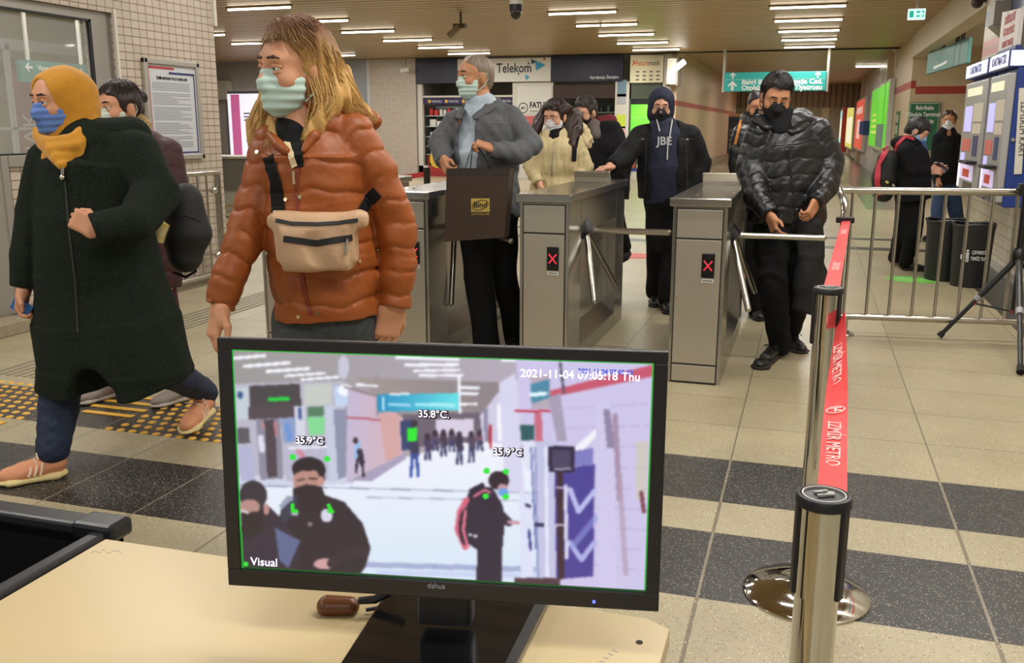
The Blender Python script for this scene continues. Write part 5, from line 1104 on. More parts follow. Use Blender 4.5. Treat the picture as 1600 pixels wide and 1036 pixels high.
poly([(760, 650), (800, 600), (830, 590), (870, 570), (870, 700), (765, 690)], '#cfcbe4'); poly([(765, 640), (772, 638), (774, 690), (768, 690)], '#8f8aa4'); band([(776, 665), (777, 700)], 4, '#b3303e'); poly([(786, 632), (800, 630), (802, 690), (788, 690)], '#f3f3fb')
poly([(790, 600), (815, 585), (830, 770), (800, 770)], '#d6d5ee'); poly([(815, 560), (1026, 570), (1016, 931), (880, 930), (870, 760), (830, 690)], '#cdc5e8'); poly([(838, 590), (868, 588), (870, 640), (840, 640)], '#b7a8b8'); band([(815, 643), (868, 643)], 3, '#c2283e'); poly([(845, 645), (856, 645), (858, 690), (846, 690)], '#c4323c', 0.6)
poly([(868, 612), (1026, 572), (1026, 590), (870, 622)], '#c7566e'); poly([(866, 622), (884, 615), (895, 690), (880, 690)], '#a69cb4'); band([(884, 570), (890, 615)], 4, '#5b5468')
for i in range(9): band([(880, 640+i*30), (1020, 632+i*33)], 1.2, '#b4a8d2')
poly([(838, 602), (868, 594), (868, 622), (840, 632)], '#4d8aa6'); band([(840, 618), (862, 616)], 6, '#eafaff')
poly([(823, 664), (844, 664), (845, 688), (824, 688)], '#2e5a5e'); poly([(826, 690), (850, 690), (855, 735), (830, 735)], '#dfe2f4'); poly([(822, 770), (840, 770), (845, 930), (826, 930)], '#dcdff6'); poly([(846, 690), (880, 688), (884, 930), (850, 930)], '#c2c3e2'); band([(846, 700), (852, 925)], 3, '#8e92c2'); band([(863, 700), (866, 930)], 5, '#e3e5fa'); band([(840, 700), (848, 860)], 3, '#6f7ab2')
poly([(876, 735), (937, 725), (936, 905), (880, 910)], '#4a3f94'); band([(900, 765), (913, 800), (937, 768)], 8, '#b9bbea'); band([(900, 850), (918, 878), (937, 850)], 8, '#aeb0e4'); band([(905, 855), (955, 790)], 10, '#8f95d8', 0.6); poly([(906, 700), (950, 660), (952, 668), (910, 715)], '#f2f0f8'); poly([(898, 728), (905, 705), (935, 700), (934, 728)], '#7f7cc0')
poly([(938, 632), (962, 630), (972, 930), (944, 930)], '#cfc8ea'); poly([(950, 640), (960, 640), (968, 700), (956, 700)], '#8f84a4'); band([(968, 650), (975, 780)], 8, '#a58fa8'); band([(975, 740), (985, 900)], 8, '#b09ab0', 0.7); poly([(1000, 690), (1018, 690), (1016, 780), (1000, 780)], '#cfc7a8', 0.6); band([(1008, 770), (1012, 800)], 6, '#7c3f4c')
poly([(866, 697), (907, 698), (907, 738), (867, 738)], '#2a2340'); poly([(872, 703), (901, 704), (901, 732), (873, 732)], '#4a4262'); band([(876, 733), (900, 733)], 3, '#a4a0b8'); band([(884, 740), (887, 905)], 10, '#3a2432'); band([(893, 760), (895, 875)], 6, '#d7d4ee'); band([(880, 762), (894, 762)], 3, '#c9bcd8'); band([(880, 822), (892, 822)], 4, '#d0c8e0'); poly([(815, 908), (885, 908), (886, 926), (816, 920)], '#4c3440')
band([(837, 830), (840, 862)], 4, '#3c3f86'); band([(833, 790), (838, 792)], 5, '#30305c'); band([(848, 821), (858, 822)], 6, '#2f2a50')
# people in the picture
poly([(742, 772), (760, 760), (780, 762), (796, 790), (800, 815), (796, 860), (795, 920), (756, 918), (757, 862), (742, 852), (735, 830)], '#2b2238'); band([(790, 800), (806, 818)], 12, '#2b2238'); band([(806, 817), (820, 818)], 6, '#c99aa8')
oval(790, 751, 16, 15, '#2c1e2c'); oval(796, 764, 8, 8, '#c79a9c'); oval(797, 770, 8, 7, '#6aa0e2'); band([(748, 768), (764, 760)], 9, '#241c30'); band([(740, 782), (730, 800), (726, 830), (738, 858)], 9, '#d5617c'); oval(738, 825, 10, 30, '#2a2034'); band([(738, 800), (735, 830), (742, 858)], 5, '#e0728c'); oval(746, 838, 3, 3, '#d8d6e4'); oval(754, 840, 3, 3, '#d8d6e4')
band([(752, 776), (768, 766), (776, 770)], 4, '#d8758c')
poly([(441, 800), (456, 785), (500, 770), (545, 785), (575, 820), (588, 860), (580, 890), (565, 912), (440, 905), (440, 850)], '#30262f'); oval(487, 732, 27, 18, '#2b2128'); oval(484, 753, 22, 24, '#b98b80'); poly([(462, 742), (474, 736), (500, 735), (508, 745), (514, 752), (514, 730), (487, 714), (464, 724)], '#2b2128'); band([(469, 751), (480, 749)], 2.5, '#4a3430'); band([(488, 748), (500, 748)], 2.5, '#4a3430'); poly([(462, 764), (484, 757), (509, 761), (515, 780), (505, 800), (472, 800), (462, 780)], '#2f252b'); oval(508, 752, 5, 8, '#c49488')
poly([(440, 790), (452, 776), (470, 775), (466, 800), (445, 825)], '#43506e', 0.5); oval(514, 886, 18, 9, '#cf9ea0'); band([(526, 885), (545, 872), (575, 865)], 16, '#372b36'); oval(517, 807, 10, 11, '#d9d5ea'); oval(490, 821, 4, 4, '#8d7878'); oval(465, 803, 6, 5, '#b8b4c4')
poly([(377, 800), (420, 790), (450, 820), (475, 850), (470, 900), (375, 895)], '#362c3a'); poly([(432, 826), (474, 848), (455, 893), (440, 880)], '#6a78a6', 0.8); oval(396, 775, 23, 24, '#37303a'); oval(390, 793, 18, 12, '#b48a84'); poly([(376, 803), (415, 800), (412, 830), (390, 845), (376, 845)], '#2e2529'); oval(418, 797, 5, 9, '#bd8e88'); band([(378, 799), (388, 803)], 4, '#dcd2d4')
softblur(2)
for a in ((461, 795), (520, 796)): band([(a[0], a[1]-5), (a[0]+(1 if a[0] < 500 else 5), a[1]+5)], 6, '#25e22c'); band([(a[0], a[1]+5), (a[0]+7, a[1]+5)], 5, '#25e22c')
for a in ((461, 714), (517, 717), (771, 736), (801, 737), (770, 776), (801, 777), (384, 887)): oval(a[0], a[1], 5, 4.5, '#2ce63a')
softblur(1)
edge = np.zeros(PX.shape, bool); edge[:, :2] = True; edge[:2] = True; edge[:, -2:] = True; IM[edge] = hx('#1fae34'); IM[-3:] = hx('#10491d'); IM[int(NV*0.83):, :3] = hx('#18912c')
gv = np.stack([mp(bl, bt, -0.0035)+WX*(u*su)-UZ*(v*sv) for v in np.linspace(0, 1, NV) for u in np.linspace(0, 1, NU)])
ii = np.arange(NU*NV).reshape(NV, NU); gf = np.stack([ii[1:, :-1], ii[1:, 1:], ii[:-1, 1:], ii[:-1, :-1]], -1).reshape(-1, 4)
sm_ = bpy.data.materials.new('screen_picture'); sm_.use_nodes = True; nt = sm_.node_tree; at_ = nt.nodes.new('ShaderNodeVertexColor'); at_.layer_name = 'picture'
bb_ = nt.nodes['Principled BSDF']; bb_.inputs['Base Color'].default_value = (0.01, 0.01, 0.012, 1); bb_.inputs['Roughness'].default_value = 0.25
nt.links.new(at_.outputs[0], bb_.inputs['Emission Color']); bb_.inputs['Emission Strength'].default_value = 1.0
scr = qmesh('screen', [(gv, gf, 0)], sm_, mt)
ca = scr.data.color_attributes.new('picture', 'FLOAT_COLOR', 'POINT'); L_ = np.where(IM > 0.04045, ((IM+0.055)/1.055)**2.4, IM/12.92)
ca.data.foreach_set('color', np.concatenate([L_, np.ones((NV, NU, 1))], -1).astype(np.float32).ravel())
def scr_pt(px, py):                            # a photograph pixel on the screen's surface
    d = ray(px, py); o = mp(bl, bt, -0.003); return CAM+d*(((o-CAM)@NZ)/(d@NZ))
CW = M('caption_white', '#dcdae8', 0.5, emit=0.9); CB_ = M('caption_blue', '#4a55b8', 0.5, emit=0.8); CD = M('caption_dark', '#2a2430', 0.5)
text('2021-11-04 07:05:18 Thu', 0.0135, scr_pt(906, 592), WX, UZ, CW, scr, 'caption', bold=0.0002)
text('2021 11 04 07 05 20', 0.0075, scr_pt(946, 584), WX, UZ, CB_, scr, 'caption', bold=0.0003)
for px, py, s in ((484, 693, '35.9°C'), (678, 652, '35.8°C.'), (793, 711, '35.9°C')):
    text(s, 0.0125, scr_pt(px+1, py+1), WX, UZ, CD, scr, 'caption', bold=0.0012); text(s, 0.0125, scr_pt(px, py)+NZ*0.0015, WX, UZ, CW, scr, 'caption')
text('Visual', 0.0150, scr_pt(413, 884), WX, UZ, CW, scr, 'caption')
# ---- brown mouse behind the monitor
c = aZ(531, 944, DZ+0.012)
t = thing('computer_mouse', 'brown computer mouse with black lead lying on the desk behind the monitor', 'mouse', (c[0], c[1], DZ))
Vm, Fm = skin([seg(c+[-0.016, -0.005, -0.003], c+[0.014, 0.003, -0.002], 0.015, 0.013, k=0.01), rbx(c+[0, 0, -0.03], (0.08, 0.08, 0.018), k=0.002, cut=True)], 0.002)
qmesh('shell', [(Vm, Fm, 0)], M('mouse_brown', '#6b3d1c', 0.35), t)
MB().tube([c+[0.036, 0.006, -0.006], c+[0.06, 0.02, -0.004], c+[0.09, 0.025, -0.006], c+[0.15, 0.03, -0.007]], 0.0028, 8).build('lead', BLK, t)
MB().tube([c+[0.03, -0.004, 0.012], c+[0.05, 0.006, 0.012], c+[0.085, 0.024, 0.03]], [0.005, 0.006, 0.006], 8).build('plug', BLK, t)
# ================================================================== PEOPLE
R0 = np.array([_cy, _sy, 0.]); ZZ = np.array([0, 0, 1.])
SKINS = {k: M('skin_'+k, c, 0.5, bump=0.08, bscale=300, spec=0.35) for k, c in (('fair', '#d9a487'), ('warm', '#cf9674'), ('tan', '#bd8663'), ('pale', '#d9ac92'))}
EYEW = M('eye_white', '#d9d2ca', 0.25); EYED = M('eye_dark', '#1c120d', 0.2)
def hairmat(n, c, c2, c3=None): return M('hair_'+n, c, 0.42, col2=c2, nscale=60, stretch=(1, 1, 0.08), bump=0.6, bscale=90)
def mpp(P): return float((np.array(P)-CAM)@FW)/FPX
class Pose:
    """joints of one figure, read off the photograph's frame at the figure's own distance"""
    def __init__(s, h): s.h = h
    def j(s, px, py, dh=0.): return aH(px, py, s.h+dh)
    def limb(s, nd, quilt=None, k=0.03, flat=True, u=R0, p=2.0):    # nodes (px, py, dh, radius px[, depth radius m])
        P = [s.j(a[0], a[1], a[2]) for a in nd]; m = [mpp(q) for q in P]
        rr = [(a[3]*mm, a[4] if len(a) > 4 else a[3]*mm) for a, mm in zip(nd, m)]
        c = chain(P, rr, u, k, 'round', quilt, p); g = c[0]['s']
        if flat: g[-1]['cap'] = 'flat'; g[-1]['ov0'] = .02 if len(g) > 1 else .002
        if flat == 'hem':
            for i, e in enumerate(g):
                if i: e['cap'] = 'flat'; e['ov0'] = .02; e['ov'] = .02 if i < len(g)-1 else .002
        return c
def headframe(yaw, pitch=0., roll=0.):
    a, b = math.radians(yaw), math.radians(pitch)
    y = -NH*math.cos(a)-R0*math.sin(a); x = np.cross(y, ZZ); y2 = y*math.cos(b)-ZZ*math.sin(b); z2 = np.cross(x, y2)
    r = math.radians(roll); return np.array([x*math.cos(r)+z2*math.sin(r), y2, z2*math.cos(r)-x*math.sin(r)])
def head_prims():
    return [ell((0, -.012, .030), (.075, .094, .086)), seg((0, .030, .012), (0, .048, -.078), (.060, .055), (.036, .036), k=.04), ell((0, .062, -.098), (.026, .022, .018), k=.03),
            seg((-.034, .076, .020), (.034, .076, .020), .013, .013, k=.02), ell((-.042, .058, -.034), (.024, .026, .024), k=.03), ell((.042, .058, -.034), (.024, .026, .024), k=.03),
            seg((0, .088, .008), (0, .108, -.034), .0085, .0135, k=.014), ell((-.012, .100, -.040), .009, k=.01), ell((.012, .100, -.040), .009, k=.01), seg((-.018, .083, -.068), (.018, .083, -.068), .010, .010, k=.012),
            ell((-.031, .093, .000), (.017, .012, .011), k=.012, cut=True), ell((.031, .093, .000), (.017, .012, .011), k=.012, cut=True),
            ell((-.077, -.012, -.012), (.010, .020, .032), k=.012), ell((.077, -.012, -.012), (.010, .020, .032), k=.012),
            seg((0, -.022, -.05), (0, -.045, -.175), .054, .058, k=.04)]
def person(name_label, ps, hc, A, skin_key, hands, body, browcol='#2a1a12', res=.0045, hs=1.0, lids=0.0):
    """one closed body (head with face, neck, trunk, limbs, hands); clothing and hair become its children"""
    hc = np.array(hc); parts = []
    V, F = skin(head_prims(), res); V = relax(V, F, 1); parts.append((hc+hs*V@A, F, 0))
    if res < .006:
        for sx in (-1, 1):
            V, F = skin([ell((sx*.031, .0785, .000), (.0135, .0125, .0125))], .0028); parts.append((hc+hs*V@A, F, 1))
            V, F = skin([ell((sx*.031, .0885, -.001), (.0055, .0034, .0058))], .0016); parts.append((hc+hs*V@A, F, 2))
            V, F = skin([seg((sx*.046, .080, .007-lids), (sx*.031, .0895, .0095-lids), .0045, .005, k=.004), seg((sx*.031, .0895, .0095-lids), (sx*.016, .086, .006-lids), .005, .004, k=.004)], .002); parts.append((hc+hs*V@A, F, 0))
            V, F = skin([seg((sx*.046, .079, -.009), (sx*.031, .0880, -.0115), .0035, .004, k=.004), seg((sx*.031, .0880, -.0115), (sx*.016, .085, -.008), .004, .0035, k=.004)], .002); parts.append((hc+hs*V@A, F, 0))
        for sx in (-1, 1):
            V, F = skin([seg((sx*.047, .0830, .0240), (sx*.034, .0915, .0285), .0030, .0042, k=.004), seg((sx*.034, .0915, .0285), (sx*.014, .0955, .0265), .0042, .0038, k=.004)], .002); parts.append((hc+hs*V@A, F, 2))
    for e in body: e['k'] = .008
    V, F = skin(body, .011); parts.append((V, F, 0))
    for hd in hands: parts.append(hand(**hd)+(0,))
    o = qmesh('person', parts, [SKINS[skin_key], EYEW, M('brow'+browcol, browcol, 0.6)])
    return tag(o, name_label, 'person')
def hand(wrist, fingers, palm, side=1, curl=(.5, .5, .55, .6), thumb=0.5, size=1.0, res=.0034, spread=.06):
    """wrist point, finger direction, palm facing; side: +1 or -1 tells where the thumb is"""
    y = nrm(fingers); z = nrm(-np.array(palm, float)+y*(np.array(palm, float)@y)); x = np.cross(y, z)*1.0
    q = [rbx((0, .045, 0), (.039, .048, .013), r=.012, k=.01), seg((0, -.016, 0), (0, .012, 0), (.026, .020), (.032, .017), (1, 0, 0), k=.02), seg((.02*side, .015, -.008), (.034*side, .04, -.010), .016, .014, k=.02)]
    for i, (bx, L) in enumerate(((.030, .070), (.0105, .079), (-.0095, .073), (-.0285, .057))):
        p = np.array([bx*side, .086-abs(bx-.005)*.25, 0]); a = 0; c = curl[i]; sp = (bx)*side*spread/.03
        for k, (f, r0, r1) in enumerate(((.45, .0090, .0082), (.31, .0082, .0076), (.24, .0076, .0066))):
            a += c*(1.0 if k == 0 else 1.15); d = np.array([math.sin(sp)*math.cos(a), math.cos(a)*math.cos(sp), -math.sin(a)]); e = p+d*L*f
            q.append(seg(p, e, r0, r1, k=.0035)); p = e
    a = np.array([.034*side, .030, -.006]); b = a+np.array([.024*side*(1-thumb*.5), .026, -.010-.012*thumb]); c = b+np.array([.008*side*(1-2*thumb), .027, -.012*thumb])
    q += [seg(a, b, .0125, .0105, k=.008), seg(b, c, .0105, .0080, k=.004)]
    V, F = skin(q, res, pad=.015); V = relax(V, F, 1)
    W3 = np.array([x, y, z]); V = np.array(wrist)+size*V@W3
    if np.linalg.det(W3) < 0: F = F[:, ::-1]
    return V, F
def local(nm, prims, res, mat, par, hc, A, disp=None, hs=1.0, sm=1, label=None):
    V, F = skin(prims, res, disp); V = relax(V, F, sm) if sm else V
    return qmesh(nm, [(np.array(hc)+hs*V@A, F, 0)], mat, par, label)
def mask(par, hc, A, mat, hs=1.0, res=.003, surgical=True, strapmat=None):
    q = [ell((0, .034, -.046), (.0715, .066, .074)), seg((0, .094, -.008), (0, .104, -.040), .010, .018, k=.03), ell((0, .066, -.094), (.036, .033, .028), k=.03),
         rbx((0, .06, .104), (.2, .2, .104), r=.002, k=.006, cut=True), rbx((0, -.082, -.05), (.2, .1, .2), r=.002, k=.006, cut=True)]
    f = (lambda x, y, z: .0016*np.sin(z*2*np.pi/.024+0.25*np.sin(x*60))+0*x+0*y) if surgical else folds(.0012, 60)
    o = local('face_mask', q, res, mat, par, hc, A, f, hs)
    T = lambda p: np.array(hc)+hs*np.array(p)@A
    for sx in (-1, 1):
        m = MB(); m.tube([T((sx*.066, .022, -.016)), T((sx*.080, .000, .000)), T((sx*.086, -.030, .012)), T((sx*.083, -.038, -.018)), T((sx*.080, -.020, -.048)), T((sx*.066, .022, -.085))], .0024*hs, 6)
        m.build('ear_loop', strapmat or mat, o)
    return o
def short_hair(par, hc, A, mat, thick=.010, fringe=.058, hs=1.0, res=.004, seed=1, back=True):
    t = thick
    q = [ell((0, -.014, .034), (.076+t, .094+t, .086+t))]
    if back: q.append(ell((0, -.060, -.020), (.062+t*.5, .050+t*.4, .070), k=.03))
    q += [rbx((0, .150, fringe-.125), (.2, .092, .125), r=.02, k=.02, cut=True), ell((-.090, -.008, -.018), (.026, .030, .040), k=.01, cut=True), ell((.090, -.008, -.018), (.026, .030, .040), k=.01, cut=True), rbx((0, .05, -.17), (.2, .3, .09), r=.01, k=.01, cut=True)]
    V, F = skin(q, res, folds(.004, 60, (1.6, .7, .7), seed)); V = relax(V, F, 1)
    P_ = [(np.array(hc)+hs*V@A, F, 0)]
    if res < .0056 and thick > .008: P_.append(cap_strands(np.array(hc), A, 420, .0018, hs, thick+.002, (.01, -.03, .13), .95, seed, .05, -.03)+(0,))
    return qmesh('hair', P_, mat, par)
def shoe(par, heel, toe, upper, sole, name='shoe', w=.042, hgt=1.0, laces=None, stripes=None, res=.0045, up=None, zs=1.0):
    heel, toe = np.array(heel, float), np.array(toe, float); y = nrm(toe-heel); L = np.linalg.norm(toe-heel)
    z = nrm((up if up is not None else ZZ)-y*((up if up is not None else ZZ)@y)); x = np.cross(y, z); A = np.array([x, y, z*zs]); s = w/.042
    q = [seg((0, .045, .048), (0, L*.60, .040), (.036*s, .042), (.038*s, .028), (1, 0, 0), k=.02), ell((0, L-.072, .030), (.040*s, .068, .030), k=.02), seg((0, .046, .05), (0, .042, .095*hgt), (.036*s, .040), (.033*s, .038), (1, 0, 0), k=.02, cap='flat'),
         rbx((0, L/2, -.045), (.2, .4, .060), r=.001, k=.002, cut=True)]
    V, F = skin(q, res, folds(.0012, 50, seed=3)); V = relax(V, F, 1); o = qmesh(name, [(heel+V@A, F, 0)], upper, par)
    q = [seg((0, .046, .012), (0, L-.050, .012), (.040*s, .013), (.044*s, .012), (1, 0, 0), k=.01, p=3), ell((0, L-.055, .012), (.043*s, .055, .0125), k=.01), ell((0, .045, .014), (.039*s, .044, .015), k=.01)]
    V, F = skin(q, res*.8, pad=.012); qmesh('sole', [(heel+V@A, F, 0)], sole, o)
    if laces:
        m = MB()
        for i in range(5):
            yy = L*(.36+.075*i); zz = .088-.0085*i-.0012*i*i; m.tube([heel+np.array(p)@A for p in ((-.026*s, yy, zz-.014), (-.010, yy+.006, zz), (.010, yy-.006, zz), (.026*s, yy, zz-.014))], .0032, 6)
        m.tube([heel+np.array(p)@A for p in ((0, L*.36, .088), (.03, L*.40, .10), (.045, L*.36, .085), (.02, L*.35, .092))], .0028, 6)
        m.tube([heel+np.array(p)@A for p in ((0, L*.36, .088), (-.03, L*.42, .10), (-.050, L*.40, .082))], .0028, 6); m.build('lace', laces, o)
    if stripes:
        for sx in (-1, 1):
            m = MB()
            for i in range(3): m.tube([heel+np.array(p)@A for p in ((sx*(.040)*s, L*(.40+.08*i), .026), (sx*.0405*s, L*(.365+.08*i), .045-.003*i), (sx*.033*s, L*(.345+.08*i), .068-.006*i))], .0052, 6)
            m.build('stripe', stripes, o)
    return o
def strands(paths, n, r0, seed=1):
    """many fine tapering hairs; each path: list of (point, (radius u, radius v)) with u along R0"""
    rg = np.random.default_rng(seed); Vs, Fs, b = [], [], 0
    for _ in range(n):
        pa = paths[rg.integers(len(paths))]; a = rg.uniform(0, 6.283); s0, s1 = rg.uniform(0, .15), rg.uniform(.8, 1.12); rr = rg.uniform(.86, 1.08); w = rg.normal(size=3)*.004
        m = 9; C = []
        for i in range(m):
            t = s0+(s1-s0)*i/(m-1); x = min(t, .999)*(len(pa)-1); k = int(x); f = x-k
            P_ = pa[k][0]*(1-f)+pa[k+1][0]*f; R_ = np.array(pa[k][1])*(1-f)+np.array(pa[k+1][1])*f
            if t > 1: P_ = P_+(pa[-1][0]-pa[-2][0])*(t-1)
            aa = a+.5*math.sin(3*t+_); C.append(P_+R0*math.cos(aa)*R_[0]*rr+NH*math.sin(aa)*R_[1]*rr+w*t)
        C = np.array(C); d = np.gradient(C, axis=0)
        for i in range(m):
            u, v, _w = frame(d[i], NH); r = r0*(1-.75*(i/(m-1))**2)
            Vs += [C[i]+r*u, C[i]+r*(-.5*u+.87*v), C[i]+r*(-.5*u-.87*v)]
        for i in range(m-1):
            for j in range(3): Fs.append((b+3*i+j, b+3*i+(j+1) % 3, b+3*i+3+(j+1) % 3, b+3*i+3+j))
        b += 3*m
    return np.array(Vs), np.array(Fs)
def cap_strands(hc, A, n, r0, hs=1.0, t=.012, part=(.02, .02, .135), fall=.9, seed=1, ylim=.05, zlow=-.08, wob=.003):
    """hairs that run from the parting over the skull"""
    rg = np.random.default_rng(seed); Vs, Fs, b = [], [], 0; c = np.array((0, -.014, .034)); R_ = np.array((.076+t, .094+t, .086+t))
    p0 = (np.array(part)-c)/R_; p0 /= np.linalg.norm(p0)
    for _ in range(n):
        th = rg.uniform(0, 6.283); u = nrm(np.cross(p0, rg.normal(size=3))); end = rg.uniform(.7, 1.0)*fall*math.pi*.62; st = rg.uniform(0, .5); m = 9; C = []
        for i in range(m):
            an = st+(end-st)*i/(m-1); q = c+R_*(p0*math.cos(an)+u*math.sin(an))*(1+rg.uniform(.0, .012))
            C.append(q+wob*np.sin(np.array((9*an+_, 7*an, 5*an+_))))
        C = np.array(C); keep = ~((C[:, 1] > ylim) & (C[:, 2] < .062)) & (C[:, 2] > zlow) & ~((np.abs(C[:, 0]) > .062) & (C[:, 2] < .012) & (np.abs(C[:, 1]+.008) < .03))
        k = np.argmin(keep) if not keep.all() else m
        if k < 4: continue
        C = hc+hs*C[:k]@A; d = np.gradient(C, axis=0); m = k
        for i in range(m):
            u2, v2, _w = frame(d[i], NH); r = r0*(1-.7*(i/(m-1))**2); Vs += [C[i]+r*u2, C[i]+r*(-.5*u2+.87*v2), C[i]+r*(-.5*u2-.87*v2)]
        for i in range(m-1):
            for j in range(3): Fs.append((b+3*i+j, b+3*i+(j+1) % 3, b+3*i+3+(j+1) % 3, b+3*i+3+j))
        b += 3*m
    return np.array(Vs), np.array(Fs)
def disc_on(bv, pts, r, mat, par, name):
    for px, py in pts:
        c = hit(bv, px, py, .0005); c2 = hit(bv, px, py, .004)
        if c is not None: MB().cyl(c, c2, r, n=14).build(name, mat, par)
def ribbon_on(bv, pts, w, mat, par, name, off=.003, th=.0025, n=6):
    P = path_on(bv, pts, off, n); wv = []
    if len(P) < 2: return None
    for i in range(len(P)):
        d = nrm(P[min(i+1, len(P)-1)]-P[max(i-1, 0)]); h = bv.find_nearest(Vector(P[i])); nn = nrm(P[i]-np.array(h[0])) if h[3] > 1e-6 else np.array(h[1]); wv.append(np.cross(d, nn))
    return MB().strip(P, wv, w, th).build(name, mat, par)
BLACKCLOTH = M('black_cloth', '#131316', 0.85, noise=0.25, nscale=50, bump=0.25, bscale=350, spec=0.25)
BLACKTROU = M('black_trousers', '#101012', 0.85, spec=0.2, noise=0.2, nscale=30, bump=0.2, bscale=300)
DENIM = M('denim_blue', '#1d2a42', 0.8, noise=0.3, nscale=70, bump=0.25, bscale=500)
SHOEB = M('shoe_black', '#151414', 0.45, bump=0.2, bscale=200); SOLEB = M('sole_black', '#1b1a19', 0.7)
MINT = M('mask_mint', '#bfd9cf', 0.75, bump=0.1, bscale=400); MASKB = M('mask_black', '#121214', 0.85, bump=0.2, bscale=400); MASKW = M('mask_white', '#dcdde0', 0.75); MASKBLUE = M('mask_blue', '#5f80c4', 0.75); MASKSKY = M('mask_sky', '#86b4dd', 0.75)

# ------------------------------------------------------------------ woman in the rust quilted jacket
p = Pose(2.60); hc = p.j(462, 107, 0); A = headframe(42, 2, 2)
RUST = M('rust_quilt', '#934d1e', 0.46, noise=0.10, nscale=25, bump=0.35, bscale=70, spec=0.4)
body = p.limb([(505, 470, 0, 56, .09), (490, 330, 0, 56, .085), (487, 232, 0, 54, .075), (462, 178, 0, 30)], flat=False)
body += p.limb([(552, 216, 0, 20), (590, 275, .01, 19), (618, 350, .02, 18), (621, 415, .01, 16), (614, 460, 0, 15)], flat=False)+p.limb([(424, 226, 0, 18), (406, 290, -.03, 18), (383, 370, -.06, 17), (356, 440, -.10, 15), (345, 462, -.11, 15)], flat=False)
pel = p.j(508, 505, 0); fl_, fr_ = pel+R0*-.16-NH*.18, pel+R0*.13+NH*.22
kl, kr = pel*.5+fl_*.5-NH*.06, pel*.5+fr_*.5-NH*.02; kl[2], kr[2] = .47, .47; fl_[2], fr_[2] = .08, .08
body += chain([pel-R0*.065, kl, fl_], [.065, .055, .04])+chain([pel+R0*.065, kr, fr_], [.065, .055, .04])
hands = [dict(wrist=p.j(343, 476, -.12), fingers=p.j(334, 520, -.14)-p.j(343, 476, -.12), palm=R0*.8+NH*.5, side=-1, curl=(.35, .4, .45, .5), thumb=.3, size=1.0),
         dict(wrist=p.j(613, 478, 0), fingers=p.j(604, 522, 0)-p.j(613, 478, 0), palm=-R0*.5+NH*.8, side=-1, curl=(.25, .4, .45, .5), thumb=.4, size=1.0)]
o = person('blonde woman in rust quilted jacket and mint face mask walking behind the monitor', p, hc, A, 'warm', hands, body, '#4a2c18', .0038, lids=.003); P3 = o
q = p.limb([(487, 208, 0, 62, .085), (490, 255, 0, 80, .130), (493, 330, 0, 84, .138), (506, 410, 0, 83, .140), (512, 488, 0, 79, .138)], (.076, .0085), k=.02, flat='hem')
sl = p.limb([(552, 214, 0, 35), (590, 275, .01, 32), (618, 350, .02, 31), (622, 415, .01, 28), (615, 474, 0, 25)], (.066, .0075), k=.010)
sl2 = p.limb([(424, 224, 0, 29), (406, 290, -.03, 28), (383, 370, -.06, 29), (356, 440, -.10, 25), (343, 476, -.12, 23)], (.066, .0075), k=.010)
cutn = [ell(p.j(462, 196, -.05), (.052, .09, .05), k=.03, cut=True)]
jk = soft('jacket', q+sl+sl2+cutn, .0046, RUST, o, folds(.0022, 38, seed=4)); bj = bvh_of(jk)
soft('collar', p.limb([(474, 236, -.118, 5, .010), (490, 212, -.09, 8, .012), (508, 196, -.03, 9, .016), (540, 186, .05, 11, .02), (566, 184, .09, 11, .02)], k=.02, flat=False)+p.limb([(448, 236, -.118, 5, .010), (434, 226, -.09, 7, .012), (422, 212, -.04, 8, .016)], k=.02, flat=False)+[ell(p.j(570, 188, .10), (.055, .04, .03), k=.03)], .006, RUST, jk, folds(.003, 30))
soft('sweater', p.limb([(464, 196, .0, 31), (464, 212, -.01, 36), (466, 240, -.075, 22, .03)]), .006, BLACKCLOTH, o)
LIN = M('cream_lining', '#d8c49c', 0.8, bump=0.3, bscale=200)
ribbon_on(bj, [(443, 212), (452, 232), (462, 262)], .016, LIN, jk, 'lining', .006)
ribbon_on(bj, [(463, 205), (464, 235), (466, 262)], .032, BLACKCLOTH, jk, 'neck_gap', .004)
ribbon_on(bj, [(467, 262), (463, 300), (468, 345)], .009, M('zip_rust', '#7a2f14', 0.5), jk, 'zip', .002); ribbon_on(bj, [(470, 420), (476, 455), (486, 492)], .012, M('zip_rust'), jk, 'zip', .002)
MB().cyl(hit(bj, 459, 268, .004), hit(bj, 460, 288, .004), .004, n=8).build('zip_pull', M('brass_pale', '#c8b48a', 0.3, 0.8), jk)
ribbon_on(bj, [(420, 246), (432, 285), (436, 335)], .040, BLACKCLOTH, jk, 'dark_placket', .003)
ribbon_on(bj, [(556, 345), (572, 318), (590, 300)], .034, BLACKCLOTH, jk, 'strap_shadowless', .003).name = 'bag_strap'
disc_on(bj, [(402, 238), (424, 242), (447, 312), (469, 308), (561, 408), (467, 495), (496, 490)], .0055, M('snap_brass', '#d8c8a0', 0.25, 0.9), jk, 'snap_button')
tr = M('grey_jeans', '#3c4145', 0.8, noise=0.25, nscale=70, bump=0.25, bscale=400)
soft('trousers', [ell(pel+ZZ*.03, (.135, .112, .12), k=.04)]+chain([pel-R0*.065, kl, fl_+ZZ*.02], [.085, .07, .055], k=.03)+chain([pel+R0*.065, kr, fr_+ZZ*.02], [.085, .07, .055], k=.03), .009, tr, o, folds(.004, 22, seed=2))
for f_ in (fl_, fr_): shoe(o, f_*[1, 1, 0]+NH*.07, f_*[1, 1, 0]-NH*.13-R0*.12, M('shoe_grey', '#5a5654', 0.6), SOLEB)
mask(o, hc, A, MINT)
BLOND = bpy.data.materials.new('hair_blonde'); BLOND.use_nodes = True
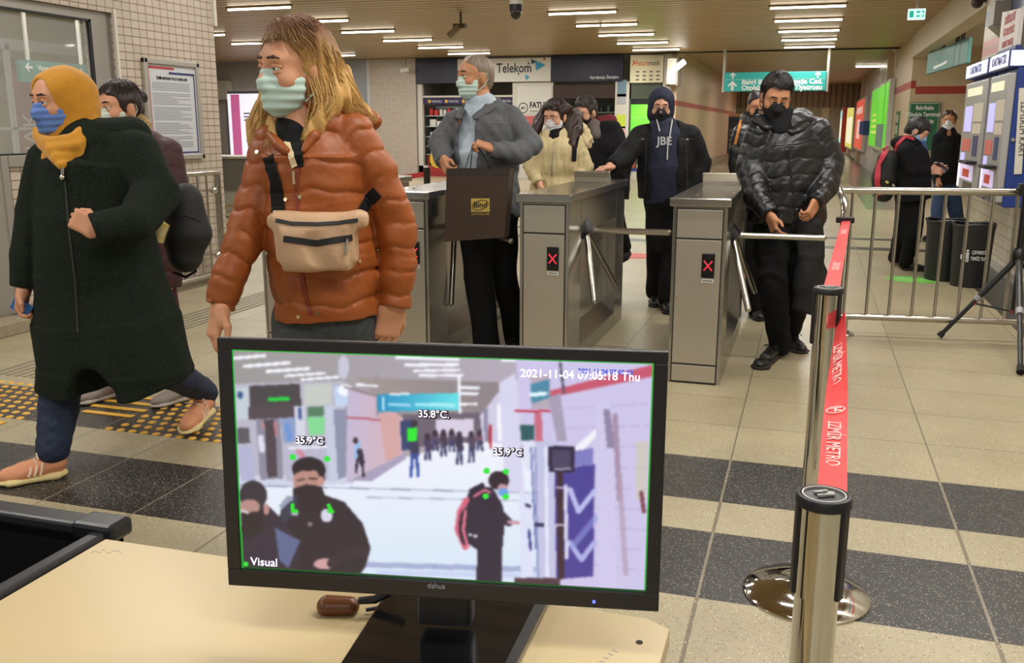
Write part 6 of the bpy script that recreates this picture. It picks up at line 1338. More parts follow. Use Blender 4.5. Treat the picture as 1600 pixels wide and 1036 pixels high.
def hair_two(m, c0, c1, z0, z1):
    nt = m.node_tree; b = nt.nodes['Principled BSDF']; L = nt.links.new; tc = nt.nodes.new('ShaderNodeTexCoord'); s = nt.nodes.new('ShaderNodeSeparateXYZ'); L(tc.outputs['Object'], s.inputs[0])
    mr = nt.nodes.new('ShaderNodeMapRange'); mr.inputs[1].default_value = z0; mr.inputs[2].default_value = z1; L(s.outputs[2], mr.inputs[0])
    mp_ = nt.nodes.new('ShaderNodeMapping'); mp_.inputs['Scale'].default_value = (110, 110, 7); L(tc.outputs['Object'], mp_.inputs[0]); n = nt.nodes.new('ShaderNodeTexNoise'); n.inputs['Detail'].default_value = 3; L(mp_.outputs[0], n.inputs['Vector'])
    ad = nt.nodes.new('ShaderNodeMath'); ad.operation = 'MULTIPLY_ADD'; ad.inputs[1].default_value = .9; L(n.outputs['Fac'], ad.inputs[0]); sb = nt.nodes.new('ShaderNodeMath'); sb.operation = 'SUBTRACT'; sb.inputs[1].default_value = .45; L(mr.outputs[0], sb.inputs[0]); L(sb.outputs[0], ad.inputs[2])
    r = nt.nodes.new('ShaderNodeValToRGB'); r.color_ramp.elements[0].color = lin(c0); r.color_ramp.elements[1].color = lin(c1); L(ad.outputs[0], r.inputs[0]); L(r.outputs[0], b.inputs['Base Color']); b.inputs['Roughness'].default_value = .38
    bp = nt.nodes.new('ShaderNodeBump'); bp.inputs['Strength'].default_value = .8; bp.inputs['Distance'].default_value = .006; L(n.outputs['Fac'], bp.inputs['Height']); L(bp.outputs[0], b.inputs['Normal'])
hair_two(BLOND, '#683c1b', '#d6a860', hc[2]+.11, hc[2]-.03)
T = lambda q_: hc+np.array(q_)@A
hq = [ell((0, -.014, .036), (.088, .104, .093)), ell((0, -.055, -.02), (.082, .062, .095), k=.04), rbx((0, .152, -.075), (.2, .102, .135), r=.03, k=.03, cut=True)]
Vh, Fh = skin(hq, .004, folds(.004, 60, (1.8, .5, .5), 5))
lock = p.limb([(492, 68, .0, 30, .055), (512, 120, .02, 33, .06), (530, 165, .03, 34, .055), (552, 186, .02, 20, .03)], k=.03, flat=False)+p.limb([(520, 150, -.02, 26, .04), (500, 192, -.06, 15, .03), (482, 214, -.085, 8)], k=.02, flat=False)
lock += p.limb([(425, 150, .07, 20, .04), (410, 190, .05, 20, .035), (404, 222, .03, 15, .03)], k=.02, flat=False)+p.limb([(430, 200, .0, 14, .03), (428, 222, -.06, 9)], k=.02, flat=False)
lock += p.limb([(535, 168, .03, 24, .04), (566, 180, .05, 13, .03), (582, 178, .06, 5)], k=.02, flat=False)
Vl, Fl = skin(lock, .005, folds(.0045, 60, (1.6, 1.6, .35), 8))
def lockpath(nd, sc=1.0): return [(p.j(a[0], a[1], a[2]), (a[3]*.00175*sc, (a[4] if len(a) > 4 else a[3]*.00175)*sc)) for a in nd]
LP = [lockpath(n_) for n_ in (((478, 60, .0, 28, .05), (505, 105, .02, 34, .062), (530, 160, .03, 36, .057), (556, 190, .02, 26, .03)), ((492, 68, .0, 30, .055), (512, 120, .02, 33, .06), (530, 165, .03, 34, .055), (575, 186, .04, 12, .02)),
      ((500, 110, -.02, 24, .04), (512, 160, -.04, 24, .04), (494, 200, -.06, 16, .03), (478, 220, -.085, 8, .01)), ((425, 150, .07, 20, .04), (410, 190, .05, 21, .035), (404, 228, .03, 14, .03)), ((432, 190, .02, 14, .03), (426, 226, -.06, 9, .02)))]
qmesh('hair', [(hc+Vh@A, Fh, 0), (Vl, Fl, 0), strands(LP, 520, .0019, 3)+(0,), cap_strands(hc, A, 500, .0019, 1.0, .016, (.02, .03, .135), 1.0, 4, .055, -.10)+(0,)], BLOND, o)
# waist bag
BGM = M('bag_beige', '#bd9a78', 0.6, bump=0.3, bscale=120, noise=0.06, nscale=15)
Vb = [seg(p.j(434, 372, -.185), p.j(556, 372, -.175), (.062, .040), (.060, .040), ZZ, k=.02, p=4.5, cap='flat'), seg(p.j(446, 385, -.195), p.j(546, 385, -.190), (.064, .055), (.062, .052), ZZ, k=.03, p=4, cap='flat'), seg(p.j(430, 346, -.18), p.j(562, 344, -.17), (.022, .036), (.022, .034), ZZ, k=.02, p=3)]
bag = soft('waist_bag', Vb, .005, BGM, None, folds(.003, 25)); tag(bag, 'beige waist bag with black zip worn over the rust jacket', 'bag'); bb2 = bvh_of(bag)
ribbon_on(bb2, [(443, 373), (495, 380), (550, 371)], .016, M('zip_black', '#161517', 0.6), bag, 'zip', .002)
ribbon_on(bb2, [(432, 345), (455, 350), (495, 351), (530, 349), (558, 344)], .010, M('zip_black'), bag, 'top_edge', .003)
MB().tube([hit(bb2, 541, 373, .006), hit(bb2, 540, 384, .008), hit(bb2, 540, 396, .006)], .004, 8).build('zip_pull', CHROME, bag)
for e in (((432, 352), (436, 330)), ((556, 350), (562, 332))): MB().strip([p.j(e[0][0], e[0][1], -.185), p.j(e[1][0], e[1][1], -.15)], R0, .03, .006).build('strap_tab', BGM, bag)

# ------------------------------------------------------------------ woman in mustard headscarf
p = Pose(3.72); hc = p.j(95, 157, 0); A = headframe(34, 6, 0)
GRN = M('green_wool', '#1a231a', 0.95, noise=0.45, nscale=130, bump=0.9, bscale=150, spec=0.2)
f1h, f1t = aZ(108, 742), aZ(-6, 760); f2h, f2t = aZ(333, 655), aZ(290, 682)
body = p.limb([(165, 470, 0, 62, .10), (150, 340, 0, 56, .09), (145, 250, 0, 52, .075), (112, 200, 0, 22)], flat=False)+p.limb([(70, 250, 0, 16), (54, 330, 0, 16), (43, 400, -.03, 14), (38, 440, -.05, 12)], flat=False)+p.limb([(212, 244, 0, 22), (246, 300, -.06, 20), (212, 347, -.24, 14), (158, 357, -.32, 10)], flat=False)
k1, k2 = p.j(98, 588, -.03), p.j(250, 572, .2); a1, a2 = f1h*.82+f1t*.18+ZZ*.09, f2h+nrm(f2t-f2h)*.05+ZZ*.12
body += chain([p.j(130, 480), k1, a1], [.07, .055, .042])+chain([p.j(205, 480), k2, a2], [.07, .055, .042])
hands = [dict(wrist=p.j(38, 450, -.06), fingers=p.j(32, 490, -.07)-p.j(38, 450, -.06), palm=R0, side=-1, curl=(.7, .75, .8, .8), thumb=.6), dict(wrist=p.j(151, 358, -.33), fingers=p.j(120, 343, -.34)-p.j(151, 358, -.33), palm=NH*.8-ZZ*.3, side=1, curl=(1.05, 1.15, 1.2, 1.25), thumb=.9)]
o = person('woman in mustard headscarf, long dark green coat and blue face mask, striding', p, hc, A, 'warm', hands, body, '#2a1812', .004, 1.03, lids=.002); P1 = o
q = p.limb([(146, 226, 0, 64, .10), (146, 262, 0, 84, .145), (148, 340, 0, 88, .17), (156, 430, 0, 97, .185), (168, 505, 0, 110, .21), (180, 580, 0, 120, .23), (182, 606, 0, 123, .235)], k=.03, flat='hem')
q += p.limb([(70, 248, 0, 28), (54, 330, 0, 28), (43, 400, -.03, 25), (38, 448, -.05, 21)], k=.015)+p.limb([(212, 242, 0, 40), (246, 300, -.06, 36, .09), (212, 347, -.24, 31), (146, 360, -.33, 25)], k=.02)
q += [ell(p.j(176, 625, -.10), (.10, .26, .17), k=.03, cut=True), rbx(p.j(285, 640, 0), (.30, .6, .12), np.array([nrm(R0+ZZ*.38), NH, nrm(ZZ-R0*.38)]), r=.01, k=.01, cut=True)]
ct = soft('coat', q, .0068, GRN, o, folds(.0045, 20, (1, 1, .6), seed=9)); bc = bvh_of(ct)
soft('coat_collar', p.limb([(160, 212, .02, 42, .07), (205, 214, .05, 36, .08)], k=.03, flat=False), .008, GRN, ct, folds(.004, 15))
ribbon_on(bc, [(102, 282), (108, 360), (118, 440), (122, 520)], .008, M('zip_dark', '#20241f', 0.6), ct, 'zip', .002)
m = MB(); a = hit(bc, 100, 262, .006); b = hit(bc, 100, 277, .008); m.cyl(a, b, .007, n=10).ball(b, .012, n=12); m.build('zip_pull', CHROME, ct)
MUS = M('scarf_mustard', '#c98c1e', 0.85, noise=0.08, nscale=30, bump=0.3, bscale=350, sheen=0.2)
hq = [ell((0, -.022, .026), (.098, .120, .100)), ell((0, -.040, -.06), (.092, .096, .10), k=.05), seg((0, -.005, -.13), (0, .005, -.20), (.088, .086), (.104, .104), k=.05), seg((0, .030, -.175), (0, .085, -.25), (.07, .045), (.034, .030), k=.05), ell((0, .125, -.012), (.070, .098, .112), k=.012, cut=True)]
local('headscarf', hq, .004, MUS, o, hc, A, lambda x, y, z: .0045*np.sin(75*(z+.35*y)+2.4*np.sin(22*x)+1.5*np.sin(40*y))*np.clip((-.06-z)*14, 0.15, 1)+.0022*np.sin(45*y+30*x)*np.clip((z+.05)*9, 0, 1), 1.03)
mask(o, hc, A, MASKBLUE, 1.06)
fq = []
for nd in ([(60, 214, -.02, 8), (82, 233, -.11, 9), (120, 227, -.12, 9), (150, 200, -.01, 9)], [(66, 226, -.04, 8), (90, 247, -.13, 8), (124, 240, -.11, 8), (148, 218, -.03, 8)], [(76, 240, -.09, 6), (97, 258, -.145, 7), (122, 251, -.11, 6)], [(58, 204, -.01, 7), (74, 221, -.09, 7), (114, 216, -.11, 8), (148, 186, .0, 8)]): fq += p.limb(nd, flat=False, k=.012)
soft('scarf_drape', fq, .0055, MUS, o, folds(.002, 40))
soft('trousers', chain([p.j(130, 470), k1, a1+ZZ*.035], [.10, .085, .066], k=.04)+chain([p.j(205, 470), k2, a2+ZZ*.03], [.10, .080, .058], k=.04), .0065, DENIM, o, folds(.0022, 40, (1, 1, 1.6), seed=6))
PEACH = M('shoe_peach', '#d3916c', 0.7, bump=0.3, bscale=220); SOLC = M('sole_cream', '#dccb8f', 0.6); LAC = M('lace_white', '#d9d2c2', 0.8); STR = M('stripe_pale', '#ecd0b4', 0.6)
shoe(o, f1h, f1t, PEACH, SOLC, laces=LAC, stripes=STR, w=.046, zs=1.22, hgt=1.1); shoe(o, f2h+ZZ*.055-NH*.02, f2h-NH*.02+ZZ*.008+nrm(f2t-f2h)*.27, PEACH, SOLC, laces=LAC, stripes=STR, w=.044, zs=1.2, hgt=1.1)
for a_, t_ in ((a1, f1h), (a2, f2h)): soft('sock', chain([a_-ZZ*.03, a_+ZZ*.05], [.040, .042]), .007, M('sock_grey', '#8e8a86', 0.9), o)
c = p.j(34, 480, -.09); d_ = MB().obox(c, (.040, .004, .026), (nrm(R0*.8-ZZ*.5), NH, nrm(R0*.5+ZZ*.8))).build('travel_card', M('card_blue', '#2f66a8', 0.4), None, bevel=.002); tag(d_, 'blue card held in the hand of the woman in the mustard headscarf', 'card')
# black backpack on her back
pb = Pose(3.98); BPK = M('pack_black', '#121214', 0.7, bump=0.3, bscale=200)
q = pb.limb([(288, 315, 0, 28, .09), (292, 365, 0, 35, .11), (290, 398, 0, 26, .09)], k=.05, flat=False)
bk = soft('backpack', q, .007, BPK, None, folds(.006, 16, seed=12)); tag(bk, 'black backpack with yellow item in its side pocket, behind the green coated woman', 'backpack')
MB().tube([pb.j(*a) for a in ((270, 425, 0), (290, 433, 0), (306, 424, 0), (304, 408, 0))], .007, 8).build('strap', BPK, bk)
MB().tube([pb.j(*a) for a in ((262, 285, .02), (240, 262, .0), (232, 240, -.04))], .016, 8).build('strap', BPK, bk)
bbk = bvh_of(bk); ribbon_on(bbk, [(268, 340), (290, 335), (314, 345)], .008, M('zip_black'), bk, 'zip')
c = pb.j(253, 363, -.10); o2 = MB().cyl(c-ZZ*.035-R0*.02, c+ZZ*.04+R0*.015, .026, n=18).build('drink_can', M('can_yellow', '#d8b72e', 0.4, col2='#e5dcc0', nscale=18)); tag(o2, 'small yellow packaged drink in the side pocket of the black backpack', 'drink')

# ------------------------------------------------------------------ woman in maroon coat behind the headscarf woman
p = Pose(4.66); hc = p.j(187, 168, 0); A = headframe(34, 4, -3)
body = p.limb([(222, 470, 0, 45, .10), (225, 330, 0, 40, .09), (218, 245, 0, 36, .07), (200, 210, 0, 15)], flat=False)+p.limb([(178, 242, 0, 12), (165, 330, 0, 12), (165, 410, -.05, 9)], flat=False)+p.limb([(262, 240, 0, 12), (277, 330, 0, 12), (272, 410, 0, 9)], flat=False)
s1h, s1t = aZ(186, 618), aZ(132, 632); s2h = aZ(300, 622); s2t = s2h+nrm(s1t-s1h)*.25
k1, k2 = p.j(190, 505, -.05), p.j(260, 510, .05); a1 = s1h*.8+s1t*.2+ZZ*.10; a2 = s2h*.8+s2t*.2+ZZ*.10
body += chain([p.j(205, 430), k1, a1], [.07, .05, .04])+chain([p.j(240, 430), k2, a2], [.07, .05, .04])
hands = [dict(wrist=p.j(165, 415, -.05), fingers=-ZZ, palm=R0, side=-1, res=.0045), dict(wrist=p.j(272, 415, 0), fingers=-ZZ, palm=-R0, side=1, res=.0045)]
o = person('dark haired woman in maroon coat, half hidden behind the woman in mustard headscarf', p, hc, A, 'warm', hands, body, '#20130e', .0045); P2 = o
MAR = M('maroon_cloth', '#3d1a1d', 0.6, noise=0.15, nscale=30, bump=0.3, bscale=120)
soft('coat', p.limb([(222, 228, 0, 40, .09), (224, 260, 0, 54, .14), (226, 340, 0, 56, .15), (222, 440, 0, 60, .16)], (.085, .006), k=.04)+p.limb([(178, 240, 0, 20), (165, 330, 0, 20), (165, 412, -.05, 15)], (.08, .005))+p.limb([(262, 238, 0, 22), (277, 330, 0, 21), (272, 412, 0, 15)], (.08, .005)), .009, MAR, o, folds(.004, 15))
FURB = M('fur_tan', '#8d7448', 0.9, col2='#c2a877', nscale=90, bump=1.0, bscale=160)
soft('fur_trim', p.limb([(208, 184, .03, 10), (222, 196, .03, 13), (222, 214, -.02, 12), (212, 226, -.06, 10)], flat=False), .0055, FURB, o, folds(.007, 90, seed=2))
DKH = hairmat('dark', '#1f1412', '#3a2620')
short_hair(o, hc, A, DKH, .012, .060, res=.0045); local('hair_bun', [ell((0, -.122, .045), (.036, .034, .036))], .0045, DKH, o, hc, A, folds(.003, 70))
mask(o, hc, A, M('mask_palegreen', '#c9d6c6', 0.75), res=.004)
BUR = M('burgundy_trousers', '#4d1222', 0.8, noise=0.15, nscale=50, bump=0.2, bscale=300)
soft('trousers', chain([p.j(205, 430), k1, a1], [.095, .075, .058], k=.04)+chain([p.j(240, 430), k2, a2], [.095, .075, .058], k=.04), .009, BUR, o, folds(.004, 22))
SHG = M('shoe_greybrown', '#8b8078', 0.7, bump=0.3, bscale=200)
for a_, b_ in ((s1h, s1t), (s2h, s2t)): shoe(o, a_+ZZ*.004, a_+nrm(b_-a_)*.25+ZZ*.004, SHG, M('sole_grey', '#aaa196', 0.6), laces=LAC, res=.0055)

# ------------------------------------------------------------------ man with the paper bag
p = Pose(5.70); hc = p.j(742, 119, 0); A = headframe(58, 2, 0)
s1h, s1t = aZ(762, 556), aZ(736, 570); s2h, s2t = aZ(806, 545), aZ(790, 562)
body = p.limb([(760, 340, 0, 36, .10), (757, 240, 0, 36, .09), (757, 190, 0, 34, .075), (750, 150, 0, 15)], flat=False)+p.limb([(797, 186, 0, 12), (829, 226, -.06, 11), (806, 240, -.18, 10), (772, 233, -.28, 8)], flat=False)+p.limb([(712, 190, 0, 11), (688, 226, -.03, 10), (692, 250, -.15, 8)], flat=False)
k1, k2 = p.j(746, 430, -.06), p.j(790, 432, .05); a1 = s1h+ZZ*.10-NH*.03; a2 = s2h+ZZ*.10
body += chain([p.j(742, 335), k1, a1], [.08, .06, .045])+chain([p.j(782, 335), k2, a2], [.08, .06, .045])
hands = [dict(wrist=p.j(768, 232, -.29), fingers=p.j(742, 222, -.31)-p.j(768, 232, -.29), palm=NH*.3-ZZ*.8, side=1, curl=(.9, 1.0, 1.0, 1.05), thumb=.9, res=.004), dict(wrist=p.j(692, 250, -.16), fingers=p.j(702, 275, -.24)-p.j(692, 250, -.16), palm=R0*.8+NH*.3, side=-1, curl=(.8, .8, .85, .9), thumb=.7, res=.004)]
o = person('grey haired man in grey denim jacket carrying a dark paper bag', p, hc, A, 'tan', hands, body, '#3b2b22', .0045, 1.04); P4 = o
SHIRT = M('polo_blue', '#b3c0cc', 0.8, noise=0.06, nscale=30, bump=0.2, bscale=300); GD = M('grey_denim', '#55575b', 0.75, noise=0.16, nscale=45, bump=0.35, bscale=160)
soft('polo_shirt', p.limb([(752, 162, 0, 24, .07), (752, 186, 0, 34, .085), (754, 240, -.01, 48, .135), (756, 320, 0, 46, .13)]), .009, SHIRT, o, folds(.004, 20, seed=3))
m = MB(); m.strip([p.j(728, 166, -.10), p.j(736, 176, -.115), p.j(739, 178, -.115)], ZZ, .03, .004).strip([p.j(739, 178, -.115), p.j(752, 168, -.10), p.j(766, 160, -.04)], ZZ, .03, .004); m.build('polo_collar', M('polo_collar', '#b7c8d8', 0.8), o)
q = p.limb([(757, 176, 0, 42, .09), (756, 204, 0, 54, .145), (756, 260, 0, 55, .155), (758, 338, 0, 54, .155)], k=.03)+p.limb([(797, 186, 0, 21), (829, 226, -.06, 19), (806, 240, -.18, 16), (766, 232, -.28, 13)], k=.012)+p.limb([(712, 190, 0, 19), (688, 226, -.03, 17), (692, 252, -.16, 12)], k=.012)
q += [rbx(p.j(729, 250, -.17), (.055, .16, .40), np.array([R0, NH, ZZ]), r=.02, k=.01, cut=True), ell(p.j(742, 160, -.06), (.07, .10, .06), k=.03, cut=True)]
jk = soft('jacket', q, .007, GD, o, folds(.0055, 34, seed=7)); bj = bvh_of(jk)
soft('jacket_collar', p.limb([(742, 184, -.13, 6, .012), (762, 168, -.08, 11, .015), (774, 156, .02, 10, .02)], k=.02, flat=False)+p.limb([(716, 184, -.10, 6, .012), (722, 172, -.05, 7, .015)], k=.02, flat=False), .006, GD, jk)
for pts in ([(757, 192), (785, 192)], [(790, 178), (796, 215)], [(700, 250), (702, 285)], [(775, 205), (772, 235)]): ribbon_on(bj, pts, .004, M('stitch_grey', '#6b6d70', 0.7), jk, 'seam', .001)
soft('trousers', [ell(p.j(762, 330), (.19, .14, .15), k=.05)]+chain([p.j(742, 340), k1, a1-ZZ*.05], [.105, .09, .082], k=.04)+chain([p.j(782, 340), k2, a2-ZZ*.05], [.105, .08, .07], k=.04), .010, BLACKTROU, o, folds(.006, 18))
shoe(o, s1h+NH*.02, s1h+NH*.02-NH*.26-R0*.05, SHOEB, SOLEB, res=.006); shoe(o, s2h, s2h-NH*.25-R0*.06, SHOEB, SOLEB, res=.006)
mask(o, hc, A, MINT, 1.04, res=.0038)
short_hair(o, hc, A, hairmat('greying', '#6d5a4a', '#8b7b6c'), .0045, .076, 1.04)
# the bag
PB = M('paper_brown', '#38281d', 0.42, noise=0.08, nscale=6); hb = 5.70-.36; t = thing('paper_bag', 'dark brown paper carrier bag with gold label held by the man in grey denim', 'bag', aH(745, 372, hb))
c4 = [aH(698, 264, hb), aH(796, 264, hb), aH(788, 371, hb), aH(694, 378, hb)]
pts = c4; off = nrm(NH*.95+R0*.25)*.11
MB().quad(c4[3], c4[2], c4[1], c4[0]).quad(c4[2]+off, c4[3]+off, c4[0]+off, c4[1]+off).quad(c4[0], c4[0]+off, c4[3]+off, c4[3]).quad(c4[1]+off, c4[1], c4[2], c4[2]+off).quad(c4[3], c4[3]+off, c4[2]+off, c4[2]).build('bag_body', PB, t).modifiers.new('card', 'SOLIDIFY').thickness = .0025
m = MB(); gm = mpp(c4[0])
for a_, b_ in ((c4[0], c4[1]), (c4[0]+off, c4[1]+off)): m.strip([a_-ZZ*.02, b_-ZZ*.02], ZZ, .04, .002)
m.build('top_fold', M('paper_brown_edge', '#2a1d17', 0.5), t)
hn = p.j(742, 226, -.31); CORD = M('cord_black', '#111114', 0.6)
for oo in (np.zeros(3), off):
    a_, b_ = c4[0]*.72+c4[1]*.28+oo, c4[0]*.38+c4[1]*.62+oo; MB().tube([a_-ZZ*.02, a_*.5+hn*.5-R0*.005, hn-R0*.01, hn+R0*.01, b_*.5+hn*.5+R0*.01, b_-ZZ*.02], .0028, 6).build('handle_cord', CORD, t)
GOLD = M('label_gold', '#cdb45f', 0.35, 0.5); la = aH(736, 331, hb-.004); lb = aH(765, 310, hb-.004); ly = ZZ; lx = R0
lo = MB().prism([la, aH(765, 331, hb-.004), lb, aH(736, 310, hb-.004)], -NH*.002).build('label', GOLD, t)
text('Bind', .045, aH(750.5, 324, hb-.008), R0, ZZ, M('label_ink', '#2a2016', 0.5), lo, bold=.001)
m = MB(); cc = aH(750.5, 320.5, hb-.008); m.tube([cc+.046*math.cos(a)*R0+.026*math.sin(a)*ZZ+.010*math.cos(a)*ZZ for a in np.linspace(0, 6.283, 29)[:-1]], .0022, 6, closed=True); m.build('label_ring', M('label_ink'), lo)
text('AUTOGLASS', .017, aH(750.5, 336, hb-.006), R0, ZZ, GOLD, t, squeeze=1.1)

# ------------------------------------------------------------------ woman in cream padded jacket
p = Pose(7.30); hc = p.j(868, 182, 0); A = headframe(34, 14, 0)
body = p.limb([(868, 300, 0, 26, .10), (868, 250, 0, 28, .10), (870, 218, 0, 26, .085), (868, 205, 0, 11)], flat=False)+p.limb([(898, 222, 0, 10), (910, 262, 0, 9), (902, 295, -.08, 7)], flat=False)+p.limb([(843, 224, 0, 10), (832, 258, 0, 9), (842, 285, -.12, 7)], flat=False)
g1 = p.j(860, 300)*[1, 1, 0]; g2 = p.j(878, 300)*[1, 1, 0]+NH*.12
body += chain([p.j(859, 305), g1+ZZ*.47-NH*.03, g1+ZZ*.09], [.075, .055, .04])+chain([p.j(878, 305), g2+ZZ*.47, g2+ZZ*.09], [.075, .055, .04])
hands = [dict(wrist=p.j(902, 297, -.08), fingers=-ZZ-NH*.4, palm=-R0, side=1, res=.005), dict(wrist=p.j(843, 287, -.12), fingers=-ZZ-NH*.5, palm=R0, side=-1, res=.005)]
o = person('long haired woman in cream padded jacket and white face mask behind the turnstiles', p, hc, A, 'fair', hands, body, '#2a1812', .0052, lids=.004)
CRJ = M('cream_padded', '#cdbb8c', 0.55, noise=0.08, nscale=25, bump=0.25, bscale=70)
q = p.limb([(870, 216, 0, 28, .09), (869, 236, 0, 40, .14), (868, 258, 0, 39, .14), (868, 272, 0, 30, .115), (868, 290, 0, 38, .135), (868, 318, 0, 42, .15)], k=.03)+p.limb([(898, 224, 0, 16), (911, 260, 0, 15), (903, 296, -.08, 10)], (.06, .006))+p.limb([(843, 226, 0, 15), (831, 258, -.02, 14), (842, 286, -.12, 10)], (.06, .006))
jk = soft('jacket', q, .009, CRJ, o, folds(.006, 30, (2, 2, .5), seed=3)); bj = bvh_of(jk)
FURC = M('fur_cream', '#c9b284', 0.9, col2='#e0d0a8', nscale=80, bump=1, bscale=120)
soft('fur_hood', p.limb([(895, 196, .06, 9), (908, 205, .05, 13), (914, 220, .02, 12), (905, 232, -.02, 7)], flat=False), .007, FURC, o, folds(.008, 70, seed=5))
soft('top', p.limb([(868, 202, 0, 15), (866, 214, -.06, 10)], flat=False), .008, BLACKCLOTH, o)
ribbon_on(bj, [(866, 222), (863, 250), (862, 276)], .010, M('zip_silver', '#a59c86', 0.4, 0.5), jk, 'zip', .002); ribbon_on(bj, [(902, 212), (897, 232), (896, 252)], .042, BLACKCLOTH, jk, 'backpack_strap', .006); ribbon_on(bj, [(838, 216), (840, 240)], .03, BLACKCLOTH, jk, 'backpack_strap', .006)
m_ = hairmat('chestnut', '#21120e', '#40261d'); short_hair(o, hc, A, m_, .014, .062, res=.0055)
soft('long_hair', p.limb([(880, 170, .06, 12, .05), (893, 185, .04, 17, .07), (896, 205, -.02, 14, .05), (893, 228, -.08, 8, .03)], k=.03, flat=False)+p.limb([(850, 172, .06, 8), (838, 200, .02, 9), (836, 214, -.02, 5)], flat=False), .006, m_, o, folds(.006, 60, (1.5, 1.5, .3), 4))
mask(o, hc, A, MASKW, res=.0045)
soft('trousers', chain([p.j(859, 305), g1+ZZ*.47-NH*.03, g1+ZZ*.09], [.095, .072, .06], k=.04)+chain([p.j(878, 305), g2+ZZ*.47, g2+ZZ*.09], [.095, .072, .06], k=.04), .012, DENIM, o)
for g in (g1, g2): shoe(o, g+NH*.05, g-NH*.19-R0*.05, SHOEB, SOLEB, res=.007)

# ------------------------------------------------------------------ man in black jacket behind her
p = Pose(8.00); hc = p.j(915, 175, 0); A = headframe(42, 18, 0)
body = p.limb([(942, 300, 0, 26, .10), (940, 250, 0, 26, .09), (937, 222, 0, 22, .07), (926, 196, 0, 9)], flat=False)+p.limb([(909, 222, 0, 8), (905, 255, -.06, 8), (908, 285, -.16, 6)], flat=False)+p.limb([(962, 222, 0, 8), (971, 255, 0, 8), (970, 290, 0, 6)], flat=False)
g1 = p.j(930, 300)*[1, 1, 0]; g2 = p.j(968, 300)*[1, 1, 0]+NH*.1; a2 = p.j(975, 385, .18)
body += chain([p.j(932, 305), g1+ZZ*.48-NH*.05, g1+ZZ*.09], [.08, .06, .04])+chain([p.j(954, 305), p.j(962, 345, -.02), a2], [.08, .06, .04])
hands = [dict(wrist=p.j(908, 287, -.16), fingers=-ZZ-NH*.3, palm=R0, side=-1, res=.0055), dict(wrist=p.j(970, 294, 0), fingers=-ZZ, palm=-R0, side=1, res=.0055)]
o = person('man with maroon hood and black mask stepping behind the woman in cream jacket', p, hc, A, 'fair', hands, body, '#20160f', .0055, lids=.004)
jk = soft('jacket', p.limb([(936, 206, 0, 32, .09), (940, 232, 0, 42, .14), (942, 270, 0, 42, .145), (942, 312, 0, 40, .14)], k=.04, p=2.3)+p.limb([(908, 216, 0, 15), (904, 256, -.06, 14), (908, 284, -.15, 9)])+p.limb([(962, 216, 0, 16), (972, 256, 0, 14), (970, 290, 0, 10)]), .010, BLACKCLOTH, o, folds(.006, 18, seed=8))
soft('hood', p.limb([(938, 190, .08, 9), (952, 190, .10, 11), (962, 200, .08, 7)], flat=False), .007, M('maroon_hood', '#6d1623', 0.8), o, folds(.004, 30))
soft('scarf', p.limb([(928, 198, -.03, 12), (932, 212, -.09, 7)], flat=False), .007, M('grey_wool', '#6b625e', 0.9), o)
short_hair(o, hc, A, hairmat('pepper', '#2c2624', '#4b423d'), .012, .064, res=.0055); mask(o, hc, A, MASKB, res=.0045, surgical=False)
soft('trousers', chain([p.j(932, 305), g1+ZZ*.48-NH*.05, g1+ZZ*.07], [.10, .075, .065], k=.04)+chain([p.j(954, 305), p.j(962, 345, -.02), a2], [.10, .08, .065], k=.04), .012, BLACKTROU, o)
shoe(o, g1+NH*.05, g1-NH*.2-R0*.06, SHOEB, SOLEB, res=.007); shoe(o, p.j(984, 392, .24), p.j(972, 412, .16), SHOEB, SOLEB, res=.007)

# ------------------------------------------------------------------ young man in hood
p = Pose(7.34); hc = p.j(1033, 166, 0); A = headframe(8, 10, 2)
s1h, s1t = aZ(1023, 474), aZ(1016, 484); s2h, s2t = aZ(1040, 484), aZ(1037, 494)
body = p.limb([(1040, 300, 0, 26, .09), (1040, 250, 0, 28, .09), (1038, 210, 0, 30, .08), (1036, 195, 0, 11)], flat=False)+p.limb([(1002, 218, 0, 10), (977, 246, -.08, 9), (952, 261, -.29, 7)], flat=False)+p.limb([(1076, 218, 0, 10), (1092, 256, .03, 9), (1092, 288, 0, 7)], flat=False)
k1, k2 = p.j(1024, 390, -.06), p.j(1046, 395, -.02); a1, a2 = s1h+ZZ*.09, s2h+ZZ*.09
body += chain([p.j(1028, 325), k1, a1], [.07, .055, .04])+chain([p.j(1052, 325), k2, a2], [.07, .055, .04])
hands = [dict(wrist=p.j(955, 261, -.30), fingers=p.j(934, 263, -.36)-p.j(955, 261, -.30), palm=-ZZ, side=1, curl=(.45, .6, .7, .75), thumb=.8, res=.0045), dict(wrist=p.j(1092, 292, 0), fingers=-ZZ, palm=-R0, side=1, curl=(.6, .6, .6, .6), res=.0055)]
o = person('young man in navy hood, glasses and black denim jacket holding out his card', p, hc, A, 'fair', hands, body, '#17110e', .005, lids=.003)
HOO = M('hoodie_navy', '#1d2338', 0.85, noise=0.1, nscale=40, bump=0.25, bscale=300); BD = M('black_denim', '#18181a', 0.8, spec=0.25, noise=0.45, nscale=35, bump=0.35, bscale=200)
local('hood', [ell((0, -.02, .028), (.104, .120, .112)), ell((0, -.03, -.07), (.10, .10, .09), k=.05), ell((0, .135, -.018), (.072, .10, .112), k=.015, cut=True)], .006, HOO, o, hc, A, folds(.003, 30))
soft('hoodie', p.limb([(1036, 198, 0, 24, .09), (1038, 215, 0, 32, .12), (1040, 260, -.01, 38, .14), (1041, 315, 0, 36, .13)]), .010, HOO, o, folds(.004, 20))
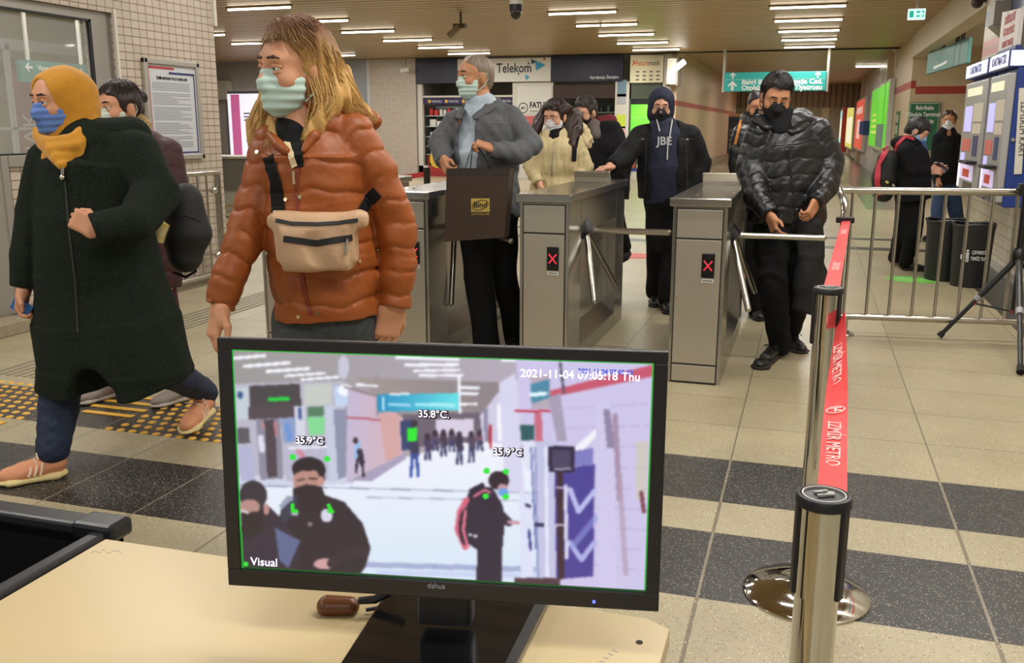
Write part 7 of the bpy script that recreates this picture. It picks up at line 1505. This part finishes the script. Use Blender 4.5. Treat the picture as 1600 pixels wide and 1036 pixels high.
q = p.limb([(1038, 206, 0, 40, .09), (1040, 232, 0, 46, .135), (1042, 270, 0, 46, .145), (1042, 308, 0, 45, .145)], k=.03)+p.limb([(1000, 214, 0, 18), (976, 246, -.08, 17), (955, 260, -.28, 12)], k=.03)+p.limb([(1078, 214, 0, 18), (1093, 254, .03, 17), (1092, 290, 0, 13)], k=.03)+[rbx(p.j(1040, 265, -.18), (.095, .16, .40), np.array([R0, NH, ZZ]), r=.02, k=.01, cut=True), ell(p.j(1036, 196, -.08), (.11, .13, .06), k=.02, cut=True)]
jk = soft('jacket', q, .0095, BD, o, folds(.005, 22, seed=5)); bj = bvh_of(jk, )
for a_ in ([(998, 218), (1016, 219)], [(1064, 218), (1084, 217)], [(1010, 222), (1008, 300)], [(1072, 222), (1074, 295)]): ribbon_on(bj, a_, .005, M('seam_fade', '#3a3a3a', 0.8), jk, 'seam', .001)
disc_on(bj, [(1004, 217), (1022, 222), (1018, 243), (1074, 218)], .009, M('button_steel', '#7d7a74', 0.35, 0.8), jk, 'button')
bh = bvh_of([c_ for c_ in o.children if c_.name.startswith('hoodie')][0])
for pts in ([(1026, 184), (1029, 196), (1031, 206)], [(1050, 182), (1047, 205), (1043, 230), (1042, 250)]):
    P_ = path_on(bh, pts, .010, 4); 
    if len(P_) > 1: MB().tube(P_, .005, 6).build('cord', M('cord_white', '#c9c9c6', 0.7), o)
c = hit(bh, 1038, 222, .006)
if c is not None: text('JBE', .085, c-ZZ*.02, R0, ZZ, M('print_white', '#b9bbbd', 0.6), o, bold=.002)
short_hair(o, hc, A, hairmat('black', '#14100f', '#2a2220'), .010, .050, res=.0055); mask(o, hc, A, MASKB, res=.0045, surgical=False)
m = MB(); T = lambda q_: hc+np.array(q_)@A
for sx in (-1, 1): m.tube([T((sx*.031+.021*math.cos(a), .108, -.004+.016*math.sin(a))) for a in np.linspace(0, 6.283, 19)[:-1]], .0012, 6, closed=True); m.tube([T((sx*.052, .106, .002)), T((sx*.076, .03, .004))], .0012, 6)
m.tube([T((-.010, .108, 0)), T((.010, .108, 0))], .0012, 6).build('glasses', M('frame_steel', '#8a8a8c', 0.25, 0.8), o)
soft('trousers', [ell(p.j(1041, 312), (.18, .135, .13), k=.05)]+chain([p.j(1026, 320), k1, a1], [.095, .072, .062], k=.04)+chain([p.j(1054, 320), k2, a2], [.095, .072, .062], k=.04), .011, BLACKTROU, o, folds(.006, 20))
shoe(o, s1h+NH*.07, s1h-NH*.21-R0*.03, SHOEB, SOLEB, res=.006); shoe(o, s2h+NH*.06, s2h-NH*.22, SHOEB, SOLEB, res=.006)
c = p.j(936, 266, -.37); oc = MB().obox(c, (.035, .022, .001), (R0, NH, ZZ)).build('travel_card', M('card_pink', '#d7a49c', 0.4)); tag(oc, 'pale pink travel card between the fingers of the hooded young man', 'card')

# ------------------------------------------------------------------ man behind the black puffer jacket
p = Pose(7.00); hc = p.j(1186, 168, 0); A = headframe(10, 5, 0)
s1 = aZ(1181, 496); s2 = aZ(1214, 494)
body = p.limb([(1190, 320, 0, 30, .1), (1190, 250, 0, 32, .1), (1190, 205, 0, 30, .08), (1188, 190, 0, 12)], flat=False)+p.limb([(1160, 212, 0, 11), (1154, 258, 0, 10), (1160, 300, -.05, 7)], flat=False)+p.limb([(1222, 212, 0, 11), (1232, 258, 0, 10), (1230, 300, 0, 7)], flat=False)+chain([p.j(1178, 325), s1*.5+p.j(1178, 325)*.5, s1+ZZ*.09], [.08, .06, .04])+chain([p.j(1203, 325), s2*.5+p.j(1203, 325)*.5, s2+ZZ*.09], [.08, .06, .04])
hands = [dict(wrist=p.j(1160, 303, -.05), fingers=-ZZ, palm=R0, side=-1, res=.0055), dict(wrist=p.j(1230, 303, 0), fingers=-ZZ, palm=-R0, side=1, res=.0055)]
o = person('person with orange strap almost hidden behind the man in black puffer jacket', p, hc, A, 'tan', hands, body, '#17110e', .006)
NYL = M('black_nylon', '#17181b', 0.34, bump=0.3, bscale=60, spec=0.6)
jk = soft('jacket', p.limb([(1190, 206, 0, 34, .09), (1190, 235, 0, 46, .14), (1190, 280, 0, 46, .15), (1190, 322, 0, 44, .14)], (.09, .007), k=.04)+p.limb([(1162, 212, 0, 17), (1155, 256, 0, 16), (1160, 300, -.05, 11)], (.08, .006))+p.limb([(1220, 212, 0, 17), (1232, 256, 0, 16), (1230, 300, 0, 11)], (.08, .006))+[ell(p.j(1180, 186, .03), (.11, .09, .07), k=.04)], .010, NYL, o, folds(.005, 20))
bj = bvh_of(jk); ribbon_on(bj, [(1158, 188), (1154, 205), (1149, 226)], .022, M('strap_orange', '#c9823a', 0.5), jk, 'strap', .004)
short_hair(o, hc, A, hairmat('black', '#14100f', '#2a2220'), .01, .055, res=.006); mask(o, hc, A, MASKB, res=.005, surgical=False)
soft('trousers', chain([p.j(1178, 325), s1*.5+p.j(1178, 325)*.5, s1+ZZ*.07], [.10, .078, .068], k=.04)+chain([p.j(1203, 325), s2*.5+p.j(1203, 325)*.5, s2+ZZ*.07], [.10, .078, .068], k=.04), .012, BLACKTROU, o)
for s_ in (s1, s2): shoe(o, s_+NH*.1, s_-NH*.17, SHOEB, SOLEB, res=.007)

# ------------------------------------------------------------------ man in the black puffer jacket
p = Pose(5.64); hc = p.j(1213, 150, 0); A = headframe(6, 24, 4)
s1h, s1t = aZ(1216, 556), aZ(1184, 579); s2h, s2t = aZ(1232, 540), aZ(1258, 556)
body = p.limb([(1228, 345, 0, 42, .11), (1230, 260, 0, 40, .10), (1228, 216, 0, 36, .075), (1219, 188, 0, 12)], flat=False)+p.limb([(1184, 210, 0, 13), (1174, 265, 0, 13), (1184, 305, -.12, 11), (1201, 334, -.23, 8)], flat=False)+p.limb([(1278, 208, 0, 13), (1295, 256, 0, 13), (1289, 290, -.10, 11), (1275, 314, -.21, 8)], flat=False)
k1, k2 = p.j(1206, 445, -.16), p.j(1252, 435, -.02); a1 = s1h+ZZ*.11-NH*.03; a2 = s2h+ZZ*.11
body += chain([p.j(1206, 350), k1, a1], [.085, .062, .045])+chain([p.j(1252, 350), k2, a2], [.085, .062, .045])
hands = [dict(wrist=p.j(1203, 338, -.25), fingers=p.j(1212, 364, -.28)-p.j(1203, 338, -.25), palm=R0*.9+NH*.2, side=-1, curl=(.35, .5, .55, .6), thumb=.1, res=.0038), dict(wrist=p.j(1275, 316, -.22), fingers=p.j(1262, 340, -.25)-p.j(1275, 316, -.22), palm=NH*.6-R0*.6, side=-1, curl=(.6, .7, .75, .8), thumb=.4, res=.0038)]
o = person('man in black puffer jacket and black mask looking down at the turnstile bar', p, hc, A, 'tan', hands, body, '#17100c', .0045, 1.04, lids=.004); P8 = o
PUF = M('black_puffer', '#121317', 0.36, bump=0.35, bscale=60, spec=0.55)
q = p.limb([(1228, 198, 0, 46, .09), (1230, 232, 0, 60, .145), (1230, 290, 0, 63, .16), (1228, 346, 0, 60, .15)], (.094, .0065), k=.02, flat='hem')+p.limb([(1186, 210, 0, 23), (1173, 262, 0, 23), (1183, 305, -.12, 20), (1203, 336, -.24, 15)], (.072, .006), k=.010)+p.limb([(1276, 208, 0, 24), (1294, 254, 0, 24), (1289, 290, -.10, 20), (1273, 318, -.22, 14)], (.072, .006), k=.010)
q += [ell(p.j(1215, 186, -.06), (.075, .10, .05), k=.03, cut=True)]
jk = soft('puffer_jacket', q, .0062, PUF, o, folds(.0042, 42, seed=2)); bj = bvh_of(jk)
soft('collar', p.limb([(1186, 186, -.02, 13, .03), (1200, 200, -.10, 9, .02)], k=.02, flat=False)+p.limb([(1256, 180, .04, 18, .04), (1250, 194, -.04, 16, .03), (1236, 206, -.11, 9, .02)], k=.02, flat=False), .007, PUF, jk, folds(.004, 30))
soft('pullover', p.limb([(1220, 180, 0, 22, .07), (1222, 204, -.06, 20, .05)], flat=False), .008, BLACKCLOTH, o)
ribbon_on(bj, [(1226, 208), (1234, 260), (1240, 310), (1243, 345)], .014, M('zip_gloss', '#0d0d10', 0.3), jk, 'zip', .002); ribbon_on(bj, [(1192, 300), (1208, 312)], .012, M('zip_gloss'), jk, 'pocket_zip', .002)
short_hair(o, hc, A, hairmat('black', '#14100f', '#2a2220'), .012, .066, 1.04, seed=4); mask(o, hc, A, MASKB, 1.06, res=.0038, surgical=False)
soft('trousers', [ell(p.j(1230, 345), (.20, .15, .14), k=.05)]+chain([p.j(1206, 352), k1, a1-ZZ*.03], [.115, .088, .068], k=.04)+chain([p.j(1252, 352), k2, a2-ZZ*.03], [.115, .088, .068], k=.04), .009, BLACKTROU, o, folds(.007, 20, (1, 1, 1.6), seed=4))
shoe(o, s1h+NH*.03, s1t+NH*.0, SHOEB, M('sole_dark', '#2a2522', 0.7), w=.046, hgt=1.5, laces=M('lace_black', '#1d1d1f', 0.7), res=.005); shoe(o, s2h+NH*.03, s2h+NH*.03+nrm(s2t-s2h)*.28, SHOEB, M('sole_dark'), w=.046, hgt=1.4, laces=M('lace_black'), res=.005)
q = p.limb([(1272, 350, -.16, 20, .04), (1270, 400, -.15, 25, .05), (1264, 450, -.14, 27, .05), (1258, 484, -.13, 24, .04)], k=.05)
og = soft('black_bag', q, .009, M('bag_cloth_black', '#161618', 0.75, bump=0.3, bscale=150), None, folds(.010, 16, (1.5, 1.5, .5), seed=6)); tag(og, 'limp black cloth bag hanging from the hand of the man in black puffer jacket', 'bag')
c = p.j(1214, 350, -.27); oc = MB().obox(c, (.006, .035, .058), (nrm(R0*.9-NH*.3), NH, nrm(ZZ+R0*.3))).build('mobile_phone', M('phone_dark', '#2c2d33', 0.25), None, bevel=.003); tag(oc, 'dark mobile phone in the hand of the man in black puffer jacket', 'phone')

# ------------------------------------------------------------------ the queue at the ticket machines
p = Pose(9.18); hc = p.j(1434, 205, 0); A = headframe(-62, 32, 0)
s1, s2 = aZ(1398, 412), aZ(1414, 422)
body = p.limb([(1424, 310, 0, 17, .1), (1424, 265, 0, 18, .1), (1420, 230, 0, 17, .08), (1426, 218, 0, 8)], flat=False)+p.limb([(1418, 236, -.12, 8), (1428, 264, -.14, 7), (1456, 266, -.12, 5)], flat=False)+p.limb([(1424, 236, .12, 8), (1436, 264, .14, 7), (1458, 264, .06, 5)], flat=False)
a1, a2 = s1+ZZ*.09, s2+ZZ*.09; k1, k2 = p.j(1410, 362, .06), p.j(1427, 365, -.05)
body += chain([p.j(1416, 312), k1, a1], [.08, .06, .042])+chain([p.j(1430, 312), k2, a2], [.08, .06, .042])
hands = [dict(wrist=p.j(1455, 266, -.12), fingers=R0-ZZ*.1, palm=-ZZ*.4+NH*.9, side=-1, curl=(.5, .5, .5, .5), thumb=.5, res=.005), dict(wrist=p.j(1457, 264, .06), fingers=R0, palm=-NH, side=1, curl=(.5, .5, .5, .5), res=.005)]
o = person('person with black and red backpack, head bent over a phone', p, hc, A, 'fair', hands, body, '#17110e', .0055, lids=.005)
jk = soft('jacket', p.limb([(1420, 228, 0, 20, .10), (1422, 250, 0, 28, .16), (1424, 280, 0, 28, .17), (1426, 312, 0, 26, .16)], k=.04, p=2.3)+p.limb([(1416, 236, -.12, 13), (1424, 265, -.14, 12), (1452, 267, -.12, 8)])+p.limb([(1424, 238, .12, 12), (1436, 266, .13, 11), (1455, 266, .06, 8)])+[ell(p.j(1408, 222, .02), (.09, .10, .06), k=.04)], .010, BLACKCLOTH, o, folds(.005, 18))
bj = bvh_of(jk); ribbon_on(bj, [(1428, 218), (1414, 214), (1402, 226), (1398, 240)], .035, M('strap_red', '#b8303f', 0.6), jk, 'backpack_strap', .006)
short_hair(o, hc, A, hairmat('black', '#14100f', '#2a2220'), .016, .050, res=.006, seed=3); mask(o, hc, A, MASKSKY, res=.005)
soft('shirt_front', p.limb([(1440, 222, -.02, 6), (1446, 240, -.02, 5)], flat=False), .008, M('shirt_blue', '#45618f', 0.8), o)
soft('trousers', chain([p.j(1416, 312), k1, a1-ZZ*.02], [.105, .082, .07], k=.04)+chain([p.j(1430, 312), k2, a2-ZZ*.02], [.105, .082, .07], k=.04), .012, BLACKTROU, o, folds(.006, 16))
SW = M('sole_white', '#bdb5a6', 0.6)
shoe(o, s1-R0*.04, s1+R0*.20-NH*.08, SHOEB, M('sole_tan', '#b58a55', 0.6), res=.007); shoe(o, s2-R0*.04, s2+R0*.21-NH*.08, SHOEB, SOLEB, res=.007)
pk = soft('backpack', p.limb([(1388, 250, .0, 15, .13), (1382, 280, 0, 18, .15), (1380, 300, 0, 15, .13)], k=.05, flat=False), .009, BPK, None, folds(.005, 18)); tag(pk, 'black and red backpack on the person bent over a phone', 'backpack'); bp2 = bvh_of(pk)
ribbon_on(bp2, [(1384, 236), (1373, 258), (1371, 285), (1375, 305)], .07, M('strap_red'), pk, 'red_panel', .004); ribbon_on(bp2, [(1384, 283), (1388, 286)], .02, M('tab_yellow', '#cfc36a', 0.5), pk, 'tab', .006); ribbon_on(bp2, [(1394, 288), (1397, 291)], .02, M('tab_white', '#d8d5cc', 0.5), pk, 'tab', .006)
MB().tube([p.j(1386, 240, 0), p.j(1380, 232, 0), p.j(1388, 230, 0)], .014, 8).build('top_loop', M('strap_red'), pk)
c = p.j(1470, 260, -.06); oc = MB().obox(c, (.010, .045, .065), (nrm(R0*.6+ZZ*.6), NH, nrm(R0*.7-ZZ*.5))).build('mobile_phone', M('phone_dark'), None, bevel=.004); tag(oc, 'dark mobile phone held by the person with black and red backpack', 'phone')
p = Pose(12.0); hc = p.j(1483, 188, 0); A = headframe(28, 2, 0)
s1, s2 = aZ(1462, 374), aZ(1500, 371)
body = p.limb([(1479, 285, 0, 14, .10), (1477, 240, 0, 15, .11), (1479, 212, 0, 14, .09), (1483, 200, 0, 7)], flat=False)+p.limb([(1466, 216, 0, 6), (1462, 250, 0, 5.5), (1466, 278, -.1, 4)], flat=False)+p.limb([(1494, 216, 0, 6), (1500, 248, 0, 5.5), (1500, 278, 0, 4)], flat=False)
a1, a2 = s1+ZZ*.10, s2+ZZ*.10; k1, k2 = p.j(1466, 328, -.05), p.j(1492, 328, 0)
body += chain([p.j(1472, 288), k1, a1], [.08, .06, .045])+chain([p.j(1486, 288), k2, a2], [.08, .06, .045])
hands = [dict(wrist=p.j(1466, 280, -.1), fingers=-ZZ, palm=R0, side=-1, res=.006), dict(wrist=p.j(1500, 280, 0), fingers=-ZZ, palm=-R0, side=1, res=.006)]
o = person('man in black jumper and blue jeans with white mask beside the ticket machine', p, hc, A, 'tan', hands, body, '#2a1c14', .006)
soft('jumper', p.limb([(1480, 210, 0, 14, .11), (1478, 232, 0, 20, .16), (1477, 262, 0, 21, .18), (1479, 287, 0, 19, .16)], k=.04)+p.limb([(1466, 216, 0, 9), (1461, 250, 0, 8), (1466, 278, -.1, 6)])+p.limb([(1494, 216, 0, 9), (1501, 248, 0, 8), (1500, 278, 0, 6)])+[ell(p.j(1484, 206, -.12), (.04, .08, .06), k=.02, cut=True)], .011, BLACKCLOTH, o, folds(.006, 16))
short_hair(o, hc, A, hairmat('brown', '#2e1d14', '#4a3224'), .012, .062, res=.006); mask(o, hc, A, MASKW, res=.005)
soft('trousers', chain([p.j(1472, 288), k1, a1-ZZ*.02], [.105, .085, .07], k=.04)+chain([p.j(1486, 288), k2, a2-ZZ*.02], [.105, .085, .07], k=.04), .012, M('jeans_blue', '#2e4468', 0.8, noise=0.25, nscale=50), o, folds(.006, 16))
shoe(o, s1+R0*.06, s1-R0*.20-NH*.06, SHOEB, SOLEB, res=.007); shoe(o, s2+R0*.05, s2-R0*.2-NH*.06, SHOEB, SOLEB, res=.007)
